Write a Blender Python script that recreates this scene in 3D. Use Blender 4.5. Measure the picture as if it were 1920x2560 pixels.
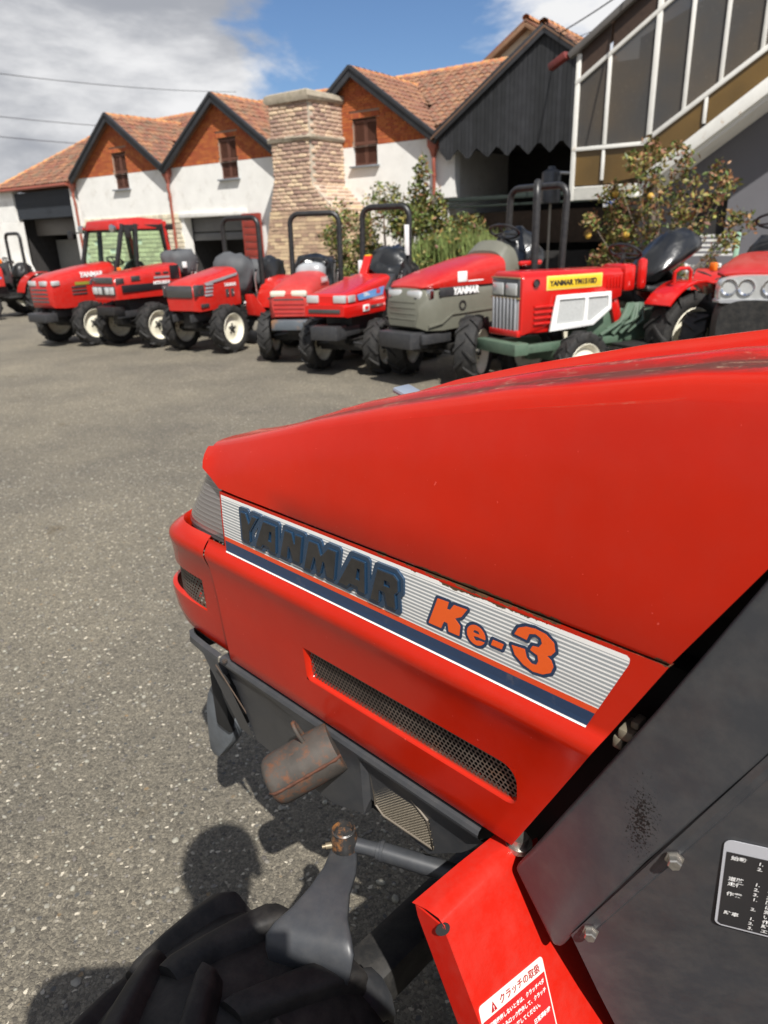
import bpy, bmesh, math, random
import numpy as np
from mathutils import Vector, Matrix, geometry
PI = math.pi; R = math.radians
rnd = random.Random(7)
sc = bpy.context.scene
for o in list(bpy.data.objects): bpy.data.objects.remove(o)
col = sc.collection

# ------------------------------------------------------------------ camera, light, exposure
PITCH, ROLL = R(21.4), R(-1.9)
cam_d = bpy.data.cameras.new('camera'); cam = bpy.data.objects.new('camera', cam_d); col.objects.link(cam)
fw = Vector((0, math.cos(PITCH), -math.sin(PITCH))); u0 = Vector((0, math.sin(PITCH), math.cos(PITCH))); r0 = Vector((1, 0, 0))
rt = r0*math.cos(ROLL) + u0*math.sin(ROLL); up = -r0*math.sin(ROLL) + u0*math.cos(ROLL)
cam.matrix_world = Matrix(((rt.x, up.x, -fw.x, 0), (rt.y, up.y, -fw.y, 0), (rt.z, up.z, -fw.z, 1.5), (0, 0, 0, 1)))
cam_d.sensor_fit = 'VERTICAL'; cam_d.sensor_height = 9.807; cam_d.sensor_width = 7.355; cam_d.lens = 6.8
cam_d.clip_start = 0.02; cam_d.clip_end = 2000
cam_d.dof.use_dof = True; cam_d.dof.focus_distance = 0.98; cam_d.dof.aperture_fstop = 1.9
sc.camera = cam

SUN_EL, SUN_HEAD = 51.2, 164.0           # the sun stands behind the camera, a little to the right
world = bpy.data.worlds.new('World'); sc.world = world; world.use_nodes = True
wn = world.node_tree; wn.nodes.clear()
def wnode(t, **k):
    n = wn.nodes.new(t)
    for a, v in k.items(): setattr(n, a, v)
    return n
W_out = wnode('ShaderNodeOutputWorld'); W_bg = wnode('ShaderNodeBackground')
W_sky = wnode('ShaderNodeTexSky', sky_type='NISHITA', sun_disc=False, sun_elevation=R(SUN_EL), sun_rotation=R(SUN_HEAD), air_density=1.0, dust_density=0.7, ozone_density=3.0, altitude=300)
W_bg.inputs['Strength'].default_value = 0.064
W_tc = wnode('ShaderNodeTexCoord')
def wmath(op, a, b=None, c=None, clamp=False):
    n = wnode('ShaderNodeMath', operation=op, use_clamp=clamp)
    for i, v in enumerate((a, b, c)):
        if v is None: continue
        if isinstance(v, (int, float)): n.inputs[i].default_value = v
        else: wn.links.new(v, n.inputs[i])
    return n.outputs[0]
W_sep = wnode('ShaderNodeSeparateXYZ'); wn.links.new(W_tc.outputs['Generated'], W_sep.inputs[0])
def wnoise(scale, detail, rough, loc=(0, 0, 0), sc3=(1, 1, 1), dist=0.0):
    m = wnode('ShaderNodeMapping'); m.inputs['Location'].default_value = loc; m.inputs['Scale'].default_value = sc3
    wn.links.new(W_tc.outputs['Generated'], m.inputs[0])
    n = wnode('ShaderNodeTexNoise'); n.inputs['Scale'].default_value = scale; n.inputs['Detail'].default_value = detail; n.inputs['Roughness'].default_value = rough
    n.inputs['Distortion'].default_value = dist
    wn.links.new(m.outputs[0], n.inputs['Vector']); return n.outputs['Fac']
cn = wnoise(3.4, 9, 0.58, (3.1, 0.7, 1.9), (1, 1, 1.9), 0.25)
cn2 = wnoise(2.2, 7, 0.6, (7.3, 2.2, 4.4), (1, 1, 2.6), 0.2)
W_left = wmath('MULTIPLY_ADD', W_sep.outputs['X'], -1.15, 0.0)                       # more cloud towards the left
W_low = wmath('MAXIMUM', wmath('MULTIPLY_ADD', W_sep.outputs['Z'], -1.15, 0.25), -0.12)                       # and towards the horizon
W_bias = wmath('ADD', wmath('MAXIMUM', wmath('MINIMUM', W_left, 0.30), -0.02), W_low)
W_right = wmath('MULTIPLY', wmath('MAXIMUM', wmath('SUBTRACT', W_sep.outputs['X'], 0.07), 0.0), 1.3)
W_cov = wmath('ADD', wmath('ADD', cn, W_bias), wmath('MINIMUM', W_right, 0.20))
W_mask = wnode('ShaderNodeMapRange'); W_mask.interpolation_type = 'SMOOTHSTEP'
wn.links.new(W_cov, W_mask.inputs['Value'])
W_mask.inputs['From Min'].default_value = 0.515; W_mask.inputs['From Max'].default_value = 0.665
W_shade = wnode('ShaderNodeMapRange'); W_shade.interpolation_type = 'SMOOTHSTEP'
wn.links.new(wmath('ADD', cn2, wmath('MULTIPLY', W_left, 0.16)), W_shade.inputs['Value'])
W_shade.inputs['From Min'].default_value = 0.42; W_shade.inputs['From Max'].default_value = 0.66
W_cmix = wnode('ShaderNodeMix', data_type='RGBA'); wn.links.new(W_shade.outputs[0], W_cmix.inputs['Factor'])
W_cmix.inputs['A'].default_value = (10.6, 10.6, 10.7, 1); W_cmix.inputs['B'].default_value = (4.6, 4.8, 5.3, 1)
W_mix = wnode('ShaderNodeMix', data_type='RGBA'); wn.links.new(W_mask.outputs[0], W_mix.inputs['Factor'])
W_gam = wnode('ShaderNodeMix', data_type='RGBA', blend_type='MULTIPLY'); W_gam.inputs['Factor'].default_value = 1.0
W_gam.inputs['B'].default_value = (0.92, 1.05, 1.22, 1)
wn.links.new(W_sky.outputs[0], W_gam.inputs['A'])
wn.links.new(W_gam.outputs['Result'], W_mix.inputs['A']); wn.links.new(W_cmix.outputs['Result'], W_mix.inputs['B'])
wn.links.new(W_mix.outputs['Result'], W_bg.inputs['Color']); wn.links.new(W_bg.outputs[0], W_out.inputs[0])

sun_d = bpy.data.lights.new('sun', 'SUN'); sun = bpy.data.objects.new('sun', sun_d); col.objects.link(sun)
sun_d.energy = 5.0; sun_d.angle = R(0.55); sun_d.color = (1.0, 0.96, 0.90)
sdir = Vector((math.sin(R(SUN_HEAD))*math.cos(R(SUN_EL)), math.cos(R(SUN_HEAD))*math.cos(R(SUN_EL)), math.sin(R(SUN_EL))))
sun.rotation_euler = sdir.to_track_quat('Z', 'Y').to_euler(); sun.location = (0, -3, 9)
sc.view_settings.view_transform = 'Standard'; sc.view_settings.look = 'None'; sc.view_settings.gamma = 1.0
sc.view_settings.use_curve_mapping = False; sc.view_settings.exposure = 0.42
sc.render.engine = 'CYCLES'; sc.cycles.use_denoising = True; sc.cycles.max_bounces = 8; sc.cycles.transparent_max_bounces = 16

# ------------------------------------------------------------------ materials
MATS = {}
def mat(name, base, rough=0.5, metal=0.0, var=0.12, vscale=6.0, bump=0.0, bscale=80.0, coat=0.0, dust=0.0, spec=0.5, island=0.0, tint=None, obj_rand=0.0, trans=0.0, alpha=1.0):
    """Principled paint / plaster / metal with noise in colour, fine relief and wear."""
    if name in MATS: return MATS[name]
    m = bpy.data.materials.new(name); m.use_nodes = True; nt = m.node_tree; N = nt.nodes; L = nt.links
    b = N['Principled BSDF']; MATS[name] = m
    b.inputs['Roughness'].default_value = rough; b.inputs['Metallic'].default_value = metal
    b.inputs['Specular IOR Level'].default_value = spec; b.inputs['Coat Weight'].default_value = coat; b.inputs['Coat Roughness'].default_value = 0.12
    b.inputs['Transmission Weight'].default_value = trans; b.inputs['Alpha'].default_value = alpha
    tc = N.new('ShaderNodeTexCoord')
    nz = N.new('ShaderNodeTexNoise'); nz.inputs['Scale'].default_value = vscale; nz.inputs['Detail'].default_value = 6; nz.inputs['Roughness'].default_value = 0.62
    L.new(tc.outputs['Object'], nz.inputs['Vector'])
    mix = N.new('ShaderNodeMix'); mix.data_type = 'RGBA'
    mr = N.new('ShaderNodeMapRange'); mr.inputs['From Min'].default_value = 0.3; mr.inputs['From Max'].default_value = 0.7
    L.new(nz.outputs['Fac'], mr.inputs['Value']); L.new(mr.outputs[0], mix.inputs['Factor'])
    c = np.array(base[:3])
    mix.inputs['A'].default_value = (*np.clip(c*(1-var), 0, 1), 1); mix.inputs['B'].default_value = (*np.clip(c*(1+var), 0, 1), 1)
    out = mix.outputs['Result']
    def hsv_random(out, src, amt):
        h = N.new('ShaderNodeHueSaturation'); v = N.new('ShaderNodeMapRange')
        v.inputs['To Min'].default_value = 1-amt; v.inputs['To Max'].default_value = 1+amt
        L.new(src, v.inputs['Value']); L.new(v.outputs[0], h.inputs['Value']); L.new(out, h.inputs['Color'])
        h2 = N.new('ShaderNodeMath'); h2.operation = 'MULTIPLY_ADD'; h2.inputs[1].default_value = 0.035*amt*3; h2.inputs[2].default_value = 0.5-0.0175*amt*3
        L.new(src, h2.inputs[0]); L.new(h2.outputs[0], h.inputs['Hue'])
        return h.outputs['Color']
    if obj_rand:
        oi = N.new('ShaderNodeObjectInfo'); out = hsv_random(out, oi.outputs['Random'], obj_rand)
    if island:
        g = N.new('ShaderNodeNewGeometry'); out = hsv_random(out, g.outputs['Random Per Island'], island)
    if tint:                                                        # a second colour in large patches (moss, rust, lichen, peeled paint)
        tcolor, tscale, tmin, tmax = tint
        n2 = N.new('ShaderNodeTexNoise'); n2.inputs['Scale'].default_value = tscale; n2.inputs['Detail'].default_value = 8; n2.inputs['Roughness'].default_value = 0.7
        L.new(tc.outputs['Object'], n2.inputs['Vector'])
        r2 = N.new('ShaderNodeMapRange'); r2.inputs['From Min'].default_value = tmin; r2.inputs['From Max'].default_value = tmax
        L.new(n2.outputs['Fac'], r2.inputs['Value'])
        m2 = N.new('ShaderNodeMix'); m2.data_type = 'RGBA'; m2.inputs['B'].default_value = (*tcolor, 1)
        L.new(r2.outputs[0], m2.inputs['Factor']); L.new(out, m2.inputs['A']); out = m2.outputs['Result']
    if dust:
        n3 = N.new('ShaderNodeTexNoise'); n3.inputs['Scale'].default_value = 23; n3.inputs['Detail'].default_value = 9; n3.inputs['Roughness'].default_value = 0.75
        L.new(tc.outputs['Object'], n3.inputs['Vector'])
        r3 = N.new('ShaderNodeMapRange'); r3.inputs['From Min'].default_value = 0.42; r3.inputs['From Max'].default_value = 0.8; r3.inputs['To Max'].default_value = dust
        L.new(n3.outputs['Fac'], r3.inputs['Value'])
        m3 = N.new('ShaderNodeMix'); m3.data_type = 'RGBA'; m3.inputs['B'].default_value = (0.33, 0.29, 0.24, 1)
        L.new(r3.outputs[0], m3.inputs['Factor']); L.new(out, m3.inputs['A']); out = m3.outputs['Result']
        ra = N.new('ShaderNodeMath'); ra.operation = 'MULTIPLY_ADD'; ra.inputs[1].default_value = 0.6; ra.inputs[2].default_value = rough; ra.use_clamp = True
        L.new(r3.outputs[0], ra.inputs[0]); L.new(ra.outputs[0], b.inputs['Roughness'])
    L.new(out, b.inputs['Base Color'])
    if bump:
        n4 = N.new('ShaderNodeTexNoise'); n4.inputs['Scale'].default_value = bscale; n4.inputs['Detail'].default_value = 5
        L.new(tc.outputs['Object'], n4.inputs['Vector'])
        bp = N.new('ShaderNodeBump'); bp.inputs['Strength'].default_value = min(1, bump*25); bp.inputs['Distance'].default_value = bump
        L.new(n4.outputs['Fac'], bp.inputs['Height']); L.new(bp.outputs[0], b.inputs['Normal'])
    return m

RED = (0.46, 0.013, 0.008)
m_red = mat('red_paint', RED, 0.3, var=0.06, coat=0.3, dust=0.10)
m_redfade = mat('faded_red_paint', (0.46, 0.030, 0.024), 0.42, var=0.12, dust=0.18)
m_redbright = mat('bright_red_paint', (0.52, 0.009, 0.006), 0.25, var=0.05, coat=0.5)
m_black = mat('black_paint', (0.012, 0.012, 0.013), 0.38, var=0.2, dust=0.10)
m_dgrey = mat('dark_grey_paint', (0.030, 0.031, 0.034), 0.42, var=0.12, vscale=9, bump=0.0004, bscale=300, dust=0.10)
m_olive = mat('grey_green_plastic', (0.135, 0.135, 0.105), 0.42, var=0.06, dust=0.1)
m_green = mat('green_grey_paint', (0.075, 0.125, 0.085), 0.45, var=0.15, dust=0.15, tint=((0.05, 0.04, 0.03), 14, 0.6, 0.75))
m_tyre = mat('tyre_rubber', (0.011, 0.011, 0.011), 0.7, var=0.25, vscale=18, dust=0.10, bump=0.001, bscale=140)
m_cream = mat('cream_rim_paint', (0.78, 0.74, 0.60), 0.4, var=0.06, vscale=12, tint=((0.3, 0.2, 0.12), 26, 0.66, 0.8))
m_silver = mat('silver_plastic', (0.42, 0.43, 0.45), 0.3, metal=0.3, var=0.08)
m_chrome = mat('bright_metal', (0.7, 0.7, 0.7), 0.18, metal=1.0, var=0.05)
m_steel = mat('zinc_steel', (0.5, 0.48, 0.44), 0.35, metal=0.9, var=0.2, vscale=120)
m_lens = mat('headlight_lens', (0.55, 0.56, 0.55), 0.12, metal=0.25, var=0.15, coat=1.0)
m_lensdark = mat('smoked_lens', (0.05, 0.05, 0.05), 0.1, var=0.2, coat=1.0)
m_orange = mat('orange_lens', (0.8, 0.18, 0.01), 0.25, var=0.05, coat=0.6)
m_whitep = mat('white_print', (0.80, 0.80, 0.78), 0.4, var=0.03)
m_blackp = mat('black_print', (0.012, 0.012, 0.014), 0.4, var=0.1)
m_bluep = mat('blue_print', (0.10, 0.32, 0.66), 0.35, var=0.04)
m_yellowp = mat('yellow_print', (0.75, 0.50, 0.03), 0.35, var=0.04)
m_engine = mat('engine_black', (0.010, 0.010, 0.010), 0.6, var=0.4, dust=0.12)
m_cover = mat('grey_cover_cloth', (0.075, 0.078, 0.082), 0.7, var=0.15, bump=0.006, bscale=9)
m_bag = mat('black_plastic_bag', (0.012, 0.013, 0.014), 0.28, var=0.2, bump=0.02, bscale=7, coat=0.2)
m_cabglass = None
def glass(name, color, alpha_rough=0.05, trans=0.85):
    m = bpy.data.materials.new(name); m.use_nodes = True; nt = m.node_tree; N = nt.nodes; L = nt.links
    N.clear(); out = N.new('ShaderNodeOutputMaterial'); t = N.new('ShaderNodeBsdfTransparent'); g = N.new('ShaderNodeBsdfGlossy'); mx = N.new('ShaderNodeMixShader')
    t.inputs[0].default_value = (*color, 1); g.inputs['Roughness'].default_value = alpha_rough
    fr = N.new('ShaderNodeLayerWeight'); fr.inputs['Blend'].default_value = 0.25
    pw = N.new('ShaderNodeMath'); pw.operation = 'POWER'; pw.inputs[1].default_value = 2.5; L.new(fr.outputs['Facing'], pw.inputs[0])
    ad = N.new('ShaderNodeMath'); ad.operation = 'MULTIPLY_ADD'; ad.inputs[1].default_value = 0.35; ad.inputs[2].default_value = 0.02; ad.use_clamp = True
    L.new(pw.outputs[0], ad.inputs[0]); L.new(ad.outputs[0], mx.inputs[0]); L.new(t.outputs[0], mx.inputs[1]); L.new(g.outputs[0], mx.inputs[2]); L.new(mx.outputs[0], out.inputs[0])
    return m
m_cabglass = glass('green_cab_glass', (0.90, 0.98, 0.91), 0.03, 0.93)

def asphalt():
    m = bpy.data.materials.new('worn_asphalt'); m.use_nodes = True; nt = m.node_tree; N = nt.nodes; L = nt.links
    b = N['Principled BSDF']; b.inputs['Roughness'].default_value = 0.82; b.inputs['Specular IOR Level'].default_value = 0.35
    tc = N.new('ShaderNodeTexCoord')
    def ramp(src, stops, interp='LINEAR'):
        r = N.new('ShaderNodeValToRGB'); r.color_ramp.interpolation = interp
        el = r.color_ramp.elements
        while len(el) < len(stops): el.new(0.5)
        for e, (p, c) in zip(el, stops): e.position = p; e.color = (*c, 1)
        L.new(src, r.inputs[0]); return r.outputs[0]
    def noise(scale, det=6, ro=0.6):
        n = N.new('ShaderNodeTexNoise'); n.inputs['Scale'].default_value = scale; n.inputs['Detail'].default_value = det; n.inputs['Roughness'].default_value = ro
        L.new(tc.outputs['Object'], n.inputs['Vector']); return n
    warp = noise(60, 3); va = N.new('ShaderNodeVectorMath'); va.operation = 'MULTIPLY_ADD'
    va.inputs[1].default_value = (0.012, 0.012, 0.012); L.new(warp.outputs['Color'], va.inputs[0]); L.new(tc.outputs['Object'], va.inputs[2])
    def voro(scale, feat='F1'):
        v = N.new('ShaderNodeTexVoronoi'); v.inputs['Scale'].default_value = scale; v.feature = feat; L.new(va.outputs[0], v.inputs['Vector']); return v
    v1 = voro(105); v1e = voro(105, 'DISTANCE_TO_EDGE'); v2 = voro(260); v3 = voro(46)
    def sep(v):
        s = N.new('ShaderNodeSeparateColor'); L.new(v.outputs['Color'], s.inputs[0]); return s
    s1, s2, s3 = sep(v1), sep(v2), sep(v3)
    stone = ramp(s1.outputs[0], [(0.0, (0.11, 0.105, 0.10)), (0.35, (0.19, 0.18, 0.16)), (0.65, (0.26, 0.245, 0.215)), (0.93, (0.34, 0.32, 0.28)), (1.0, (0.90, 0.86, 0.78))])
    fine = ramp(s2.outputs[1], [(0.0, (0.13, 0.125, 0.115)), (0.6, (0.215, 0.203, 0.178)), (1.0, (0.34, 0.32, 0.28))])
    def mix(f, a, bb, mode='MIX'):
        x = N.new('ShaderNodeMix'); x.data_type = 'RGBA'; x.blend_type = mode
        for nm, vv in (('Factor', f), ('A', a), ('B', bb)):
            if isinstance(vv, (int, float)): x.inputs[nm].default_value = vv
            elif isinstance(vv, tuple): x.inputs[nm].default_value = vv
            else: L.new(vv, x.inputs[nm])
        return x.outputs['Result']
    edge = N.new('ShaderNodeMapRange'); edge.inputs['From Min'].default_value = 0.02; edge.inputs['From Max'].default_value = 0.16; L.new(v1e.outputs['Distance'], edge.inputs['Value'])
    pick = N.new('ShaderNodeMapRange'); pick.inputs['From Min'].default_value = 0.40; pick.inputs['From Max'].default_value = 0.5; L.new(s1.outputs[1], pick.inputs['Value'])
    pm = N.new('ShaderNodeMath'); pm.operation = 'MULTIPLY'; L.new(edge.outputs[0], pm.inputs[0]); L.new(pick.outputs[0], pm.inputs[1])
    c = mix(pm.outputs[0], fine, stone)
    # the odd larger bluish / white / tan stone
    d3 = N.new('ShaderNodeMapRange'); d3.inputs['From Min'].default_value = 0.30; d3.inputs['From Max'].default_value = 0.24; L.new(v3.outputs['Distance'], d3.inputs['Value'])
    p3 = N.new('ShaderNodeMath'); p3.operation = 'GREATER_THAN'; p3.inputs[1].default_value = 0.80; L.new(s3.outputs[0], p3.inputs[0])
    q3 = N.new('ShaderNodeMath'); q3.operation = 'MULTIPLY'; L.new(d3.outputs[0], q3.inputs[0]); L.new(p3.outputs[0], q3.inputs[1])
    c3 = ramp(s3.outputs[1], [(0, (0.10, 0.11, 0.125)), (0.45, (0.17, 0.17, 0.175)), (0.6, (0.33, 0.25, 0.16)), (0.8, (0.42, 0.40, 0.36)), (1, (0.66, 0.64, 0.60))])
    c = mix(q3.outputs[0], c, c3)
    big = noise(0.9, 7, 0.65); bigr = ramp(big.outputs['Fac'], [(0.3, (0.74, 0.74, 0.75)), (0.7, (1.20, 1.18, 1.13))])
    c = mix(1.0, c, bigr, 'MULTIPLY')
    st = noise(0.35, 5, 0.55); str_ = ramp(st.outputs['Fac'], [(0.36, (0.86, 0.86, 0.87)), (0.55, (1.04, 1.03, 1.0))])
    c = mix(1.0, c, str_, 'MULTIPLY')
    spot = noise(2.3, 4, 0.6); sp = ramp(spot.outputs['Fac'], [(0.66, (1, 1, 1)), (0.76, (0.62, 0.55, 0.46))])
    c = mix(1.0, c, sp, 'MULTIPLY')
    c = mix(1.0, c, (0.80, 0.765, 0.685, 1), 'MULTIPLY')
    L.new(c, b.inputs['Base Color'])
    h = N.new('ShaderNodeMath'); h.operation = 'MULTIPLY_ADD'; h.inputs[1].default_value = 0.7; L.new(pm.outputs[0], h.inputs[0])
    fn = noise(420, 3); L.new(fn.outputs['Fac'], h.inputs[2])
    bp = N.new('ShaderNodeBump'); bp.inputs['Strength'].default_value = 0.75; bp.inputs['Distance'].default_value = 0.0045
    L.new(h.outputs[0], bp.inputs['Height']); L.new(bp.outputs[0], b.inputs['Normal'])
    return m

# ------------------------------------------------------------------ mesh helpers
class MB:
    def __init__(s): s.v = []; s.f = []
    def add(s, verts, faces):
        n = len(s.v); s.v += [tuple(v) for v in verts]; s.f += [tuple(i+n for i in f) for f in faces]; return s
    def box(s, c, d, rot=None, taper=None):
        x, y, z = (k/2 for k in d); V = [(-x, -y, -z), (x, -y, -z), (x, y, -z), (-x, y, -z), (-x, -y, z), (x, -y, z), (x, y, z), (-x, y, z)]
        if taper: V = [(a*taper[0], b*taper[1], q) if q > 0 else (a, b, q) for a, b, q in V]
        M = Matrix.Identity(3)
        if rot is not None: M = rot if isinstance(rot, Matrix) else Matrix.Rotation(rot, 3, 'Z')
        V = [M @ Vector(p) + Vector(c) for p in V]
        return s.add(V, [(0, 3, 2, 1), (4, 5, 6, 7), (0, 1, 5, 4), (1, 2, 6, 5), (2, 3, 7, 6), (3, 0, 4, 7)])
    def bar(s, a, b, w, h, upv=(0, 0, 1)):
        a, b = Vector(a), Vector(b); d = (b-a); ln = d.length; d.normalize(); u = Vector(upv)
        side = d.cross(u)
        if side.length < 1e-5: side = d.cross(Vector((1, 0, 0)))
        side.normalize(); u = side.cross(d)
        M = Matrix((d, side, u)).transposed()
        return s.box((a+b)/2, (ln, w, h), M)
    def loft(s, rings, close=True, caps=(True, True)):
        n = len(rings[0]); V = [p for r in rings for p in r]; Fs = []
        for i in range(len(rings)-1):
            for j in range(n if close else n-1):
                k = (j+1) % n; Fs.append((i*n+j, i*n+k, (i+1)*n+k, (i+1)*n+j))
        if close and caps[0]: Fs.append(tuple(range(n-1, -1, -1)))
        if close and caps[1]: Fs.append(tuple(range((len(rings)-1)*n, len(rings)*n)))
        return s.add(V, Fs)
    def tube(s, path, r, n=8, closed=False):
        P = [Vector(p) for p in path]; rs = r if isinstance(r, (list, tuple)) else [r]*len(P); rings = []
        prev = None
        for i, p in enumerate(P):
            if closed: t = P[(i+1) % len(P)]-P[i-1]
            else: t = P[min(i+1, len(P)-1)]-P[max(i-1, 0)]
            t.normalize()
            a = prev if prev is not None else (Vector((0, 0, 1)) if abs(t.z) < 0.9 else Vector((1, 0, 0)))
            a = (a-t*a.dot(t))
            if a.length < 1e-5: a = t.orthogonal()
            a.normalize(); bq = t.cross(a); prev = a
            rings.append([p + (a*math.cos(q)+bq*math.sin(q))*rs[i] for q in [2*PI*k/n for k in range(n)]])
        if closed: rings.append(rings[0]); return s.loft(rings, True, (False, False))
        return s.loft(rings)
    def lathe(s, prof, n=24, axis='Y', c=(0, 0, 0), caps=(False, False)):
        rings = []
        for k in range(n+1):
            pass
        for h, r in prof:
            ring = []
            for k in range(n):
                q = 2*PI*k/n
                p = {'Y': (r*math.cos(q), h, r*math.sin(q)), 'Z': (r*math.cos(q), r*math.sin(q), h), 'X': (h, r*math.cos(q), r*math.sin(q))}[axis]
                ring.append((p[0]+c[0], p[1]+c[1], p[2]+c[2]))
            rings.append(ring)
        return s.loft(rings, True, caps)
    def prism(s, poly, ex, holes=()):
        """poly: 3-D planar points, extruded along ex; holes are lists of 3-D points."""
        ex = Vector(ex); loops = [[Vector(p) for p in poly]] + [[Vector(p) for p in h] for h in holes]
        flat = [p for l in loops for p in l]
        tris = geometry.tessellate_polygon(loops)
        n = len(flat); V = flat + [p+ex for p in flat]; Fs = [tuple(t) for t in tris] + [tuple(i+n for i in reversed(t)) for t in tris]
        k = 0
        for l in loops:
            m = len(l)
            for j in range(m): a, b2 = k+j, k+(j+1) % m; Fs.append((a, b2, b2+n, a+n))
            k += m
        return s.add(V, Fs)
    def quad(s, a, b, c, d): return s.add([a, b, c, d], [(0, 1, 2, 3)])
    def mesh(s, name, m, smooth=35, bev=0, seg=2, off=(0, 0, 0), weld=True, recalc=True):
        me = bpy.data.meshes.new(name)
        if any(off): s.v = [(p[0]-off[0], p[1]-off[1], p[2]-off[2]) for p in s.v]
        me.from_pydata(s.v, [], s.f)
        if weld or bev or recalc:
            bm = bmesh.new(); bm.from_mesh(me)
            if weld: bmesh.ops.remove_doubles(bm, verts=bm.verts, dist=1e-5)
            if recalc: bmesh.ops.recalc_face_normals(bm, faces=bm.faces)
            if bev:
                bm.normal_update()
                es = [e for e in bm.edges if len(e.link_faces) == 2 and e.calc_face_angle(0) > R(28)]
                bmesh.ops.bevel(bm, geom=es, offset=bev, segments=seg, affect='EDGES', profile=0.5, clamp_overlap=True)
            bm.to_mesh(me); bm.free()
        if smooth:
            me.shade_smooth(); me.set_sharp_from_angle(angle=R(smooth))
        if m: me.materials.append(m)
        return me
def link(name, me, parent=None, loc=(0, 0, 0), rot=(0, 0, 0)):
    o = bpy.data.objects.new(name, me); col.objects.link(o); o.location = loc; o.rotation_euler = rot
    if parent: o.parent = parent
    return o
def obj(name, mb, m, parent=None, loc=(0, 0, 0), rot=(0, 0, 0), **k): return link(name, mb.mesh(name, m, **k), parent, loc, rot)
def thing(name, label, cat, loc=(0, 0, 0), rz=0, group=None):
    o = bpy.data.objects.new(name, None); col.objects.link(o); o.location = loc; o.rotation_euler = (0, 0, rz); o.empty_display_size = 0.1
    return tag(o, label, cat, group)
def tag(o, label, cat, group=None):
    o['label'] = label; o['category'] = cat
    if group: o['group'] = group
    return o
def text_mesh(s, size, bold=0.0, extrude=0.0, shear=0.0, width=1.0, align='LEFT'):
    cu = bpy.data.curves.new('lettering', 'FONT'); cu.body = s; cu.size = size; cu.offset = bold; cu.extrude = extrude; cu.shear = shear
    cu.align_x = align; cu.resolution_u = 3; cu.space_character = width
    t = bpy.data.objects.new('lettering', cu); col.objects.link(t)
    dg = bpy.context.evaluated_depsgraph_get(); me = bpy.data.meshes.new_from_object(t.evaluated_get(dg))
    bpy.data.objects.remove(t); return me
def text_on(name, s, size, o, u, v, m, parent, **k):
    """Lettering whose baseline starts at o, runs along u, with v up."""
    me = text_mesh(s, size, **k); u = Vector(u).normalized(); v = Vector(v); v = (v-u*v.dot(u)).normalized(); n = u.cross(v)
    for w in me.vertices: w.co = Vector(o) + u*w.co.x + v*w.co.y + n*w.co.z
    me.materials.clear(); me.materials.append(m); return link(name, me, parent)
def sdf_plate(polys, off, l0, l1, conv, cell=0.0015, holes=()):
    """Solid plate: the union of polygons grown by off (round corners), between heights l0 and l1; conv(x, z, l) -> 3-D."""
    P = np.concatenate([np.array(p) for p in polys]); lo = P.min(0)-off-3*cell; hi = P.max(0)+off+3*cell
    nx, nz = int((hi[0]-lo[0])/cell)+2, int((hi[1]-lo[1])/cell)+2
    X, Z = np.meshgrid(lo[0]+np.arange(nx)*cell, lo[1]+np.arange(nz)*cell, indexing='ij')
    def sd(poly):
        p = np.array(poly); D = np.full(X.shape, 1e9); ins = np.zeros(X.shape, bool)
        for i in range(len(p)):
            a, b = p[i-1], p[i]; e = b-a; wx, wz = X-a[0], Z-a[1]
            t = np.clip((wx*e[0]+wz*e[1])/max(e@e, 1e-12), 0, 1); D = np.minimum(D, np.hypot(wx-t*e[0], wz-t*e[1]))
            c = ((a[1] > Z) != (b[1] > Z)) & (X < (b[0]-a[0])*(Z-a[1])/((b[1]-a[1]) if abs(b[1]-a[1]) > 1e-12 else 1e-12)+a[0]); ins ^= c
        return np.where(ins, -D, D)
    S = np.full(X.shape, 1e9)
    for p in polys: S = np.minimum(S, sd(p))
    S = S-off
    for h in holes: S = np.maximum(S, -(sd(h)+0.0))
    mb = MB(); top = {}
    def vert(key, x, z):
        if key not in top:
            top[key] = len(mb.v)//2; mb.v.append(conv(x, z, l1)); mb.v.append(conv(x, z, l0))
        return top[key]
    xs, zs = X[:, 0], Z[0]
    for i in range(nx-1):
        for j in range(nz-1):
            s4 = (S[i, j], S[i+1, j], S[i+1, j+1], S[i, j+1])
            if min(s4) > 0: continue
            c4 = ((i, j), (i+1, j), (i+1, j+1), (i, j+1)); lp = []; cuts = []
            for k in range(4):
                a, b = c4[k], c4[(k+1) % 4]; sa, sb = s4[k], s4[(k+1) % 4]
                if sa <= 0: lp.append(vert(a, xs[a[0]], zs[a[1]]))
                if (sa <= 0) != (sb <= 0):
                    t = sa/(sa-sb); kx = (min(a, b), max(a, b))
                    q = vert(kx, xs[a[0]]+(xs[b[0]]-xs[a[0]])*t, zs[a[1]]+(zs[b[1]]-zs[a[1]])*t); lp.append(q); cuts.append((len(lp)-1, sa <= 0))
            if len(lp) >= 3:
                mb.f.append(tuple(2*q for q in lp)); mb.f.append(tuple(2*q+1 for q in reversed(lp)))
                if len(cuts) >= 2:
                    for ci, (pos, leaving) in enumerate(cuts):
                        if leaving:
                            a = lp[pos]; b = lp[(pos+1) % len(lp)]; mb.f.append((2*b, 2*a, 2*a+1, 2*b+1))
    return mb
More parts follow.
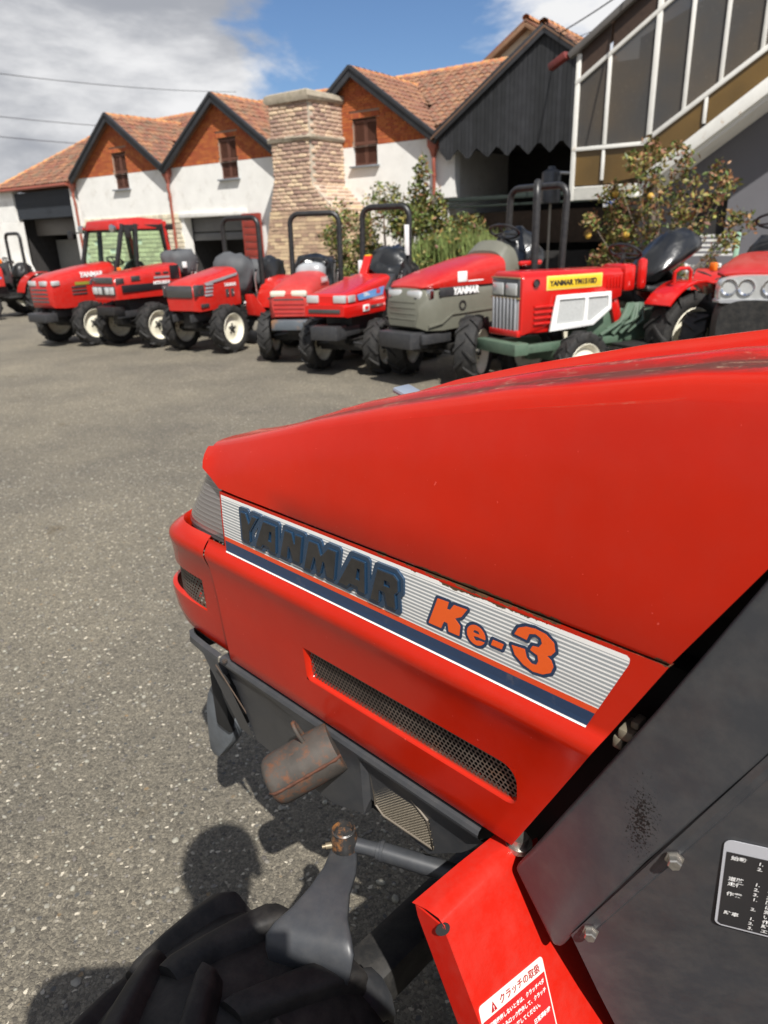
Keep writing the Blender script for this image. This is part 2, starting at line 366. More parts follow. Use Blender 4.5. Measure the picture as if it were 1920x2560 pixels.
def perf_sheet(x0, x1, z0, z1, pitch, hole, conv):
    """Perforated sheet: staggered hexagonal holes, real openings."""
    mb = MB(); dz = pitch*0.866; nz = int((z1-z0)/dz); nx = int((x1-x0)/pitch)
    for j in range(nz+1):
        for i in range(nx+1):
            cx = x0+i*pitch+(pitch/2 if j % 2 else 0); cz = z0+j*dz
            o = [(cx+math.cos(q)*pitch*0.5774, cz+math.sin(q)*pitch*0.5774) for q in [PI/6+PI/3*k for k in range(6)]]
            h = [(cx+math.cos(q)*hole, cz+math.sin(q)*hole) for q in [PI/6+PI/3*k for k in range(6)]]
            V = [conv(min(max(a, x0), x1), min(max(b, z0), z1)) for a, b in o+h]
            mb.add(V, [(k, (k+1) % 6, 6+(k+1) % 6, 6+k) for k in range(6)])
    return mb
def arc(c, r, a0, a1, n): return [(c[0]+r*math.cos(R(a0+(a1-a0)*k/n)), c[1]+r*math.sin(R(a0+(a1-a0)*k/n))) for k in range(n+1)]

# ------------------------------------------------------------------ ground
m_asph = asphalt()
gm = MB(); gm.quad((-250, -60, 0), (250, -60, 0), (250, 400, 0), (-250, 400, 0))
g = obj('ground', gm, m_asph, recalc=False, smooth=0); g['kind'] = 'structure'
# loose and half-buried aggregate stones near the viewer
m_stone = mat('aggregate_stone', (0.20, 0.185, 0.155), 0.75, var=0.25, vscale=40, island=0.55)
sm = MB(); ICO = None
def ico():
    bm = bmesh.new(); bmesh.ops.create_icosphere(bm, subdivisions=1, radius=1); V = [v.co.copy() for v in bm.verts]; Fq = [tuple(v.index for v in f.verts) for f in bm.faces]; bm.free(); return V, Fq
IV, IF = ico()
for k in range(6500):
    t = rnd.random()**0.7; ang = R(rnd.uniform(96, 178)) if rnd.random() < .35 else R(rnd.uniform(84, 132)); d = 1.0+4.4*t
    x, y = d*math.cos(ang), d*math.sin(ang)
    r = min(0.0105, 0.0022+0.0022*rnd.paretovariate(2.2)*0.8)
    sc3 = (r*rnd.uniform(.8, 1.4), r*rnd.uniform(.8, 1.3), r*rnd.uniform(.35, .6)); q = rnd.uniform(0, PI)
    M = Matrix.Rotation(q, 3, 'Z')
    sm.add([M @ Vector((v.x*sc3[0]*rnd.uniform(.85, 1.1), v.y*sc3[1], v.z*sc3[2])) + Vector((x, y, sc3[2]*0.25)) for v in IV], IF)
st = obj('gravel', sm, m_stone, smooth=60, weld=False, recalc=False); st['kind'] = 'stuff'

# ------------------------------------------------------------------ buildings: x runs along the front, y into the building
HP, HR = (1.72, 22.8, 0), -R(35.2)
m_plaster = mat('white_lime_plaster', (0.74, 0.73, 0.69), 0.9, var=0.06, vscale=2.2, bump=0.008, bscale=14, tint=((0.44, 0.41, 0.35), 1.7, 0.54, 0.82))
m_brickred = mat('red_facing_brick', (0.40, 0.105, 0.032), 0.85, var=0.12, vscale=5, island=0.16)
m_mortar = mat('grey_mortar', (0.33, 0.24, 0.18), 0.95, var=0.12)
m_board = mat('charcoal_boards', (0.024, 0.025, 0.028), 0.55, var=0.25, vscale=3)
m_tileo = mat('clay_roof_tile', (0.25, 0.105, 0.060), 0.88, var=0.2, vscale=7, obj_rand=0.22, tint=((0.15, 0.115, 0.075), 2.4, 0.44, 0.66))
m_tiles = mat('clay_roof_tile_field', (0.25, 0.105, 0.060), 0.88, var=0.2, vscale=7, island=0.22, tint=((0.15, 0.115, 0.075), 2.4, 0.44, 0.66))
m_ridge = mat('orange_ridge_tile', (0.50, 0.20, 0.085), 0.85, var=0.25, vscale=7, obj_rand=0.2, tint=((0.33, 0.27, 0.12), 5, 0.5, 0.7))
m_pipe = mat('red_brown_downpipe', (0.30, 0.085, 0.055), 0.45, var=0.12)
m_shutter = mat('brown_shutter', (0.125, 0.052, 0.034), 0.55, var=0.15, vscale=15)
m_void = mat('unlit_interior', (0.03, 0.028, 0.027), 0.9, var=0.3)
m_stoneb = mat('pale_wall_stone', (0.60, 0.53, 0.40), 0.9, var=0.2, vscale=6, obj_rand=0.22)
m_concrete = mat('weathered_concrete', (0.36, 0.31, 0.235), 0.9, var=0.22, vscale=4, bump=0.015, bscale=12, tint=((0.20, 0.18, 0.12), 5, 0.52, 0.7))
m_sill = mat('slate_sill', (0.20, 0.22, 0.24), 0.6, var=0.1)

house = thing('house', 'long white house with three red brick gables and clay tile roofs', 'house', HP, HR)
GC, HALF, PEAK, EAVE = (-14.3, -8.5, -2.62), 2.86, 6.0, 4.0
PIT = (PEAK-EAVE)/HALF; MS = 0.583
def cross_h(a): return max(PEAK-PIT*abs(a-c) for c in GC)
def main_h(y): return EAVE+MS*y
win = [(-14.25, .86), (-8.24, .86), (-2.36, .90)]
def rect3(a0, a1, z0, z1, y): return [(a0, y, z0), (a1, y, z0), (a1, y, z1), (a0, y, z1)]
door = (-10.9, -7.75, 0.0, 2.28)
wl = MB()
wl.prism(rect3(-17.3, .12, 0.0, 4.0, 0), (0, .35, 0), [rect3(c-w/2, c+w/2, 3.46, 4.0-.001, 0) for c, w in win] + [[(door[0], 0, .001), (door[1], 0, .001), (door[1], 0, door[3]), (door[0], 0, door[3])]])
wl.prism(rect3(.12, .75, 2.42, 4.0, .02), (0, .3, 0))
wall = obj('wall', wl, m_plaster, house, smooth=0)
bk = MB()
bk.box((-8.6, 6, 2.0), (17.5, .3, 4.0)); bk.box((-17.2, 3.2, 2.0), (.3, 6, 4)); bk.box((.3, 3.2, 2.0), (.3, 6, 4.0))
obj('back_wall', bk, m_plaster, house, smooth=0)
# brick gables: a backing of mortar, single bricks in relief
for gi, c in enumerate(GC):
    wc, ww = win[gi]
    gb = MB(); gb.prism([(c-HALF, .03, 4.0), (c+HALF, .03, 4.0), (c, .03, PEAK)], (0, .3, 0), [rect3(wc-ww/2, wc+ww/2, 4.001, 4.76, .03)])
    gable = obj('gable', gb, m_mortar, house, smooth=0)
    bq = MB(); ch, bl = .0745, .235; j = 0; z = 4.0
    sold = MB()
    while z < PEAK-.1:
        hw = (PEAK-(z+ch))/PIT; x = c-hw-bl*rnd.random() if j % 2 else c-hw-.1
        soldier = (j < 2)
        if soldier:
            if j == 0:
                xx = c-hw
                while xx < c+hw-.05:
                    if not (wc-ww/2-.05 < xx+.03 < wc+ww/2+.05): bq.box((xx+.033, .012, z+.075), (.058, .036, .14))
                    xx += .0745
        else:
            while x < c+hw:
                a0, a1 = max(x, c-hw), min(x+bl-.012, c+hw)
                if a1-a0 > .03:
                    if z < 4.90 and a1 > wc-ww/2-.11 and a0 < wc+ww/2+.11:
                        if z >= 4.76 or a0 < wc-ww/2-.11 or a1 > wc+ww/2+.11:
                            pass
                        segs = [(a0, min(a1, wc-ww/2-.004)), (max(a0, wc+ww/2+.004), a1)] if z < 4.74 else ([(a0, min(a1, wc-ww/2-.12)), (max(a0, wc+ww/2+.12), a1)])
                    else: segs = [(a0, a1)]
                    for s0, s1 in segs:
                        if s1-s0 > .025: bq.box(((s0+s1)/2, .014+rnd.uniform(-.004, .004), z+ch/2), (s1-s0, .036, ch-.012))
                x += bl
        z += ch; j += 1
    xx = wc-ww/2-.11
    while xx < wc+ww/2+.08: bq.box((xx+.033, .010, 4.835), (.058, .036, .14)); xx += .0745
    br = obj('brick', bq, m_brickred, gable, smooth=0, weld=False); br['kind'] = 'stuff'
    # louvred shutters in a recessed opening
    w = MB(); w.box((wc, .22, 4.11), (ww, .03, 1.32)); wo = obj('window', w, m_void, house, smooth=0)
    sl = MB(); sl.box((wc, -.03, 3.435), (ww+.16, .22, .05)); obj('sill', sl, m_sill, wo, bev=.006)
    for sgn in (-1, 1):
        s = MB(); cx = wc+sgn*ww/4; hw2 = ww/4-.008
        for ex in (-1, 1): s.box((cx+ex*(hw2-.025), .10, 4.09), (.05, .04, 1.24))
        for zz in (3.50, 4.09, 4.68): s.box((cx, .10, zz), (hw2*2-.1, .038, .07))
        zz = 3.55
        while zz < 4.66: s.box((cx, .10, zz), (hw2*2-.1, .05, .012), Matrix.Rotation(R(38), 3, 'X')); zz += .042
        obj('shutter', s, m_shutter, wo, smooth=0)
    for sgn in (-1, 1):                                             # charcoal barge boards
        b = MB(); e0 = (c+sgn*(HALF+.10), -.27, EAVE-.10*PIT-.02); e1 = (c, -.27, PEAK-.02)
        b.bar(e0, e1, .07, .27); obj('bargeboard', b, m_board, house, bev=.008)
        b2 = MB(); b2.bar((e0[0], -.315, e0[2]+.10), (e1[0], -.315, e1[2]+.10), .05, .10); obj('verge_strip', b2, m_board, house, bev=.005)
# roofs: boards below, clay tiles above
TW, TL_ = .245, .30
tmesh = MB()
def tile_ring(y, lift, w):
    o = []; n = 5
    for k in range(n+1):
        q = PI*k/n; o.append((-w/2*math.cos(q), y, lift+.062*math.sin(q)))
    return o
def tile_mb():
    t = MB(); a = tile_ring(0, .006, TW*.98); b = tile_ring(TL_*1.12, .028, TW*1.02)
    t.loft([a, b], close=False); n = len(b)
    under = [(p[0]*.9, p[1], p[2]-.022) for p in b]
    t.loft([b, under], close=False); return t
TILE = tile_mb(); TILE_ME = TILE.mesh('tile', m_tileo, smooth=60, recalc=False)
def tile_field(origin, u, v, nu, nv, keep):
    """Tile placements on a slope: origin at the ridge, u along the course, v down the slope."""
    O, u, v = Vector(origin), Vector(u).normalized(), Vector(v).normalized(); n = u.cross(v)
    if n.z < 0: n = -n
    out = []
    for j in range(nv):
        for i in range(nu):
            p = O+u*(i*TW+TW/2)+v*(j*TL_)
            if keep(p+v*TL_*.5):
                M = Matrix((u, v, n)).transposed().to_4x4()
                M = Matrix.Translation(p+n*(.02+rnd.uniform(0, .012))) @ M @ Matrix.Rotation(R(rnd.uniform(-1.6, 1.6)), 4, 'Z') @ Matrix.Rotation(R(rnd.uniform(-1.5, 1.5)), 4, 'X')
                out.append(M)
    return out
def lay_tiles(parent, mats, eye, limit=300):
    mats = sorted(mats, key=lambda M: (M.translation-Vector(eye)).length)
    for M in mats[:limit]:
        o = bpy.data.objects.new('tile', TILE_ME); col.objects.link(o); o.parent = parent; o.matrix_local = M
    if mats[limit:]:
        t = MB()
        for M in mats[limit:]: t.add([M @ Vector(p) for p in TILE.v], TILE.f)
        o = obj('tile_field', t, m_tiles, parent, smooth=60, recalc=False, weld=False); o['kind'] = 'stuff'
EYE = (11.7, -19.6, 1.5)
rf = MB()
for c in GC:
    for sgn in (-1, 1):
        P0, P1 = Vector((c, -.24, PEAK)), Vector((c+sgn*(HALF+.12), -.24, EAVE-.12*PIT))
        P2, P3 = Vector((c+sgn*(HALF+.12), .25, EAVE-.12*PIT)), Vector((c, 3.5, PEAK))
        rf.prism([P0, P1, P2, P3], Vector((sgn*PIT, 0, 1)).normalized()*-.05)
rf.prism([(-23.3, -.25, EAVE-.25*MS+.02), (-17.45, -.25, EAVE-.25*MS+.02), (-17.45, 4.2, main_h(4.2)), (-20.4, 4.2, main_h(4.2))], (0, .03, -.06))
rf.prism([(-17.4, .75, main_h(.75)), (3.0, .75, main_h(.75)), (3.0, 4.2, main_h(4.2)), (-17.4, 4.2, main_h(4.2))], (0, .03, -.06))
rf.prism([(-23.3, 8.6, EAVE), (3.4, 8.6, EAVE), (3.4, 4.2, main_h(4.2)), (-20.4, 4.2, main_h(4.2))], (0, -.03, -.06))
rf.prism([(-23.3, -.25, EAVE-.25*MS+.02), (-20.4, 4.2, main_h(4.2)), (-23.3, 8.6, EAVE)], (.05, 0, -.06))
m_roofb = mat('roof_boarding', (0.16, 0.09, 0.055), 0.9, var=0.2)
roof = obj('roof', rf, m_roofb, house, smooth=0)
tl = []
th = math.atan(PIT)
for c in GC:
    tl += tile_field((c, -.25, PEAK), (0, 1, 0), (math.cos(th), 0, -math.sin(th)), 16, 13, lambda p, c=c: p.x < c+HALF+.02 and (PEAK-PIT*abs(p.x-c)) > main_h(p.y)+.0 and (PEAK-PIT*abs(p.x-c)) >= cross_h(p.x)-.001)
thm = math.atan(MS)
def main_keep(p):
    hip = -23.3+(p.y+.25)/(4.45)*2.9
    return p.x > hip and p.x < 2.6 and p.y > -.32 and (main_h(p.y) > cross_h(p.x)+.03 or p.x < -17.35) and (p.x < -17.2 or p.y > .6)
tl += tile_field((-23.6, 4.2, main_h(4.2)), (1, 0, 0), (0, -math.cos(thm), -math.sin(thm)), 108, 18, main_keep)
lay_tiles(roof, tl, (9, -12, 3))
RID = MB(); RID.loft([[(-.13, 0, -.03), (-.11, 0, .06), (0, 0, .11), (.11, 0, .06), (.13, 0, -.03)], [(-.11, .36, -.035), (-.095, .36, .045), (0, .36, .09), (.095, .36, .045), (.11, .36, -.035)]], close=False)
RID_ME = RID.mesh('ridge_tile', m_ridge, smooth=60, recalc=False)
def ridge(p0, p1, parent):
    p0, p1 = Vector(p0), Vector(p1); d = p1-p0; n = int(d.length/.33); d.normalize(); s = d.cross(Vector((0, 0, 1))).normalized(); w = s.cross(d)
    for k in range(n):
        M = Matrix((s, d, w)).transposed().to_4x4(); M.translation = p0+d*(k*.33)+Vector((0, 0, rnd.uniform(.0, .015)))
        o = bpy.data.objects.new('ridge_tile', RID_ME); col.objects.link(o); o.parent = parent; o.matrix_local = M
for c in GC: ridge((c, -.28, PEAK+.02), (c, 3.4, PEAK+.02), roof)
ridge((-20.4, 4.2, main_h(4.2)+.03), (2.6, 4.2, main_h(4.2)+.03), roof)
ridge((-23.3, -.25, EAVE-.1), (-20.4, 4.2, main_h(4.2)+.02), roof)
# rain water pipes with hoppers
for a, zb in ((-17.42, .1), (-11.40, .1), (.13, 2.43)):
    p = MB(); p.tube([(a, -.10, 3.55), (a+.02, -.16, 3.35), (a, -.10, 3.15), (a, -.10, zb)], .052, 10)
    for zz in (3.0, 1.7): p.tube([(a, -.10, zz), (a, -.10, zz+.05)], .066, 10)
    dp = obj('downpipe', p, m_pipe, house, smooth=50)
    h = MB(); h.loft([[(a+x*q, -.12+y*q2, z) for x, y in ((-1, -1), (1, -1), (1, 1), (-1, 1))] for q, q2, z in ((.05, .05, 3.5), (.085, .08, 3.66), (.15, .12, 3.78), (.15, .12, 4.0))])
    obj('hopper', h, m_pipe, dp, bev=.008)
gt = MB(); gt.tube([(-23.2, -.30, 3.83), (-17.5, -.30, 3.83)], .065, 8); obj('gutter', gt, m_pipe, house, smooth=50)
# pale stone plinth, single blocks
STN = MB(); STN.box((0, 0, 0), (1, 1, 1)); STN_ME = STN.mesh('stone', m_stoneb, smooth=0, bev=.09, seg=1)
z = .05; j = 0
while z < 2.38:
    hgt = rnd.uniform(.15, .2); x = -17.25+(.15 if j % 2 else 0)
    while x < -11.0:
        w = rnd.uniform(.24, .42)
        if x+w < -10.93 and rnd.random() < .97:
            o = link('stone', STN_ME, wall, (x+w/2, -.012, z+hgt/2), (0, 0, R(rnd.uniform(-1, 1)))); o.scale = (w-.025, .06+rnd.uniform(0, .02), hgt-.025)
        x += w
    z += hgt; j += 1
# wide garage opening with dark sectional door behind, rust red door leaf folded back
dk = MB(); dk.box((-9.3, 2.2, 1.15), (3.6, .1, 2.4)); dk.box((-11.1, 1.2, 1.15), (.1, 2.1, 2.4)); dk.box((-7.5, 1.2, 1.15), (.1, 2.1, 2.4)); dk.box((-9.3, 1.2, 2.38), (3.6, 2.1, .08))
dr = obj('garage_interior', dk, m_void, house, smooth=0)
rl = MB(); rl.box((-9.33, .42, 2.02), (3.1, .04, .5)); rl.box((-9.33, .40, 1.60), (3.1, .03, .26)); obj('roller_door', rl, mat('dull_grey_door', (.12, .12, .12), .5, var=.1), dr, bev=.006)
lt = MB(); lt.box((-9.33, -.04, 2.36), (3.5, .10, .16)); obj('lintel', lt, m_plaster, house, bev=.01)
rd = MB()
for k in range(9): rd.box((-7.30, -.10, .28+k*.24), (.80, .035, .215))
for ex in (-.42, .42): rd.box((-7.30+ex, -.09, 1.2), (.06, .06, 2.2))
obj('door', rd, mat('rust_red_door', (.26, .035, .022), .55, var=.15), house, bev=.006)

# lower garage wing at the far left, under the main roof
gw = thing('garage_wing', 'low garage wing with black corrugated lintel and open bay at the far left', 'garage', HP, HR)
for c_, d_ in (((-23.35, .1, 1.9), (2.3, .3, 3.8)), ((-17.62, .1, 1.85), (.34, .3, 3.7))):
    g1 = MB(); g1.box(c_, d_); obj('pier', g1, m_plaster, gw, smooth=0)
g2 = MB(); g2.box((-20.0, .10, 3.15), (4.42, .10, 1.1))
for k in range(44): g2.tube([(-22.15+k*.1, .045, 2.62), (-22.15+k*.1, .045, 3.68)], .028, 6)
obj('lintel', g2, mat('black_corrugated_sheet', (.022, .026, .032), .4, var=.15), gw, smooth=50)
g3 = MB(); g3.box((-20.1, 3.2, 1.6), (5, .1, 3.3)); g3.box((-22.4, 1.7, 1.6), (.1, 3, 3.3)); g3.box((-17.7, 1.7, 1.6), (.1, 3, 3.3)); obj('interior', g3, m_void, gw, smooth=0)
g4 = MB(); g4.box((-19.9, .7, 2.25), (4.2, .05, .7)); obj('roller_door', g4, mat('dull_brown_shutter', (.10, .09, .08), .5, var=.1), gw, bev=.01)
g5 = MB(); g5.box((-19.9, 1.6, .85), (4.2, .05, 1.7)); obj('inner_door', g5, mat('dull_grey_panel', (.20, .20, .19), .6, var=.1), gw, smooth=0)
g6 = MB(); g6.box((-22.0, -.55, 1.25), (.06, 1.3, 2.5)); obj('door_leaf', g6, m_plaster, gw, smooth=0)
g7 = MB(); g7.prism([(-21.75, -.3, 0), (-20.9, -.3, 0), (-21.75, -.3, 1.35)], (0, .04, 0)); obj('gate_leaf', g7, m_plaster, gw, smooth=0)
g8 = MB(); g8.box((-23.3, -.35, .42), (2.0, .5, .84)); obj('skirting_panel', g8, mat('dark_green_panel', (.02, .035, .03), .5), gw, smooth=0)

# ------------------------------------------------------------------ brick chimney, brick by brick
chim = thing('chimney', 'massive tapering brick chimney with weathered stone cap standing before the white house', 'chimney', HP, HR)
def ch_ext(z):
    al = -4.72 if z > 3.1 else -4.72-.40*(3.1-z)**.9*.72
    ar = -3.22 if z > 2.95 else min(-3.22+(2.95-z)*1.05, -2.25)
    return al, ar
m_chm = mat('chimney_mortar', (0.46, 0.395, 0.31), 0.95, var=0.2, bump=0.01, bscale=20)
m_chb = mat('chimney_brick', (0.47, 0.335, 0.245), 0.9, var=0.2, vscale=8, obj_rand=0.42, bump=0.004, bscale=60, tint=((0.40, 0.19, 0.12), 2.2, 0.54, 0.66))
m_chs = mat('chimney_brick_low', (0.50, 0.355, 0.235), 0.9, var=0.2, vscale=8, island=0.30)
core = MB(); rings = []
for z in (0, .6, 1.2, 1.8, 2.1, 2.5, 2.95, 3.1, 5.2):
    al, ar = ch_ext(z); rings.append([(al+.012, -1.588, z), (ar+.022, -1.588, z), (ar+.022, .05, z), (al+.012, .05, z)])
for r in rings:                                                     # the right shoulder stays shallower than the shaft
    pass
core.loft(rings); core_o = obj('core', core, m_chm, chim, smooth=0)
BR = MB(); BR.box((0, 0, 0), (1, 1, 1)); BR_ME = BR.mesh('brick', m_chb, smooth=50, bev=.22, seg=2)
bl = []
CH = .110; z = .04; j = 0
while z < 5.14:
    al, ar = ch_ext(z+CH/2); proud = .05 if 4.12 < z < 4.30 else 0.0
    x = al-(.15 if j % 2 else 0)
    while x < ar-.05:
        w = rnd.uniform(.25, .34); a0, a1 = max(x, al), min(x+w, ar)
        if a1-a0 > .06: bl.append(((a0+a1)/2, -1.57-proud+rnd.uniform(-.012, .012), z+CH/2, a1-a0-.012, .11, CH-.014))
        x += w
    y = -1.55+(.15 if j % 2 else 0)
    while y < .0:
        w = rnd.uniform(.25, .34); y1 = min(y+w, .0)
        if y1-y > .06: bl.append((ar+proud+rnd.uniform(-.012, .012), (y+y1)/2, z+CH/2, .11, y1-y-.012, CH-.014))
        y += w
    z += CH; j += 1
bl.sort(key=lambda b: -b[2])
for b in bl[:300]:
    o = link('brick', BR_ME, chim, b[:3], (R(rnd.uniform(-1.5, 1.5)), R(rnd.uniform(-1.2, 1.2)), R(rnd.uniform(-1.5, 1.5)))); o.scale = b[3:]
lo = MB()
for b in bl[300:]: lo.box(b[:3], b[3:])
if bl[300:]: o = obj('lower_brick', lo, m_chs, chim, smooth=0, weld=False); o['kind'] = 'stuff'
cp = MB()
def jag(al, ar, y0, y1, z): return [(al+rnd.uniform(-.03, .03), y0+rnd.uniform(-.03, .03), z+rnd.uniform(-.02, .02)), ((al+ar)/2, y0+rnd.uniform(-.03, .03), z+rnd.uniform(-.02, .03)), (ar+rnd.uniform(-.03, .03), y0, z+rnd.uniform(-.02, .02)), (ar+rnd.uniform(-.02, .02), (y0+y1)/2, z+rnd.uniform(-.02, .02)), (ar, y1, z), ((al+ar)/2, y1, z), (al, y1, z), (al, (y0+y1)/2, z)]
cp.loft([jag(-4.80, -3.12, -1.68, .1, 5.17), jag(-4.84, -3.08, -1.72, .12, 5.26), jag(-4.82, -3.10, -1.70, .1, 5.38), jag(-4.70, -3.22, -1.58, .05, 5.43)]); obj('stone_cap', cp, m_concrete, chim, smooth=30)
cb = MB(); cb.loft([jag(-4.80, -3.13, -1.66, .1, 4.15), jag(-4.84, -3.10, -1.70, .1, 4.22), jag(-4.80, -3.13, -1.66, .1, 4.30)]); obj('band_course', cb, m_concrete, chim, smooth=30)

# ------------------------------------------------------------------ black timber shed with saw-tooth boards
shed = thing('shed', 'black timber shed gable of upright boards with saw-tooth lower edge beside the white house', 'shed', HP, HR)
SPK, SA = 6.12, 3.46; SS = .672
m_blackbd = mat('black_stained_timber', (0.020, 0.021, 0.023), 0.6, var=0.35, vscale=5, obj_rand=0.30, bump=0.002, bscale=60)
PLK = {}
x = .42; k = 0
while x < 6.3:
    w = .118; xc = x+w/2; top = SPK-SS*abs(xc-SA)-.10; t1, t2 = SPK-SS*abs(x-SA)-.10, SPK-SS*abs(x+w-SA)-.10
    def saw(q): 
        ph = ((q-.42) / .60) % 1.0; return 3.62-.30*(1-abs(ph-.5)*2)-.02*rnd.random()
    b0, b1 = saw(x+.004), saw(x+w-.004)
    p = MB(); yy = -.30-rnd.uniform(0, .012); p.prism([(x, yy, b0), (x+w-.008, yy, b1), (x+w-.008, yy, t2), (x, yy, t1)], (0, .022, 0))
    obj('plank', p, m_blackbd, shed, smooth=0); x += w; k += 1
for sgn, an in ((-1, .30), (1, 6.4)):
    v = MB(); v.bar((an, -.38, SPK-SS*abs(an-SA)-.02), (SA, -.38, SPK-.02), .06, .22); obj('bargeboard', v, m_board, shed, bev=.008)
sr = MB()
for an in (.2, 6.6): sr.prism([(SA, -.42, SPK+.02), (an, -.42, SPK-SS*abs(an-SA)+.02), (an, 5.5, SPK-SS*abs(an-SA)+.02), (SA, 5.5, SPK+.02)], (0, 0, -.05))
sroof = obj('roof', sr, m_roofb, shed, smooth=0)
ths = math.atan(SS); lay_tiles(sroof, tile_field((SA, -.42, SPK+.02), (0, 1, 0), (math.cos(ths), 0, -math.sin(ths)), 14, 11, lambda p: True), (11, -19, 1))
ridge((SA, -.45, SPK+.06), (SA, 5.0, SPK+.06), sroof)
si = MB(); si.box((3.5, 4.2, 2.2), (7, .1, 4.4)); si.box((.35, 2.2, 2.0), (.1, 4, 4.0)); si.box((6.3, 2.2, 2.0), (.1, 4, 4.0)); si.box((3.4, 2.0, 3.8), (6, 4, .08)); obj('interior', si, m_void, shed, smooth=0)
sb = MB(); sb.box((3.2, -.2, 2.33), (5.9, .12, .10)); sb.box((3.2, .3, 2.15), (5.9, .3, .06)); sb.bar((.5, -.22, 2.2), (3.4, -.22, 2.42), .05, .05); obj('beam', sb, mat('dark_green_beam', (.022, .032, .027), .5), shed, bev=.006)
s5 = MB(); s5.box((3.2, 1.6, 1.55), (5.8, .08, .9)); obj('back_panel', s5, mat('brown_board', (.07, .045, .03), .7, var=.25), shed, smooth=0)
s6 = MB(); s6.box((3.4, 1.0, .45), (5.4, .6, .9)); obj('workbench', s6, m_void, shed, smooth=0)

cg = thing('cream_gable', 'small cream gable with brown verge showing above the black shed', 'house', HP, HR)
c1 = MB(); c1.prism([(-1.5, 5.6, 5.6), (2.3, 5.6, 5.6), (2.3, 5.6, 6.35), (.36, 5.6, 7.55), (-1.5, 5.6, 6.4)], (0, 3, 0)); obj('wall', c1, mat('cream_render', (.66, .61, .47), .9, var=.08), cg, smooth=0)
for sgn, e in ((-1, -1.75), (1, 2.5)):
    c2 = MB(); c2.bar((e, 5.45, 7.62-.62*abs(e-.36)), (.36, 5.45, 7.62), .4, .12); obj('verge', c2, mat('brown_verge', (.20, .11, .06), .7, var=.2), cg, bev=.01)
c3 = MB()
for e in (-1.75, 2.5): c3.prism([(.36, 5.3, 7.72), (e, 5.3, 7.70-.62*abs(e-.36)), (e, 8.6, 7.70-.62*abs(e-.36)), (.36, 8.6, 7.72)], (0, 0, .07))
obj('roof', c3, m_tiles, cg, smooth=0)
ridge((.36, 5.3, 7.80), (.36, 8.0, 7.80), cg)

# ------------------------------------------------------------------ glazed stair on the right
stair = thing('stair_enclosure', 'white framed glazed stair enclosure climbing along the dark grey wall at the right', 'staircase', HP, HR)
m_frame = mat('white_frame_paint', (0.72, 0.71, 0.66), 0.5, var=0.06, tint=((0.45, 0.30, 0.17), 5, 0.62, 0.76))
def dirty_glass(name, a, bcol, rough, scale, clear):
    m = bpy.data.materials.new(name); m.use_nodes = True; nt = m.node_tree; N = nt.nodes; L = nt.links
    b = N['Principled BSDF']; b.inputs['Roughness'].default_value = rough
    tc = N.new('ShaderNodeTexCoord'); n = N.new('ShaderNodeTexNoise'); n.inputs['Scale'].default_value = 1.1; n.inputs['Detail'].default_value = 3; L.new(tc.outputs['Object'], n.inputs['Vector'])
    n2 = N.new('ShaderNodeTexVoronoi'); n2.inputs['Scale'].default_value = scale; L.new(tc.outputs['Object'], n2.inputs['Vector'])
    r = N.new('ShaderNodeValToRGB'); r.color_ramp.elements[0].position = .35; r.color_ramp.elements[1].position = .7; r.color_ramp.elements[0].color = (*a, 1); r.color_ramp.elements[1].color = (*bcol, 1)
    L.new(n.outputs['Fac'], r.inputs[0])
    sp = N.new('ShaderNodeMapRange'); sp.inputs['From Min'].default_value = 0.12; sp.inputs['From Max'].default_value = 0.03; L.new(n2.outputs['Distance'], sp.inputs['Value'])
    mx = N.new('ShaderNodeMix'); mx.data_type = 'RGBA'; oi = N.new('ShaderNodeObjectInfo'); vr = N.new('ShaderNodeMapRange'); vr.inputs['To Min'].default_value = .62; vr.inputs['To Max'].default_value = 1.25; L.new(oi.outputs['Random'], vr.inputs['Value'])
    hs = N.new('ShaderNodeHueSaturation'); L.new(vr.outputs[0], hs.inputs['Value']); L.new(r.outputs[0], hs.inputs['Color']); mx.inputs['B'].default_value = (.35, .31, .26, 1); s2 = N.new('ShaderNodeMath'); s2.operation = 'MULTIPLY'; s2.inputs[1].default_value = .5
    L.new(sp.outputs[0], s2.inputs[0]); L.new(s2.outputs[0], mx.inputs['Factor']); L.new(hs.outputs[0], mx.inputs['A']); L.new(mx.outputs['Result'], b.inputs['Base Color'])
    b.inputs['Alpha'].default_value = 1-clear; return m
m_pane = dirty_glass('dusty_glass', (.085, .082, .078), (.120, .098, .074), .25, 16, .22)
m_amber = dirty_glass('amber_pattern_glass', (.10, .062, .020), (.16, .095, .028), .3, 20, .1)
m_umber = mat('umber_panel', (.045, .026, .017), .5, var=.2, vscale=12)
Y = -3.0; INC = .655
def railz(a): return 3.09 if a < 6.9 else 3.09+(a-6.9)*INC
def topz(a): return 4.32+(a-5.36)*INC
def capz(a): return 4.86+(a-5.30)*INC
def strz(a): return 2.33 if a < 6.75 else 2.33+(a-6.75)*.70
AM = [5.40, 6.06, 6.98, 7.61, 8.24, 8.90, 9.55, 10.2]
def bar(name, a, b, w, h, m=m_frame): 
    q = MB(); q.bar((a[0], Y, a[1]), (b[0], Y, b[1]), w, h); return obj(name, q, m, stair, bev=.006)
bar('post', (5.40, 2.05), (5.40, 4.86), .09, .09)
for a in AM[1:]: bar('mullion', (a, railz(a)+.03), (a, topz(a) if a != 6.98 else capz(a)), .075, .10 if a == 6.98 else .07)
bar('rail', (5.36, 3.07), (6.93, 3.07), .10, .075); bar('rail', (6.86, 3.07), (10.6, 3.07+3.74*INC), .10, .085)
bar('rail', (5.36, 4.32), (10.6, 4.32+5.24*INC), .10, .075)
bar('stringer', (7.05, 2.42), (10.6, 2.42+3.55*.70), .14, .24)
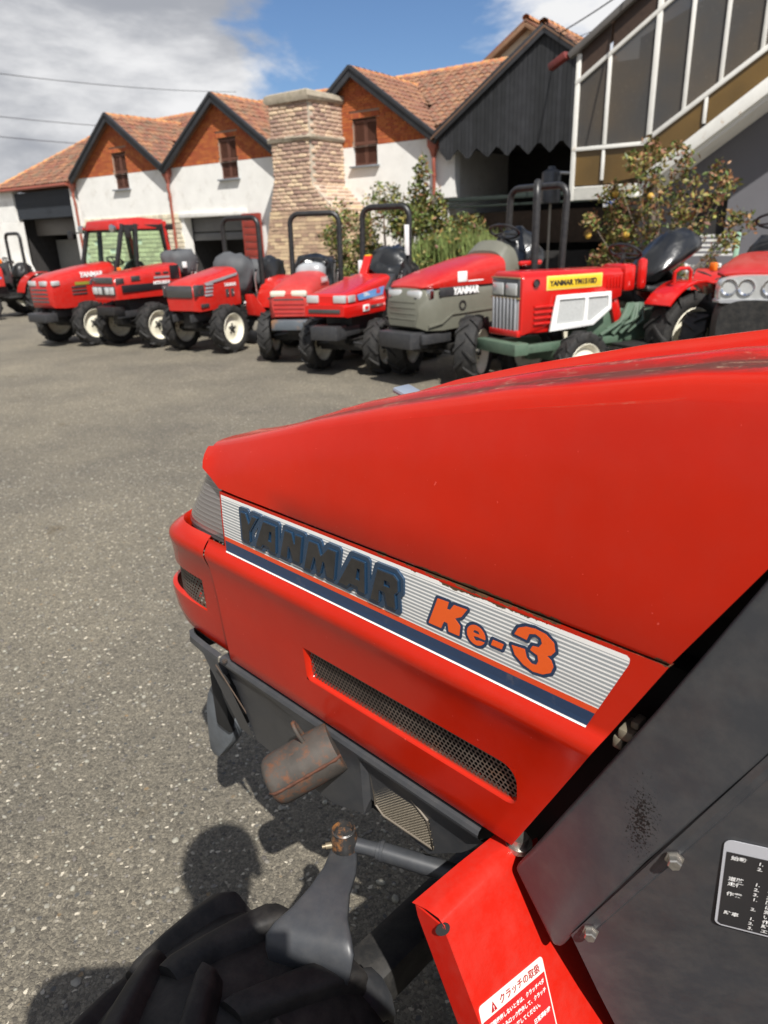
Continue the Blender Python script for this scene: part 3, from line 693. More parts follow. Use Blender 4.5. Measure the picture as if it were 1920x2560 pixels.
for a in (6.06, 8.02, 9.6): bar('mullion', (a, strz(a)+.1), (a, railz(a)-.03), .07, .06)
for i in range(len(AM)-1):
    a0, a1 = AM[i]+.03, AM[i+1]-.03
    if AM[i] < 6.9 < AM[i+1]: poly = [(a0, railz(a0)), (6.9, railz(6.9)), (a1, railz(a1)), (a1, topz(a1)), (a0, topz(a0))]
    else: poly = [(a0, railz(a0)), (a1, railz(a1)), (a1, topz(a1)), (a0, topz(a0))]
    q = MB(); q.prism([(x, Y+.01, z) for x, z in poly], (0, .008, 0)); obj('pane', q, m_pane, stair, smooth=0)
    q = MB(); q.prism([(x, Y+.01, z) for x, z in [(a0, topz(a0)+.04), (a1, topz(a1)+.04), (a1, capz(a1)), (a0, capz(a0))]], (0, .008, 0)); obj('upper_panel', q, m_umber, stair, smooth=0)
for x0, x1 in ((5.45, 6.03), (6.09, 6.9), (6.95, 7.98), (8.06, 9.56)):
    q = MB(); q.prism([(x, Y+.012, z) for x, z in [(x0, strz(x0)+.02), (x1, strz(x1)+.02), (x1, railz(x1)-.04), (x0, railz(x0)-.04)]], (0, .008, 0)); obj('patterned_panel', q, m_amber, stair, smooth=0)
q = MB(); q.box((6.1, Y+.02, 2.19), (1.42, .07, .27))
for k in range(8): q.box((6.1, Y-.02, 2.075+k*.033), (1.42, .02, .012))
obj('landing_fascia', q, m_frame, stair, smooth=0)
q = MB(); q.bar((5.22, Y-.10, capz(5.22)+.02), (10.7, Y-.10, capz(10.7)+.02), .16, .12); obj('gutter', q, mat('grey_metal_gutter', (.16, .15, .14), .4, metal=.3), stair, bev=.01)
q = MB(); q.bar((5.18, Y-.14, 4.86), (4.75, Y+.02, 4.70), .16, .14); obj('gutter_end', q, mat('dark_red_gutter', (.16, .03, .025), .4), stair, bev=.02)
q = MB(); q.prism([(5.3, Y-.05, capz(5.3)+.06), (10.7, Y-.05, capz(10.7)+.06), (10.7, -1.95, capz(10.7)+.06), (5.3, -1.95, capz(5.3)+.06)], (0, 0, .05)); obj('roof', q, m_roofb, stair, smooth=0)
q = MB(); q.prism([(x, Y+.06, z) for x, z in ((5.45, 2.08), (6.9, 2.08), (10.6, 2.08+3.7*.70), (10.6, 2.24+3.7*.70), (6.8, 2.28), (5.45, 2.28))], (0, 1.0, 0)); obj('stair_slab', q, m_plaster, stair, smooth=0)
for k in range(14):
    q = MB(); q.box((7.0+k*.27, -2.48, 2.42+k*.19), (.30, .9, .05)); obj('tread', q, mat('wooden_tread', (.16, .10, .06), .6), stair, smooth=0)
q = MB(); q.box((5.9, -1.97, 3.5), (1.2, .05, 2.6)); obj('back_board', q, mat('tan_board', (.20, .14, .085), .7), stair, smooth=0)
gwl = thing('grey_wall', 'dark grey rendered wall under the glazed stair', 'wall', HP, HR)
m_greyw = mat('grey_render', (0.135, 0.133, 0.145), 0.85, var=0.06, vscale=1.5, bump=0.003, bscale=40)
q = MB(); q.prism([(6.3, -1.9, 0), (13.5, -1.9, 0), (13.5, -1.9, 8), (6.3, -1.9, 5.2)], (0, .3, 0), [rect3(7.75, 8.45, 1.25, 2.0, -1.9)]); gw_o = obj('wall', q, m_greyw, gwl, smooth=0)
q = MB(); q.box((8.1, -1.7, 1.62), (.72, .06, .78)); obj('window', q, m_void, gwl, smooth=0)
q = MB(); q.tube([(9.85, -1.93, 3.05), (9.75, -2.1, 3.02)], .05, 8); q.lathe([(0, .02), (.05, .10), (.08, .11)], 12, 'Z', (9.72, -2.14, 2.96)); obj('wall_lamp', q, m_silver, gwl, smooth=40)
hn = thing('house_number', 'small white and blue number plate under the stair landing', 'number sign', (0, 0, 0))
hn.location = HP; hn.rotation_euler = (0, 0, HR)
q = MB(); q.box((6.32, -3.06, 1.985), (.34, .015, .19)); pl = obj('plate', q, m_whitep, hn, bev=.004)
text_on('lettering', '165', .17, (6.19, -3.071, 1.925), (1, 0, 0), (0, 0, 1), mat('blue_enamel', (.03, .08, .30), .3), hn, bold=.004)

# dark drum on a thin post inside the open barn
dm = thing('metal_drum', 'dark grey metal drum with side pipe raised on a thin post under the black shed', 'drum', HP, HR)
q = MB(); q.lathe([(2.05, .05), (2.06, .22), (2.12, .23), (2.7, .23), (2.74, .22), (2.80, .10), (2.86, .08)], 24, 'Z', (4.5, -2.0, 0), (True, True)); obj('barrel', q, mat('dull_steel_blue', (.07, .075, .085), .4, metal=.4), dm, smooth=40)
q = MB(); q.tube([(4.55, -2.0, 2.72), (5.0, -2.05, 2.68)], .035, 8); obj('side_pipe', q, m_silver, dm, smooth=40)
q = MB(); q.tube([(4.5, -2.0, 0), (4.5, -2.0, 2.06)], .03, 8); q.box((4.5, -2, .01), (.3, .3, .02)); obj('post', q, mat('pale_post', (.22, .2, .17), .5), dm, smooth=40)
# overhead wires
def wire(name, label, a, b, sag, r=.012):
    a, b = Vector(a), Vector(b); P = [a.lerp(b, k/24)-Vector((0, 0, sag*4*(k/24)*(1-k/24))) for k in range(25)]
    q = MB(); q.tube(P, r, 6); tag(obj(name, q, m_black, None), label, 'power line', 'overhead wires')
def ray_pt(d, t): return Vector((d[0]*t, d[1]*t, 1.5+d[2]*t))
wire('power_line', 'uppermost overhead wire crossing the cloudy sky at the left', ray_pt((-.52, .84, .186), 30), ray_pt((-.16, .975, .163), 46), .25)
wire('power_line', 'middle overhead wire in the sky above the left end of the house', ray_pt((-.52, .84, .145), 30), ray_pt((-.22, .965, .124), 46), .2)
wire('power_line', 'lowest overhead wire just above the long sloping roof', ray_pt((-.52, .84, .125), 30), ray_pt((-.22, .965, .104), 46), .2)
wire('power_line', 'service wire rising from the black shed ridge to the upper right', (4.6, 20.9, 5.95), (5.2, 15.0, 5.75), .05, .016)
wire('power_line', 'thin service wire beside the stair gutter above the black shed', (4.9, 21.5, 5.9), (7.0, 16.0, 6.05), .05, .008)

# ------------------------------------------------------------------ plants
def leaf_mat(name, base, var=.3):
    m = mat(name, base, .5, var=var, vscale=3, island=.45, spec=.4)
    b = m.node_tree.nodes['Principled BSDF']; b.inputs['Subsurface Weight'].default_value = 0.0
    return m
m_leaf = leaf_mat('green_leaf', (.085, .115, .025)); m_leafy = leaf_mat('yellow_green_leaf', (.21, .185, .05)); m_leafr = leaf_mat('russet_leaf', (.23, .11, .05))
m_blade = leaf_mat('grass_blade', (.17, .21, .065)); m_bark = mat('grey_bark', (.19, .15, .12), .9, var=.25, vscale=20, bump=.006, bscale=50)
def leaf(mb, p, s, q=None):
    d = Vector((rnd.gauss(0, 1), rnd.gauss(0, 1), rnd.gauss(0, .8))).normalized(); w = d.orthogonal().normalized(); w = Matrix.Rotation(rnd.uniform(0, PI), 3, d) @ w
    n = d.cross(w); a = p; b = p+d*s*.5+w*s*.24+n*s*.05; c = p+d*s; e = p+d*s*.5-w*s*.24+n*s*.05
    mb.add([a, b, c, e], [(0, 1, 2, 3)])
def clumps(mbs, blobs, size):
    for c, r, n in blobs:
        c = Vector(c)
        for k in range(n):
            v = Vector((rnd.gauss(0, 1), rnd.gauss(0, 1), rnd.gauss(0, 1))).normalized()*rnd.random()**.42
            leaf(rnd.choices([m for m, w in mbs], [w for m, w in mbs])[0], c+Vector((v.x*r[0], v.y*r[1], v.z*r[2])), size*rnd.uniform(.6, 1.3))
def H(a, y, z):                                                     # a point given along the front of the house -> world
    c, s = math.cos(HR), math.sin(HR); return Vector((HP[0]+a*c-y*s, HP[1]+a*s+y*c, z))
b = thing('shrub', 'bushy green shrub with tall pointed shoots before the white wall beside the chimney', 'shrub', H(1.4, -4, 0))
o0 = H(1.4, -4, 0); A, B_, Cc = MB(), MB(), MB()
bl = []
for k in range(88):
    q = rnd.uniform(-2.0, 2.0); z = rnd.uniform(.25, 2.55-.42*abs(q+.3)); bl.append((H(1.4+q, -4+rnd.uniform(-.6, .6), z)-o0, (.36, .36, .30), 150))
for q, zt in ((-.05, 2.55), (.62, 2.95), (.78, 3.1), (.45, 2.5), (1.25, 2.35), (.15, 2.2), (1.0, 2.1)):
    for zz in np.arange(1.5, zt, .12): bl.append((H(1.4+q+rnd.uniform(-.05, .05), -4, zz)-o0, (.20*(1-.55*(zz-1.5)/(zt-1.5)),)*2+(.12,), int(46*(1-.5*(zz-1.5)/(zt-1.5)))))
clumps([(A, .55), (B_, .33), (Cc, .12)], bl, .115)
obj('foliage', A, m_leaf, b, smooth=0, weld=False, recalc=False); obj('foliage', B_, m_leafy, b, smooth=0, weld=False, recalc=False); obj('foliage', Cc, m_leafr, b, smooth=0, weld=False, recalc=False)
t = MB()
for q in (-.4, .1, .5, .9): t.tube([H(1.4+q*.4, -4, 0)-o0, H(1.4+q*.8, -4.05, .9)-o0, H(1.4+q, -4, 1.7)-o0, H(1.4+q*1.1+.1, -4, 2.4)-o0], [.05, .035, .025, .008], 6)
obj('trunk', t, m_bark, b, smooth=50)
b = thing('grass_clump', 'tall pale green grass-like clump growing behind the grey-green nosed tractor', 'plant', H(3.2, -4.2, 0)); o0 = H(3.2, -4.2, 0); A = MB()
for k in range(1500):
    q = rnd.uniform(-1.2, 1.1); yy = rnd.uniform(-.5, .5); p = H(3.2+q, -4.2+yy, .55+rnd.uniform(0, .3))-o0; h = rnd.uniform(.5, .95)*(1-.18*abs(q)); d = Vector((rnd.gauss(0, .14), rnd.gauss(0, .14), 1))*h; w = Vector((.010, .006, 0))
    A.add([p-w, p+w, p+d*.6+w*.8, p+d+Vector((rnd.gauss(0, .05), rnd.gauss(0, .05), 0)), p+d*.6-w*.8], [(0, 1, 2, 3, 4)])
gb = obj('blade', A, m_blade, b, smooth=0, weld=False, recalc=False); gb['kind'] = 'stuff'
A, B_ = MB(), MB(); clumps([(A, .6), (B_, .4)], [((rnd.uniform(-1.0, .9), rnd.uniform(-.8, .6), rnd.uniform(.2, .85)), (.35, .35, .3), 90) for k in range(22)], .08)
obj('foliage', A, m_leaf, b, smooth=0, weld=False, recalc=False); obj('foliage', B_, m_leafy, b, smooth=0, weld=False, recalc=False)

o0 = H(8.45, -6.8, 0)
b = thing('fruit_tree', 'sparse russet-leaved fruit tree with yellow fruit before the stair enclosure', 'tree', o0); A, B_, Cc = MB(), MB(), MB(); t = MB()
tips = [(7.62, 1.95), (7.45, 1.9), (7.6, 1.3), (7.5, 1.0), (7.85, 1.6), (8.3, 2.2), (8.7, 1.65), (8.0, 2.75), (8.25, 2.5), (8.15, 2.2), (8.55, 2.35), (8.7, 2.05), (9.15, 2.2), (9.35, 2.05), (9.25, 1.85), (8.9, 1.75), (8.45, 1.8), (8.1, 1.95), (7.75, 2.1), (7.5, 1.75), (7.4, 1.4), (7.65, 1.5), (7.9, 1.3), (8.3, 1.4), (8.2, 1.15), (8.65, 1.45), (8.95, 1.4), (9.45, 1.55), (9.6, 1.45), (7.55, 1.1), (7.85, .95), (8.6, 1.2), (8.35, 1.0), (7.35, 1.6), (7.7, 1.75), (8.5, 2.6), (8.05, 2.4), (9.55, 1.3), (8.8, .8), (9.1, .9)]
bl = []
for a, z in tips:
    yy = -6.8+rnd.uniform(-.5, .5); p = H(a, yy, z)-o0
    mid = H((a+8.45)/2+rnd.uniform(-.1, .1), (yy-6.8)/2, max(.5, z*.55))-o0
    t.tube([Vector((rnd.uniform(-.05, .05), 0, .3)), mid, p], [.018, .010, .004], 5)
    dense = 1.5 if a < 7.95 and z < 1.9 else 1.0
    for q in range(3): bl.append((p+Vector((rnd.uniform(-.13, .13), rnd.uniform(-.13, .13), rnd.uniform(-.14, .1))), (.15, .15, .13), int(34*dense)))
    for q in range(2): bl.append((p.lerp(mid, rnd.uniform(.2, .7)), (.10, .10, .10), 10))
t.tube([(0, 0, 0), (.02, 0, .5), (-.06, .03, 1.1), (-.22, .02, 1.7), (-.25, 0, 2.3)], [.06, .05, .04, .03, .01], 7)
clumps([(A, .28), (B_, .38), (Cc, .34)], bl, .095)
obj('trunk', t, m_bark, b, smooth=50)
obj('foliage', A, m_leaf, b, smooth=0, weld=False, recalc=False); obj('foliage', B_, m_leafy, b, smooth=0, weld=False, recalc=False); obj('foliage', Cc, m_leafr, b, smooth=0, weld=False, recalc=False)
m_fruit = mat('yellow_fruit', (.50, .30, .04), .6, var=.3, vscale=20)
FR = MB(); FR.lathe([(-.05, .012), (-.045, .03), (-.02, .05), (.01, .052), (.035, .035), (.05, .012)], 12, 'Z', (0, 0, 0), (True, True)); FR_ME = FR.mesh('fruit', m_fruit, smooth=80)
for a, z in ((7.72, 1.98), (8.28, 1.92), (7.95, 1.36), (7.32, 1.36)):
    p = H(a, -7.15, z)-o0; link('fruit', FR_ME, b, p)

rk = thing('slatted_rack', 'white slatted plastic rack with pale green end posts below the fruit tree', 'rack', HP, HR)
m_mint = mat('pale_green_plastic', (.42, .66, .50), .4, var=.05)
for tier, (z0, z1, a0, a1) in enumerate(((1.0, 1.30, 8.62, 9.44), (.45, .82, 8.66, 9.2))):
    n = 5
    for k in range(n):
        q = MB(); q.box(((a0+a1)/2, -6.0, z0+(z1-z0)*k/(n-1)), (a1-a0, .03, .035)); obj('slat', q, m_whitep, rk, smooth=0)
    for a in (a0, a1):
        q = MB(); q.box((a, -6.0, (z0+z1)/2-.02), (.07, .06, z1-z0+.12)); q.box((a, -6.0, z0/2), (.04, .04, z0)); obj('post', q, m_mint if tier == 0 else m_whitep, rk, bev=.008)

# ------------------------------------------------------------------ parked tractors: x forward from the front axle, y to the tractor's left
WCACHE = {}
def tyre_mb(Rr, w, n, lug=.028, seg=40):
    mb = MB(); h = w/2
    mb.lathe([(-h*.72, Rr*.60), (-h*.98, Rr*.72), (-h*1.0, Rr*.84), (-h*.86, Rr*.925), (-h*.4, Rr*.945), (0, Rr*.95), (h*.4, Rr*.945), (h*.86, Rr*.925), (h*1.0, Rr*.84), (h*.98, Rr*.72), (h*.72, Rr*.60)], seg)
    for s in (-1, 1):
        for i in range(n):
            q0 = 2*PI*(i+(.5 if s > 0 else 0))/n; sl = .62*2*PI/n*(-1); wl = 2*PI/n*.20
            rows = []
            for t, yy, rr, rb, wd in ((0, -.06, 1.0, .93, .8), (.45, .45, 1.0, .93, 1.0), (.9, .94, .985, .90, 1.15), (1.05, 1.06, .90, .84, 1.1)):
                qc = q0+sl*t; a = qc-wl*wd/2; b2 = qc+wl*wd/2; y = s*h*yy
                rows.append([(Rr*rb*math.cos(a), y, Rr*rb*math.sin(a)), (Rr*rr*math.cos(a+.15*wl), y, Rr*rr*math.sin(a+.15*wl)), (Rr*rr*math.cos(b2-.15*wl), y, Rr*rr*math.sin(b2-.15*wl)), (Rr*rb*math.cos(b2), y, Rr*rb*math.sin(b2))])
            mb.loft(rows)
    return mb
def rim_mb(Rr, w):
    mb = MB(); r = Rr*.61; h = w/2
    mb.lathe([(h*.80, r*1.04), (h*.86, r*1.02), (h*.80, r*.97), (h*.45, r*.86), (h*.30, r*.80), (h*.24, r*.55), (h*.42, r*.40), (h*.42, r*.22), (h*.10, r*.20)], 28)
    mb.lathe([(-h*.8, r*1.03), (-h*.5, r*.9), (h*.24, r*.78)], 28)
    return mb
def hub_mb(Rr, w):
    mb = MB(); r = Rr*.61; h = w/2
    mb.lathe([(-h*.6, r*.2), (h*.5, r*.2), (h*.62, r*.15), (h*.62, .001)], 12)
    for k in range(5):
        a = 2*PI*k/5; mb.lathe([(h*.3, .014), (h*.52, .014), (h*.52, .001)], 6, 'Y', (r*.31*math.cos(a), 0, r*.31*math.sin(a)))
    return mb
def wheel(name, parent, x, y, Rr, w, n=13, rim=None, steer=0.0):
    key = (round(Rr, 3), round(w, 3), n)
    if key not in WCACHE: WCACHE[key] = (tyre_mb(Rr, w, n).mesh('tyre', m_tyre, smooth=32, weld=False), rim_mb(Rr, w).mesh('rim', None, smooth=40), hub_mb(Rr, w).mesh('hub', m_engine, smooth=40))
    ty, ri, hu = WCACHE[key]
    rim = rim or m_cream
    if rim.name not in [m.name for m in ri.materials if m]: ri.materials.clear(); ri.materials.append(rim)
    s = 1 if y > 0 else -1
    wh = link(name, ty, parent, (x, y, Rr), (0, rnd.uniform(0, 1), (0 if s > 0 else PI)+R(steer)))
    link('rim', ri, wh); link('hub', hu, wh); return wh
def ring(x, zb, zt, hb, hm, e=3.4, zs=.45):
    zm = zb+(zt-zb)*zs; P = [(x, hb, zb), (x, (hb+hm)/2*1.01, zb+(zm-zb)*.5), (x, hm, zm)]
    for k in range(1, 9):
        q = PI/2*k/8; P.append((x, hm*max(math.cos(q), 0)**(2/e), zm+(zt-zm)*math.sin(q)**(2/e)))
    return P+[(a, -b2, c) for a, b2, c in reversed(P[:-1])]
def hood(parent, m, secs, name='hood', **k):
    q = MB(); q.loft([ring(*s_) for s_ in secs]); return obj(name, q, m, parent, smooth=k.get('smooth', 38))
def B(name, parent, m, *boxes, bev=.008, **k):
    q = MB()
    for b2 in boxes: q.box(*b2)
    return obj(name, q, m, parent, bev=bev, **k)
def side_text(parent, s, size, x, z, y, m, shear=.2, bold=.006, tilt=0.0): return text_on('lettering', s, size, (x, y, z), (-1, 0, tilt), (0, 0, 1), m, parent, shear=shear, bold=bold)
def rops(parent, x, hw, z0, z1, lean=0.0, m=m_black, r=.036):
    c = .12; q = MB(); P = [(x, hw, z0), (x-lean*.5, hw, (z0+z1)/2), (x-lean, hw, z1-c)] + [(x-lean, hw-c+c*math.cos(t), z1-c+c*math.sin(t)) for t in (.4, .8, 1.2, PI/2)]
    P = P+[(a, -b2, z) for a, b2, z in reversed(P)]; q.tube(P, r, 8); return obj('roll_bar', q, m, parent, smooth=50)
def steering(parent, x, z, r=.18):
    q = MB(); q.tube([(x+.42*r*math.cos(a)*1, r*math.sin(a), z+r*.9*math.cos(a)*-.0+.35*r*math.cos(a)) for a in [2*PI*k/20 for k in range(20)]], .014, 6, closed=True)
    for a in (0, 2.1, 4.2): q.tube([(x, 0, z-.02), (x+.42*r*math.cos(a), r*math.sin(a), z+.35*r*math.cos(a))], .01, 5)
    q.tube([(x, 0, z-.02), (x+.14, 0, z-.38)], .022, 6); return obj('steering_wheel', q, m_black, parent, smooth=50)
def fender(parent, m, x, y, r, w, a0=10, a1=170, th=.02):
    q = MB(); P = arc((x, r*.0), r, a0, a1, 12); rows = []
    s = 1 if y > 0 else -1
    for px, pz in P:
        dx, dz = (px-x), pz; ln = math.hypot(dx, dz)+1e-6; nx, nz = dx/ln*th, dz/ln*th
        rows.append([(px, y-w/2*s, pz+.45), (px, y+w/2*s, pz+.45), (px-nx, y+w/2*s, pz+.45-nz), (px-nx, y-w/2*s, pz+.45-nz)])
    q.loft(rows); return obj('fender', q, m, parent, smooth=40)
def lump(parent, name, m, c, d, seed=1, rough=.16, n=2):
    bm = bmesh.new(); bmesh.ops.create_icosphere(bm, subdivisions=3, radius=1); rr = random.Random(seed); ph = [rr.uniform(0, 6) for _ in range(6)]
    V = []
    for v in bm.verts:
        p = v.co; f = 1+rough*(math.sin(p.x*3.1+ph[0])+math.sin(p.y*3.7+ph[1])+math.sin(p.z*4.3+ph[2]))/3+rough*.6*math.sin(p.x*7+p.z*6+ph[3])*math.sin(p.y*6+ph[4])
        sq = 1/max(abs(p.x)**4+abs(p.y)**4+abs(p.z)**4, 1e-6)**.25; f *= .55+.45*sq
        V.append((c[0]+p.x*d[0]*f, c[1]+p.y*d[1]*f, c[2]+p.z*d[2]*f))
    q = MB(); q.add(V, [tuple(v.index for v in f.verts) for f in bm.faces]); bm.free(); return obj(name, q, m, parent, smooth=60)
def running_gear(t, wb=1.25, rf=.30, wf=.17, rr_=.44, wr=.26, tf=.44, trr=.50, frame=m_engine, rim=None, fend=m_red, steer=0, fw_rim=None):
    for s in (1, -1):
        wheel('front_wheel', t, 0, s*tf, rf, wf, 12, fw_rim or rim, steer); wheel('rear_wheel', t, -wb, s*trr, rr_, wr, 14, rim)
        if fend: fender(t, fend, -wb, s*(trr-.02), rr_+.06-.0, wr+.06)
    B('chassis', t, frame, ((-wb*.42, 0, .46), (wb*1.3, .22, .22)), ((-wb, 0, .44), (.34, .5, .26)), ((0, 0, rf), (.12, tf*1.7, .11)), ((.05, 0, .42), (.25, .18, .2)))
    B('engine', t, m_engine, ((-.22, 0, .60), (.85, .34, .3)), bev=.02)
    B('footboard', t, m_engine, ((-wb*.62, 0, .44), (.55, .86, .03)))
GROUP = 'compact tractors parked in a row in the yard'
def tractor(label, x, y, head, group=GROUP): return thing('tractor', label, 'tractor', (x, y, 0), PI/2-R(head), group)
def slats(t, name, m, x, hw, zs, h, th=.02):
    for z in zs: B(name, t, m, ((x, 0, z), (th, hw*2, h)), bev=.004)

HEAD = -146
def fittings(t, seed, wb=1.25, zt=1.05, hw=.27):
    q_ = random.Random(seed)
    for k in range(5):
        y = q_.uniform(-.2, .26); x = q_.uniform(-.9, -.45); h = MB()
        h.tube([(x, y, .50), (x-.05, y+q_.uniform(.02, .12), .62), (x-.18, y+q_.uniform(-.05, .1), .74), (x-.28, y, .60)], .016, 6); obj('hose', h, m_engine, t, smooth=50)
    for k in range(3):
        y = (.30, -.28, .22)[k]; x = -wb+.42-.1*k; h = MB(); h.tube([(x, y, .55), (x+.05, y+.02, .95+.05*k), (x+.02, y+.03, 1.06+.05*k)], .010, 6); l = obj('lever', h, m_steel, t, smooth=50)
        h = MB(); h.lathe([(0, .010), (.012, .022), (.035, .020), (.045, .004)], 10, 'Z', (x+.02, y+.03, 1.04+.05*k)); obj('knob', h, m_blackp, l, smooth=60)
    for s in (1, -1):
        h = MB(); h.tube([(.10, s*.06, .36), (.12, s*.34, .33)], .014, 7); obj('tie_rod', h, m_dgrey, t, smooth=50)
        h = MB(); h.lathe([(-.05, .05), (.02, .055), (.05, .035)], 12, 'Z', (0, s*.32, .33)); obj('kingpin', h, m_engine, t, smooth=50)
    h = MB(); h.tube([(-.10, -hw*.6, zt-.1), (-.10, -hw*.6, zt+.03)], .02, 8); 
    for s in (1, -1): B('front_stay', t, m_dgrey, ((.24, s*.16, .50), (.40, .03, .10)), bev=.006)
    h = MB(); h.tube([(.2, .12, .40), (-.5, .16, .36), (-.9, .12, .42)], .022, 7); obj('drive_shaft', h, m_engine, t, smooth=50)
    B('pedal', t, m_steel, ((-wb*.62+.2, .26, .58), (.07, .09, .012)), ((-wb*.62+.14, .26, .53), (.12, .012, .02)), bev=.003)
    B('plate', t, m_whitep, ((-wb*.5, .24, .62), (.05, .004, .03)), bev=0)
# 1: cab tractor
t = tractor('red cab tractor with green tinted windows second from the left end of the row', -4.85, 11.75, HEAD)
running_gear(t, 1.5, .34, .20, .52, .32, .48, .56)
hood(t, m_red, [(.50, .66, .98, .20, .23, 3), (.46, .60, 1.04, .27, .29, 3.2), (.30, .585, 1.09, .30, .31, 3.4), (-.2, .585, 1.17, .30, .31, 3.6), (-.70, .585, 1.22, .30, .31, 3.6)])
for s in (1, -1): B('headlight', t, m_lens, ((.492, s*.13, .955), (.05, .17, .075)), bev=.015); B('side_lamp', t, m_lens, ((.40, s*.292, .955), (.13, .05, .07)), bev=.012)
slats(t, 'grille_slat', m_lensdark, .492, .21, (.86, .80, .74, .69), .032)
for s in (1, -1):
    for z in (.88, .83, .78): B('side_vent', t, m_lensdark, ((.02, s*.313, z), (.26, .012, .028)), bev=.003)
    side_text(t, 'YANMAR', .10, -.02, 1.02, .315, m_whitep) if s > 0 else None
B('decal_stripe', t, mat('violet_print', (.10, .08, .42), .35), ((-.42, .314, .93), (.5, .006, .05)), bev=0); B('decal_stripe', t, mat('olive_print', (.25, .24, .04), .35), ((-.06, .314, .93), (.28, .006, .045)), bev=0)
B('weight_bracket', t, m_dgrey, ((.52, 0, .46), (.22, .46, .13)), bev=.015)
cab = MB(); P = {'fl': (-.62, .46), 'rl': (-1.55, .46)}
for s in (1, -1):
    cab.bar((-.58, s*.44, .98), (-.85, s*.44, 1.77), .06, .06); cab.bar((-.95, s*.46, .62), (-1.08, s*.46, 1.77), .07, .06); cab.bar((-1.72, s*.46, .95), (-1.62, s*.46, 1.77), .08, .08)
    cab.bar((-.60, s*.45, .98), (-1.72, s*.46, .98), .05, .10); cab.bar((-.84, s*.44, 1.71), (-1.62, s*.46, 1.71), .05, .10)
cab.bar((-.60, -.44, 1.0), (-.60, .44, 1.0), .06, .08); cab.bar((-.85, -.44, 1.71), (-.85, .44, 1.71), .06, .08); cab.bar((-1.72, -.44, .98), (-1.72, .44, .98), .06, .08)
obj('cab_frame', cab, m_black, t, bev=.008)
q = MB()
for s in (1, -1): q.bar((-1.71, s*.47, .90), (-1.64, s*.47, 1.81), .14, .05)
obj('rear_pillar', q, m_red, t, bev=.015)
q = MB(); q.loft([[(-.78, -.44, 1.69), (-.78, .44, 1.69), (-.80, .40, 1.83), (-.80, -.40, 1.83)], [(-1.2, -.5, 1.69), (-1.2, .5, 1.69), (-1.2, .44, 1.87), (-1.2, -.44, 1.87)], [(-1.72, -.48, 1.69), (-1.72, .48, 1.69), (-1.70, .42, 1.84), (-1.70, -.42, 1.84)]]); obj('cab_roof', q, m_red, t, bev=.02)
def pane(t, pts, m=m_cabglass, name='window_pane'):
    q = MB(); n = (Vector(pts[1])-Vector(pts[0])).cross(Vector(pts[2])-Vector(pts[0])).normalized(); q.prism(pts, n*.006); return obj(name, q, m, t, smooth=0)
pane(t, [(-.62, -.42, 1.03), (-.62, .42, 1.03), (-.84, .42, 1.69), (-.84, -.42, 1.69)], name='windscreen')
for s in (1, -1):
    pane(t, [(-.64, s*.45, 1.02), (-.98, s*.46, 1.02), (-1.06, s*.46, 1.67), (-.86, s*.45, 1.67)]); pane(t, [(-1.06, s*.46, 1.02), (-1.68, s*.46, 1.02), (-1.60, s*.46, 1.67), (-1.12, s*.46, 1.67)])
pane(t, [(-1.72, .42, 1.02), (-1.72, -.42, 1.02), (-1.64, -.42, 1.67), (-1.64, .42, 1.67)])
for s in (1, -1):
    q = MB(); q.lathe([(-.03, .03), (0, .055), (.05, .06), (.055, .001)], 14, 'X', (-.72, s*.40, 1.71)); obj('work_light', q, m_chrome, t, smooth=40)

for P_, c_, d_ in (([(-.85, .44, 1.66), (-.75, .62, 1.69), (-.72, .70, 1.66)], (-.72, .72, 1.63), (.03, .10, .14)), ([(-1.65, .46, 1.71), (-1.6, .66, 1.73)], (-1.58, .70, 1.71), (.05, .12, .09)), ([(-.85, -.44, 1.66), (-.72, -.70, 1.67)], (-.70, -.72, 1.63), (.04, .12, .14))):
    q = MB(); q.tube(P_, .012, 6); q.box(c_, d_); obj('mirror', q, m_black, t, bev=.01)
B('turn_signal', t, m_orange, ((-.62, .50, 1.10), (.05, .06, .06)), bev=.01)
lump(t, 'seat', m_black, (-1.35, 0, .95), (.2, .22, .26), 3); steering(t, -.95, 1.22)
fittings(t, 1321, 1.5)
# 2: red tractor with black side band
t = tractor('red tractor with broad black side band and four square lamps beside the cab tractor', -3.72, 11.30, HEAD)
running_gear(t, 1.4, .33, .20, .48, .30, .47, .54)
hood(t, m_red, [(.47, .72, 1.02, .25, .26, 4), (.42, .72, 1.07, .275, .285, 4.2), (-.2, .72, 1.13, .29, .295, 4.5), (-.74, .72, 1.18, .30, .30, 4.5)])
B('grille', t, m_lensdark, ((.475, 0, .845), (.03, .50, .13)), ((.47, 0, .99), (.03, .44, .085)), bev=.012)
for s in (1, -1): B('headlight', t, m_lens, ((.488, s*.19, .845), (.03, .10, .10)), ((.488, s*.08, .845), (.03, .08, .10)), bev=.01); B('headlight', t, m_lensdark, ((.40, s*.285, .98), (.14, .02, .08)), bev=.006)
for s in (1, -1):
    B('side_band', t, m_blackp, ((-.17, s*.299, .865), (1.12, .010, .105)), bev=.003)
    B('side_vent', t, m_lensdark, ((.12, s*.294, 1.0), (.16, .012, .07)), bev=.004); B('side_vent', t, m_lensdark, ((-.30, s*.299, 1.05), (.10, .012, .03)), ((-.45, s*.299, 1.05), (.10, .012, .03)), bev=.003)
    B('rear_panel', t, m_blackp, ((-.62, s*.302, 1.05), (.18, .012, .2)), bev=.004)
side_text(t, 'MITSUBISHI', .062, -.18, .895, .306, m_whitep, bold=.003); B('decal_stripe', t, m_silver, ((-.36, .302, .99), (.30, .006, .03)), bev=0)
B('weight_bracket', t, m_black, ((.42, 0, .56), (.2, .40, .12)), bev=.012)
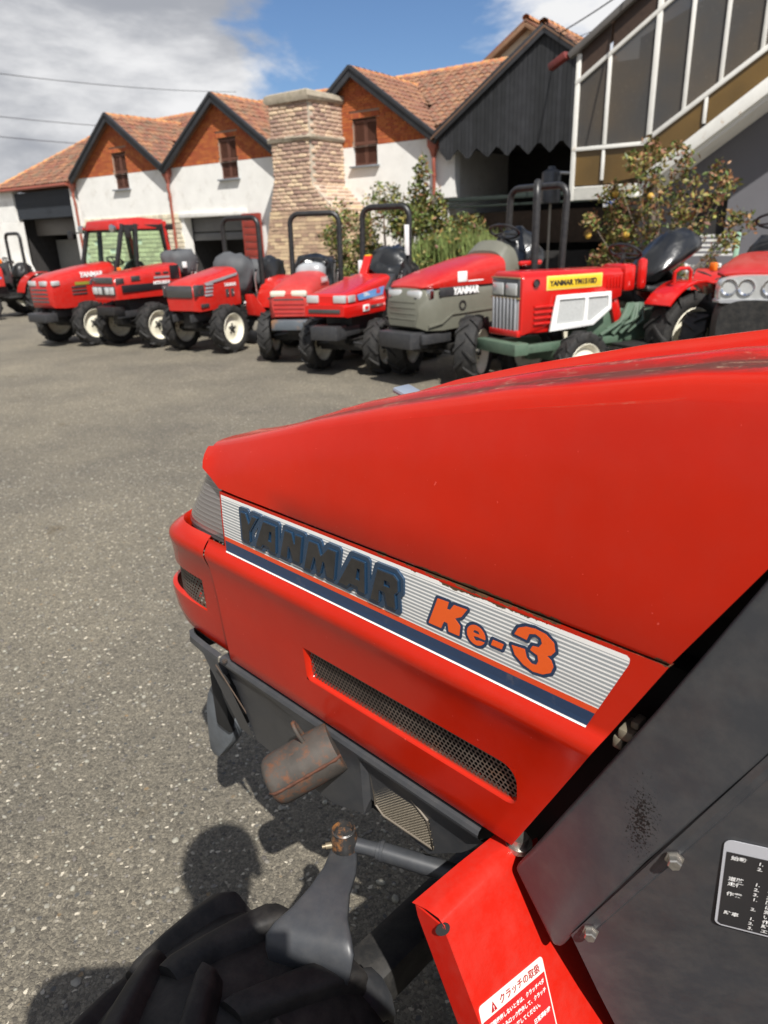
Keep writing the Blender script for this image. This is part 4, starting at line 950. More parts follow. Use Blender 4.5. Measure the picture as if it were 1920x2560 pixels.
lump(t, 'seat_cover', m_cover, (-.98, .02, 1.16), (.26, .25, .22), 5); steering(t, -1.0, 1.30); B('reflector', t, m_whitep, ((-.86, .28, 1.14), (.08, .03, .09)), bev=.01)
fittings(t, 869, 1.4)
# 3: silver grille, grey cover
t = tractor('red tractor with silver side grille and a grey cloth cover over its dash', -2.47, 10.45, -151)
running_gear(t, 1.3, .33, .20, .46, .28, .45, .52)
hood(t, m_red, [(.42, .60, .93, .22, .24, 3.2), (.36, .585, .985, .27, .285, 3.6), (.0, .59, 1.05, .285, .29, 3.8), (-.50, .62, 1.13, .29, .29, 4)])
B('grille', t, m_lensdark, ((.425, 0, .85), (.03, .46, .16)), bev=.02)
for s in (1, -1):
    B('headlight', t, m_lensdark, ((.34, s*.278, .86), (.2, .03, .15)), bev=.012)
    for k in range(4): B('grille_slat', t, m_silver, ((.17-.012*k, s*.292, .79+k*.045), (.15, .014, .026)), bev=.004)
    q = MB(); q.prism([(.24, s*.290, .95), (-.1, s*.290, 1.0), (-.46, s*.290, 1.05), (-.46, s*.290, 1.02), (-.1, s*.290, .965), (.22, s*.290, .925)], (0, s*.008, 0)); obj('decal_stripe', q, m_silver, t, smooth=0)
    for xx in (-.22, -.33): B('side_vent', t, m_lensdark, ((xx, s*.293, .79), (.07, .012, .11)), bev=.005)
    B('bumper_vent', t, m_lensdark, ((.26, s*.287, .66), (.16, .012, .05)), bev=.004)
side_text(t, 'YANMAR', .062, -.16, .88, .296, m_whitep, bold=.003)
lump(t, 'dash_cover', m_cover, (-.72, 0, 1.0), (.22, .30, .30), 11); lump(t, 'seat_cover', m_cover, (-1.15, .05, 1.0), (.25, .24, .2), 13)
q = MB(); q.prism([(-.48, .40, .46), (-.78, .40, .40), (-1.0, .40, .40), (-1.0, .40, .46), (-.80, .40, .47), (-.52, .40, .75), (-.46, .40, .75)], (0, .12, 0)); obj('step_frame', q, m_red, t, bev=.01)
rops(t, -1.0, .33, .6, 1.78); steering(t, -.95, 1.20)
lump(t, 'bagged_seat', m_bag, (-1.35, .22, .92), (.26, .2, .28), 15, .25)
fittings(t, 709, 1.3)
# 4: faded rounded hood
t = tractor('faded red round-nosed tractor with black roll bar and rusty front weight bracket', -.98, 9.40, -170)
running_gear(t, 1.25, .31, .18, .44, .26, .43, .50)
hood(t, m_redfade, [(.50, .60, .86, .18, .21, 2.6), (.44, .575, .92, .25, .265, 2.8), (.28, .57, .975, .285, .29, 3), (-.1, .58, 1.04, .285, .285, 3.2), (-.52, .62, 1.075, .27, .27, 3.2)])
for s in (1, -1): B('headlight', t, mat('hazy_lens', (.62, .58, .48), .25, var=.1, coat=.5), ((.475, s*.13, .86), (.06, .20, .075)), bev=.025); B('side_gap', t, m_lensdark, ((.22, s*.289, .80), (.34, .012, .022)), bev=.003)
slats(t, 'grille_slat', m_lensdark, .492, .19, (.795,), .02); slats(t, 'grille_slat', mat('dull_red_slat', (.30, .02, .02), .5), .496, .19, (.74, .69, .64), .022)
side_text(t, 'YANMAR', .085, .0, .955, .290, m_whitep)
B('weight_bracket', t, mat('rusty_blue_paint', (.09, .105, .12), .5, var=.2, tint=((.22, .12, .06), 3, .5, .6)), ((.46, 0, .50), (.22, .44, .12)), bev=.012)
rops(t, -.92, .34, .55, 1.78, .05); lump(t, 'bagged_seat', m_bag, (-1.15, -.05, .98), (.26, .28, .26), 21, .25); lump(t, 'dash_cover', mat('clear_plastic_cover', (.33, .34, .35), .3, var=.15), (-.66, 0, 1.0), (.16, .2, .18), 23, .1); steering(t, -.82, 1.16)
fittings(t, 634, 1.25)
# 5: blue stripe decal
t = tractor('bright red wedge-hooded tractor with a blue side stripe and white-labelled roll bar', -.34, 8.42, -152)
running_gear(t, 1.2, .31, .19, .44, .26, .42, .48)
hood(t, m_redbright, [(.45, .80, .885, .23, .24, 5), (.42, .78, .91, .25, .255, 5), (-.1, .78, .99, .26, .262, 5.5), (-.58, .78, 1.06, .265, .266, 5.5)], smooth=30)
q = MB(); q.loft([ring(x, zb, zt, a, b2, 6) for x, zb, zt, a, b2 in ((.50, .68, .80, .24, .25), (.45, .665, .81, .262, .268), (-.1, .66, .815, .268, .275), (-.42, .66, .815, .268, .275))]); obj('lower_hood', q, m_redbright, t, smooth=30)
for s in (1, -1):
    B('headlight', t, m_lens, ((.42, s*.17, .855), (.10, .15, .08)), ((.34, s*.258, .855), (.16, .02, .075)), bev=.012)
    q = MB(); q.prism([(.24, s*.264, .885), (-.40, s*.270, .935), (-.36, s*.268, .845), (.20, s*.262, .825)], (0, s*.006, 0)); obj('decal_stripe', q, m_bluep, t, smooth=0)
    B('side_vent', t, m_lensdark, ((-.20, s*.277, .735), (.30, .012, .035)), bev=.004)
slats(t, 'grille_slat', m_lensdark, .502, .2, (.735,), .04)
side_text(t, 'YANMAR', .062, .10, .855, .272, m_whitep, bold=.003, tilt=.07); side_text(t, 'Ke', .075, -.20, .87, .277, mat('red_print', (.7, .02, .02), .4), tilt=.07)
B('badge', t, m_whitep, ((.06, .279, .735), (.14, .008, .07)), bev=.003); B('badge_red', t, mat('red_print', (.7, .02, .02), .4), ((.06, .285, .735), (.07, .006, .035)), bev=.002)
B('weight_bracket', t, m_dgrey, ((.44, 0, .50), (.22, .34, .15)), bev=.012)
q = MB(); q.prism([(-.42, .30, .90), (-.64, .30, 1.06), (-.82, .30, .42), (-.66, .30, .42)], (0, -.6, 0)); obj('cowl', q, m_dgrey, t, bev=.01)
q = MB(); q.prism([(-.40, .38, .62), (-.70, .38, .40), (-1.0, .38, .40), (-1.0, .38, .48), (-.74, .38, .49), (-.44, .38, .72)], (0, .12, 0)); q.box((-.78, .40, .60), (.16, .10, .22)); obj('step_frame', q, m_redbright, t, bev=.01)
r_ = rops(t, -.95, .32, .6, 1.80, .06)
for s, zz, hh in ((1, 1.42, .34), (-1, 1.12, .16)): B('label', r_, m_whitep, ((-.925, s*.325, zz), (.03, .05, hh)), bev=.004)
q = MB(); q.prism([(-.66, -.22, 1.02), (-.80, -.22, 1.02), (-.92, -.22, 1.26), (-.84, -.22, 1.26)], (0, .10, 0)); obj('lever_guard', q, m_redbright, t, bev=.01); B('tag', t, m_yellowp, ((-.86, -.17, 1.25), (.05, .08, .03)), bev=.004)
lump(t, 'bagged_seat', m_bag, (-1.05, .06, 1.10), (.30, .30, .24), 31, .28); lump(t, 'bagged_dash', m_bag, (-.80, .14, .92), (.14, .2, .26), 33, .25)
fittings(t, 1224, 1.2)
# 6: grey-green nose
t = tractor('large tractor with red bonnet over a grey-green slatted nose and tall black roll bar', .64, 7.72, -129)
running_gear(t, 1.5, .36, .22, .52, .32, .52, .58, fend=m_redbright, steer=26)
hood(t, m_olive, [(.50, .62, .90, .20, .24, 3), (.43, .585, 1.0, .285, .31, 3.4), (.25, .575, 1.03, .325, .335, 3.8), (-.55, .60, 1.04, .335, .335, 4.2)], name='lower_hood')
hood(t, m_red, [(.44, .985, 1.005, .22, .24, 2.2), (.36, .985, 1.06, .30, .31, 2.2), (.10, .985, 1.14, .325, .33, 2.4), (-.35, .985, 1.235, .335, .335, 2.7), (-.66, .985, 1.27, .335, .335, 3)])
hood(t, m_olive, [(-.665, .62, 1.30, .33, .335, 3.2), (-.78, .62, 1.40, .33, .33, 3), (-.92, .65, 1.36, .30, .30, 3)], name='cowl')
for s in (1, -1):
    B('headlight', t, m_lens, ((.452, s*.14, .925), (.07, .20, .09)), bev=.03); B('side_lamp', t, m_chrome, ((.385, s*.288, .93), (.07, .05, .10)), bev=.01)
    B('side_band', t, m_dgrey, ((.05, s*.335, .945), (.5, .012, .085)), bev=.004)
    q = MB(); q.lathe([(s*.330, .05), (s*.343, .05), (s*.343, .032), (s*.30, .030), (s*.30, .001)], 16, 'Y', (-.02, 0, .80)); obj('side_port', q, m_engine, t, smooth=30)
    q = MB(); q.prism([(.42, s*.30, .64), (.26, s*.338, .67), (.12, s*.338, .74), (-.55, s*.338, .75), (-.55, s*.338, .73), (.13, s*.338, .72), (.27, s*.338, .645), (.42, s*.30, .615)], (0, s*.012, 0)); obj('side_crease', q, m_olive, t, smooth=30)
for z in (.855, .80, .745, .69): B('grille_slat', t, m_olive, ((.485, 0, z), (.035, .40, .022)), bev=.006)
B('grille', t, m_engine, ((.478, 0, .78), (.03, .40, .25)), bev=.02)
side_text(t, 'YANMAR', .088, .12, .915, .344, m_whitep); B('label', t, m_whitep, ((-.02, .331, 1.075), (.13, .012, .10)), bev=.004); B('decal_stripe', t, m_whitep, ((-.27, .334, 1.03), (.34, .006, .012)), bev=0)
B('weight_bracket', t, m_dgrey, ((.50, 0, .49), (.24, .50, .16)), ((.30, .27, .50), (.4, .06, .1)), bev=.012)
rops(t, -1.5, .40, .7, 1.93, .05, r=.038); q = MB(); q.tube([(-1.02, .42, .7), (-1.02, .42, 1.80), (-1.04, .40, 1.90), (-1.10, .36, 1.95)], .04, 10); obj('stack_pipe', q, m_black, t, smooth=50)
lump(t, 'bagged_seat', m_bag, (-1.25, -.05, 1.18), (.24, .28, .32), 41, .22); steering(t, -1.0, 1.48, .2); B('handrail', t, m_redbright, ((-1.0, .38, 1.16), (.36, .05, .05)), bev=.02); B('orange_tag', t, m_orange, ((-1.36, .44, 1.05), (.05, .05, .06)), bev=.01)
fittings(t, 878, 1.5)
# 7: old red tractor
t = tractor('old boxy red tractor with white mesh engine panel, yellow nameplate and green-grey axle frame', 1.72, 7.12, -117)
for s in (1, -1): wheel('front_wheel', t, 0, s*.42, .30, .16, 12, None); wheel('rear_wheel', t, -1.25, s*.50, .45, .27, 13, None)
q = MB(); q.loft([[(x, y, z) for y, z in ((.225, zb), (.23, zt-.05), (.18, zt), (-.18, zt), (-.23, zt-.05), (-.225, zb))] for x, zb, zt in ((.58, .60, 1.12), (.56, .58, 1.14), (-.1, .72, 1.13), (-.64, .86, 1.125))]); obj('hood', q, m_redbright, t, bev=.012)
B('nose_shell', t, m_redbright, ((.30, 0, .70), (.52, .42, .22)), bev=.015)
B('headlight', t, m_lensdark, ((.585, 0, 1.0), (.03, .41, .17)), bev=.012)
for s in (1, -1): B('headlight', t, m_lens, ((.600, s*.10, .99), (.02, .16, .11)), bev=.012)
B('grille', t, mat('dull_grey_grille', (.20, .20, .20), .5), ((.588, 0, .77), (.02, .39, .30)), bev=.004)
for k in range(7): B('grille_bar', t, m_silver, ((.600, -.165+k*.055, .77), (.022, .026, .29)), bev=.006)
B('nose_bar', t, m_redbright, ((.59, 0, .60), (.05, .44, .06)), bev=.012)
B('lamp_bezel', t, mat('brass_bezel', (.38, .30, .16), .3, metal=.6), ((.592, 0, 1.088), (.03, .42, .012)), ((.592, 0, .912), (.03, .42, .012)), bev=.003)
npl = B('nameplate', t, m_yellowp, ((-.03, .233, 1.03), (.64, .008, .10)), bev=.003); B('nameplate_border', t, mat('gold_print', (.85, .65, .15), .3), ((-.03, .231, 1.03), (.67, .006, .125)), bev=.002)
side_text(t, 'YANMAR YM1510D', .066, .27, 1.006, .2385, m_blackp, shear=0, bold=.004)
q = MB(); q.lathe([(.25, .034), (.239, .034), (.241, .001)], 14, 'Y', (.43, 0, 1.04)); obj('round_cap', q, m_dgrey, t, smooth=30)
for k in range(4): B('side_rib', t, m_redbright, ((.32, .239, .68+k*.05), (.24, .014, .022)), bev=.005)
for k in range(5): B('louvre', t, m_redbright, ((-.44-.04*k, .234, 1.0), (.014, .012, .10)), bev=.003)
q = MB(); poly = [(.20, .25, .92), (-.46, .25, .92), (-.48, .25, .76), (-.26, .25, .62), (.27, .25, .60), (.23, .25, .80)]
hol = [[(.17, .25, .88), (-.14, .25, .88), (-.14, .25, .66), (.20, .25, .655), (.18, .25, .80)], [(-.18, .25, .88), (-.43, .25, .88), (-.44, .25, .775), (-.24, .25, .66), (-.18, .25, .66)]]
q.prism(poly, (0, .018, 0), hol); ep = obj('engine_panel', q, m_whitep, t, bev=.003); q = MB(); q.prism([(.20, .247, .90), (-.45, .247, .90), (-.45, .247, .77), (-.25, .247, .64), (.22, .247, .64)], (0, .006, 0)); obj('mesh_panel', q, mat('pale_mesh', (.42, .43, .42), .6, var=.15, vscale=60), t, smooth=0)
B('front_axle', t, m_green, ((0, 0, .34), (.12, .74, .12)), ((0, .30, .36), (.14, .10, .22)), ((0, -.30, .36), (.14, .10, .22)), bev=.015)
B('front_beam', t, m_green, ((.62, 0, .47), (.16, .62, .11)), ((.30, .24, .46), (.62, .06, .08)), ((.30, -.24, .46), (.62, .06, .08)), ((-.3, .2, .45), (.7, .05, .07)), bev=.01)
B('gearbox', t, m_green, ((-.55, 0, .55), (.5, .30, .36)), ((-1.1, 0, .55), (.6, .34, .30)), ((-1.25, 0, .45), (.2, .8, .16)), bev=.03)
for k in range(7): q = MB(); q.tube([(-.45-.06*k, .18+.02*(k % 3), .50+.05*(k % 2)), (-.62-.05*k, .26, .62+.03*(k % 3)), (-.75-.03*k, .22, .78)], .022, 7); obj('lever', q, m_green, t, smooth=50)
for k in range(5): q = MB(); q.tube([(-1.5, -.2+.1*k, .5), (-1.9, -.2+.1*k, .75-.05*k), (-1.95, .2, .35)], .028, 7); obj('linkage', q, m_green, t, smooth=50)

B('engine', t, m_engine, ((-.1, 0, .70), (.7, .26, .28)), bev=.02)
B('tank_shell', t, m_redbright, ((-.80, 0, 1.02), (.16, .34, .26)), ((-.95, .16, 1.05), (.1, .08, .3)), bev=.04)
B('strut', t, m_redbright, ((-.62, .16, .74), (.10, .06, .34), Matrix.Rotation(R(20), 3, 'Y')), bev=.01)
B('footboard', t, m_engine, ((-.78, .36, .40), (.42, .30, .03)), bev=.005)
for s in (1, -1):
    q = MB(); rows = []
    for px, pz in arc((-1.25, .45), .54, 38, 195, 14):
        dx, dz = px+1.32, pz-.45; ln = math.hypot(dx, dz); nx, nz = dx/ln*.02, dz/ln*.02
        rows.append([(px, s*.34, pz), (px, s*.66, pz), (px-nx, s*.66, pz-nz), (px-nx, s*.34, pz-nz)])
    f_ = None; q.loft(rows); f_ = obj('fender', q, m_redbright, t, smooth=40, bev=.004)
    q = MB(); q.tube([(-1.03, s*.5, .98), (-1.03, s*.5, 1.07), (-1.09, s*.5, 1.10), (-1.21, s*.5, 1.10), (-1.25, s*.5, 1.07), (-1.25, s*.5, .98)], .018, 7); obj('grab_handle', q, m_redbright, f_, smooth=50)
B('tail_lamp', t, m_orange, ((-1.50, .55, 1.10), (.05, .07, .08)), bev=.012)
sq = MB(); sq.loft([[(-1.0, -.22, .88), (-1.0, .22, .88), (-1.0, .20, .94), (-1.0, -.20, .94)], [(-1.2, -.24, .86), (-1.2, .24, .86), (-1.2, .22, .92), (-1.2, -.22, .92)], [(-1.42, -.23, .88), (-1.42, .23, .88), (-1.40, .21, .97), (-1.40, -.21, .97)], [(-1.52, -.2, .98), (-1.52, .2, .98), (-1.25, .19, 1.10), (-1.25, -.19, 1.10)]]); obj('seat', sq, m_black, t, bev=.025)
q = MB(); rings = []
for k, (x, z, hw, ht) in enumerate(((-1.05, 1.00, .12, .05), (-1.20, 1.08, .20, .15), (-1.38, 1.20, .24, .20), (-1.58, 1.29, .24, .17), (-1.78, 1.31, .16, .08), (-1.90, 1.29, .03, .02))):
    rings.append([(x+.02*math.sin(9*a+k), hw*math.cos(a)*(1+.08*math.sin(5*a+k)), z+ht*math.sin(a)*(1+.1*math.sin(4*a+k))) for a in [2*PI*j/20 for j in range(20)]])
q.loft(rings); obj('bagged_backrest', q, m_bag, t, smooth=60)
q = MB(); q.prism([(-1.30, -.02, 1.2), (-1.42, -.02, 1.46), (-1.80, -.02, 1.26), (-1.60, -.02, 1.12)], (0, .10, 0)); obj('bag_corner', q, m_bag, t, bev=.04)
steering(t, -.86, 1.26, .2)
# 8: rightmost, smoked lamps
t = tractor('red tractor cut off by the right edge, with wide clear lamps and black lower nose', 3.50, 6.68, -150)
running_gear(t, 1.5, .36, .22, .52, .32, .52, .58)
hood(t, m_engine, [(0.820, .50, .90, .26, .28, 3), (0.760, .49, .92, .32, .33, 3.2), (0.500, .49, .92, .345, .345, 4), (-0.300, .52, .92, .345, .345, 4)], name='lower_hood')
hood(t, m_lens, [(0.800, .895, 1.09, .27, .28, 3), (0.740, .895, 1.10, .325, .33, 3.2), (0.520, .895, 1.10, .342, .343, 4)], name='headlight')
hood(t, m_red, [(0.750, 1.085, 1.11, .26, .28, 2.4), (0.680, 1.085, 1.135, .33, .335, 2.6), (0.400, 1.085, 1.18, .345, .345, 2.8), (-0.300, .93, 1.24, .345, .345, 3)])
hood(t, m_silver, [(0.815, .875, .905, .27, .285, 4), (0.750, .875, .91, .335, .34, 4), (0.500, .875, .91, .348, .35, 4)], name='trim_strip')
for s in (1, -1):
    for yy in (.09, .22): q = MB(); q.lathe([(.74, .06), (.815, .065), (.80, .05), (.76, .001)], 16, 'X', (0, s*yy, 1.0)); obj('lamp_bowl', q, m_chrome, t, smooth=40)
B('weight_bracket', t, m_dgrey, ((.75, 0, .42), (.2, .5, .12)), bev=.01); steering(t, -1.0, 1.5, .2); lump(t, 'seat', m_black, (-1.3, 0, 1.1), (.22, .24, .26), 51)
fittings(t, 977, 1.5)
# 0: far left
t = tractor('small red tractor cut off by the left edge, farthest down the row', -8.72, 16.2, -140)
running_gear(t, 1.25, .31, .19, .44, .26, .44, .50)
hood(t, m_red, [(.50, .70, .98, .25, .26, 4), (.45, .68, 1.03, .27, .275, 4), (-.55, .68, 1.10, .28, .28, 4)])
for s in (1, -1): B('decal_stripe', t, m_bluep, ((-.1, s*.282, .86), (.8, .008, .04)), bev=0); B('headlight', t, m_lens, ((.49, s*.16, .9), (.05, .12, .08)), bev=.01)
side_text(t, 'YANMAR', .08, .15, .95, .286, m_whitep)
B('cowl', t, m_dgrey, ((-.66, 0, .95), (.18, .5, .44)), bev=.02); B('weight_bracket', t, m_dgrey, ((.45, 0, .5), (.2, .4, .13)), bev=.01); rops(t, -1.05, .34, .55, 1.75); steering(t, -.85, 1.2); lump(t, 'seat', m_black, (-1.1, 0, .95), (.2, .22, .2), 53)
q = MB(); q.tube([(-.5, -.35, .9), (-.5, -.42, 1.35)], .02, 6); obj('marker_pole', q, m_whitep, t, smooth=40); B('marker_lamp', t, m_orange, ((-.5, .40, 1.2), (.05, .05, .09)), bev=.01)

# ------------------------------------------------------------------ the near tractor: S forward along its axis, L to its left (towards the viewer), z up
AX = R(44.5); S0, L0 = 0.62, -0.85
Fv = Vector((-math.sin(AX), math.cos(AX), 0)); Lv = Vector((-math.cos(AX), -math.sin(AX), 0))
OFF = (S0, L0, 0)
loc = Fv*S0+Lv*L0
near = thing('tractor', 'near red tractor with navy lettered badge on its bonnet, filling the lower right', 'tractor', loc, math.atan2(Fv.y, Fv.x))
def N_(name, mb, m, parent=near, **k): return obj(name, mb, m, parent, off=OFF, **k)
def NB(name, m, *boxes, parent=near, bev=.003, **k):
    q = MB()
    for b2 in boxes: q.box(*b2)
    return N_(name, q, m, parent, bev=bev, **k)
def specks(m, cs, cz, rs, rz, dark):
    nt = m.node_tree; N = nt.nodes; L = nt.links; b = N['Principled BSDF']; src = b.inputs['Base Color'].links[0].from_socket
    tc = N.new('ShaderNodeTexCoord'); mp = N.new('ShaderNodeMapping'); mp.inputs['Location'].default_value = (-(cs-S0)/rs, 0, -cz/rz); mp.inputs['Scale'].default_value = (1/rs, 0, 1/rz); L.new(tc.outputs['Object'], mp.inputs[0])
    ln = N.new('ShaderNodeVectorMath'); ln.operation = 'LENGTH'; L.new(mp.outputs[0], ln.inputs[0])
    nz = N.new('ShaderNodeTexNoise'); nz.inputs['Scale'].default_value = 330; nz.inputs['Detail'].default_value = 4; nz.inputs['Roughness'].default_value = .7; L.new(tc.outputs['Object'], nz.inputs['Vector'])
    a = N.new('ShaderNodeMath'); a.operation = 'MULTIPLY_ADD'; a.inputs[1].default_value = -.16; L.new(ln.outputs['Value'], a.inputs[0]); L.new(nz.outputs['Fac'], a.inputs[2])
    g = N.new('ShaderNodeMath'); g.operation = 'GREATER_THAN'; g.inputs[1].default_value = .44; L.new(a.outputs[0], g.inputs[0])
    mx = N.new('ShaderNodeMix'); mx.data_type = 'RGBA'; mx.inputs['B'].default_value = (*dark, 1); L.new(g.outputs[0], mx.inputs['Factor']); L.new(src, mx.inputs['A']); L.new(mx.outputs['Result'], b.inputs['Base Color'])
def paint_near():
    """Bonnet paint: fine gloss, faint dust, rust and bare metal along the chipped seam, peeling sun-bleached lacquer on the top."""
    m = mat('near_red_paint', (0.46, 0.0130, 0.0018), 0.22, var=0.09, vscale=3, coat=0.10, dust=0.02, spec=0.32)
    nt = m.node_tree; N = nt.nodes; L = nt.links; b = N['Principled BSDF']; src = b.inputs['Base Color'].links[0].from_socket
    tc = N.new('ShaderNodeTexCoord'); sp = N.new('ShaderNodeSeparateXYZ'); L.new(tc.outputs['Object'], sp.inputs[0])
    def M(op, a, b2=None, c=None, clamp=False):
        n = N.new('ShaderNodeMath'); n.operation = op; n.use_clamp = clamp
        for i, v in enumerate((a, b2, c)):
            if v is None: continue
            if isinstance(v, (int, float)): n.inputs[i].default_value = v
            else: L.new(v, n.inputs[i])
        return n.outputs[0]
    def noise(scale, det=8, ro=.7, sx=(1, 1, 1)):
        mp = N.new('ShaderNodeMapping'); mp.inputs['Scale'].default_value = sx; L.new(tc.outputs['Object'], mp.inputs[0])
        n = N.new('ShaderNodeTexNoise'); n.inputs['Scale'].default_value = scale; n.inputs['Detail'].default_value = det; n.inputs['Roughness'].default_value = ro; L.new(mp.outputs[0], n.inputs['Vector']); return n.outputs['Fac']
    # chips just above and below the seam at z = 1.103
    dz = M('ABSOLUTE', M('SUBTRACT', sp.outputs[2], 1.1035)); near_seam = M('SUBTRACT', 1.0, M('MULTIPLY', dz, 105.0), clamp=True)
    zone = M('MULTIPLY', M('SUBTRACT', 1.0, M('MULTIPLY', M('ABSOLUTE', M('SUBTRACT', sp.outputs[0], 0.46-S0)), 5.2), clamp=True), 1.6)
    n1 = noise(38, 6, .7); chip = M('GREATER_THAN', M('ADD', M('MULTIPLY', near_seam, 0.42), M('ADD', n1, M('MULTIPLY', zone, 0.10))), 0.90)
    # scattered tiny chips
    n2 = noise(130, 3, .5); tiny = M('GREATER_THAN', n2, 0.745)
    # peeled lacquer on the top: only the upward-facing sheet, above a height that climbs to the rear
    g = N.new('ShaderNodeNewGeometry'); gs = N.new('ShaderNodeSeparateXYZ'); L.new(g.outputs['Normal'], gs.inputs[0])
    upf = M('MULTIPLY', M('MULTIPLY', M('SUBTRACT', gs.outputs[2], .88), 9.0, clamp=True), M('MULTIPLY', M('SUBTRACT', .26, sp.outputs[0]), 12.0, clamp=True))
    flatz = M('MULTIPLY', M('SUBTRACT', sp.outputs[1], .118), 60.0, clamp=True)
    n3 = noise(9, 9, .78, (1, 3.2, 1)); peel = M('MULTIPLY', M('MULTIPLY', M('ADD', M('SUBTRACT', n3, .56), M('MULTIPLY', flatz, .19)), 11.0, clamp=True), upf)
    mx = N.new('ShaderNodeMix'); mx.data_type = 'RGBA'; mx.inputs['B'].default_value = (.085, .022, .013, 1); L.new(peel, mx.inputs['Factor']); L.new(src, mx.inputs['A'])
    n4 = noise(24, 9, .8, (1, 2, 1)); bare = M('MULTIPLY', M('MULTIPLY', M('SUBTRACT', n4, .56), 12.0, clamp=True), upf)
    m2 = N.new('ShaderNodeMix'); m2.data_type = 'RGBA'; m2.inputs['B'].default_value = (.34, .22, .14, 1); L.new(bare, m2.inputs['Factor']); L.new(mx.outputs['Result'], m2.inputs['A'])
    rust = N.new('ShaderNodeValToRGB'); rust.color_ramp.elements[0].position = .35; rust.color_ramp.elements[1].position = .65
    rust.color_ramp.elements[0].color = (.05, .028, .016, 1); rust.color_ramp.elements[1].color = (.16, .08, .035, 1); L.new(noise(90), rust.inputs[0])
    m3 = N.new('ShaderNodeMix'); m3.data_type = 'RGBA'; L.new(chip, m3.inputs['Factor']); L.new(m2.outputs['Result'], m3.inputs['A']); L.new(rust.outputs[0], m3.inputs['B'])
    m4 = N.new('ShaderNodeMix'); m4.data_type = 'RGBA'; m4.inputs['B'].default_value = (.75, .12, .09, 1); L.new(M('MULTIPLY', tiny, .5), m4.inputs['Factor']); L.new(m3.outputs['Result'], m4.inputs['A'])
    L.new(m4.outputs['Result'], b.inputs['Base Color'])
    ro = b.inputs['Roughness'].links[0].from_socket; L.new(M('ADD', ro, M('MULTIPLY', M('ADD', peel, chip, None, True), .45)), b.inputs['Roughness'])
    scr = noise(26, 6, .75, (1, 1, 9)); L.new(M('ADD', b.inputs['Roughness'].links[0].from_socket, M('MULTIPLY', M('SUBTRACT', scr, .5), .14), None, True), b.inputs['Roughness'])
    n5 = noise(7, 3, .5); bp = N.new('ShaderNodeBump'); bp.inputs['Strength'].default_value = .35; bp.inputs['Distance'].default_value = .004
    hh = M('SUBTRACT', M('ADD', M('MULTIPLY', n5, .16), M('MULTIPLY', noise(340, 2), .03)), M('MULTIPLY', M('ADD', chip, peel), .06)); L.new(hh, bp.inputs['Height']); L.new(bp.outputs[0], b.inputs['Normal'])
    return m
m_near = paint_near()
m_ngrey = mat('near_grey_trim', (0.047, 0.050, 0.056), 0.40, var=0.10, vscale=8, bump=0.0006, bscale=300, dust=0.12, tint=((0.046, 0.033, 0.035), 3.0, .5, .75))
specks(m_ngrey, .232, .905, .017, .050, (.006, .006, .006))
m_nplate = mat('near_charcoal_plate', (0.040, 0.042, 0.046), 0.42, var=0.10, vscale=10, bump=0.0004, bscale=400, dust=0.08)
m_rust = mat('rusty_steel', (0.052, 0.045, 0.038), 0.72, var=0.35, vscale=24, bump=0.0016, bscale=150, tint=((0.125, 0.050, 0.022), 44, .50, .66))
m_weld = mat('rust_weld', (0.085, 0.032, 0.017), 0.85, var=0.4, vscale=60, bump=0.002, bscale=160)
m_mesh = mat('dusty_perforated_sheet', (0.105, 0.086, 0.070), 0.6, metal=0.1, var=0.3, vscale=20, tint=((0.16, 0.08, 0.04), 9, .56, .7))
m_dark = mat('shaded_engine_bay', (0.012, 0.012, 0.012), 0.8, var=0.4)
m_navy = mat('navy_badge_plastic', (0.015, 0.042, 0.085), 0.26, var=0.08, coat=0.3)
m_bface = mat('worn_black_badge_face', (0.023, 0.022, 0.021), 0.5, var=0.25, vscale=40, bump=0.0003, bscale=300, dust=0.06)

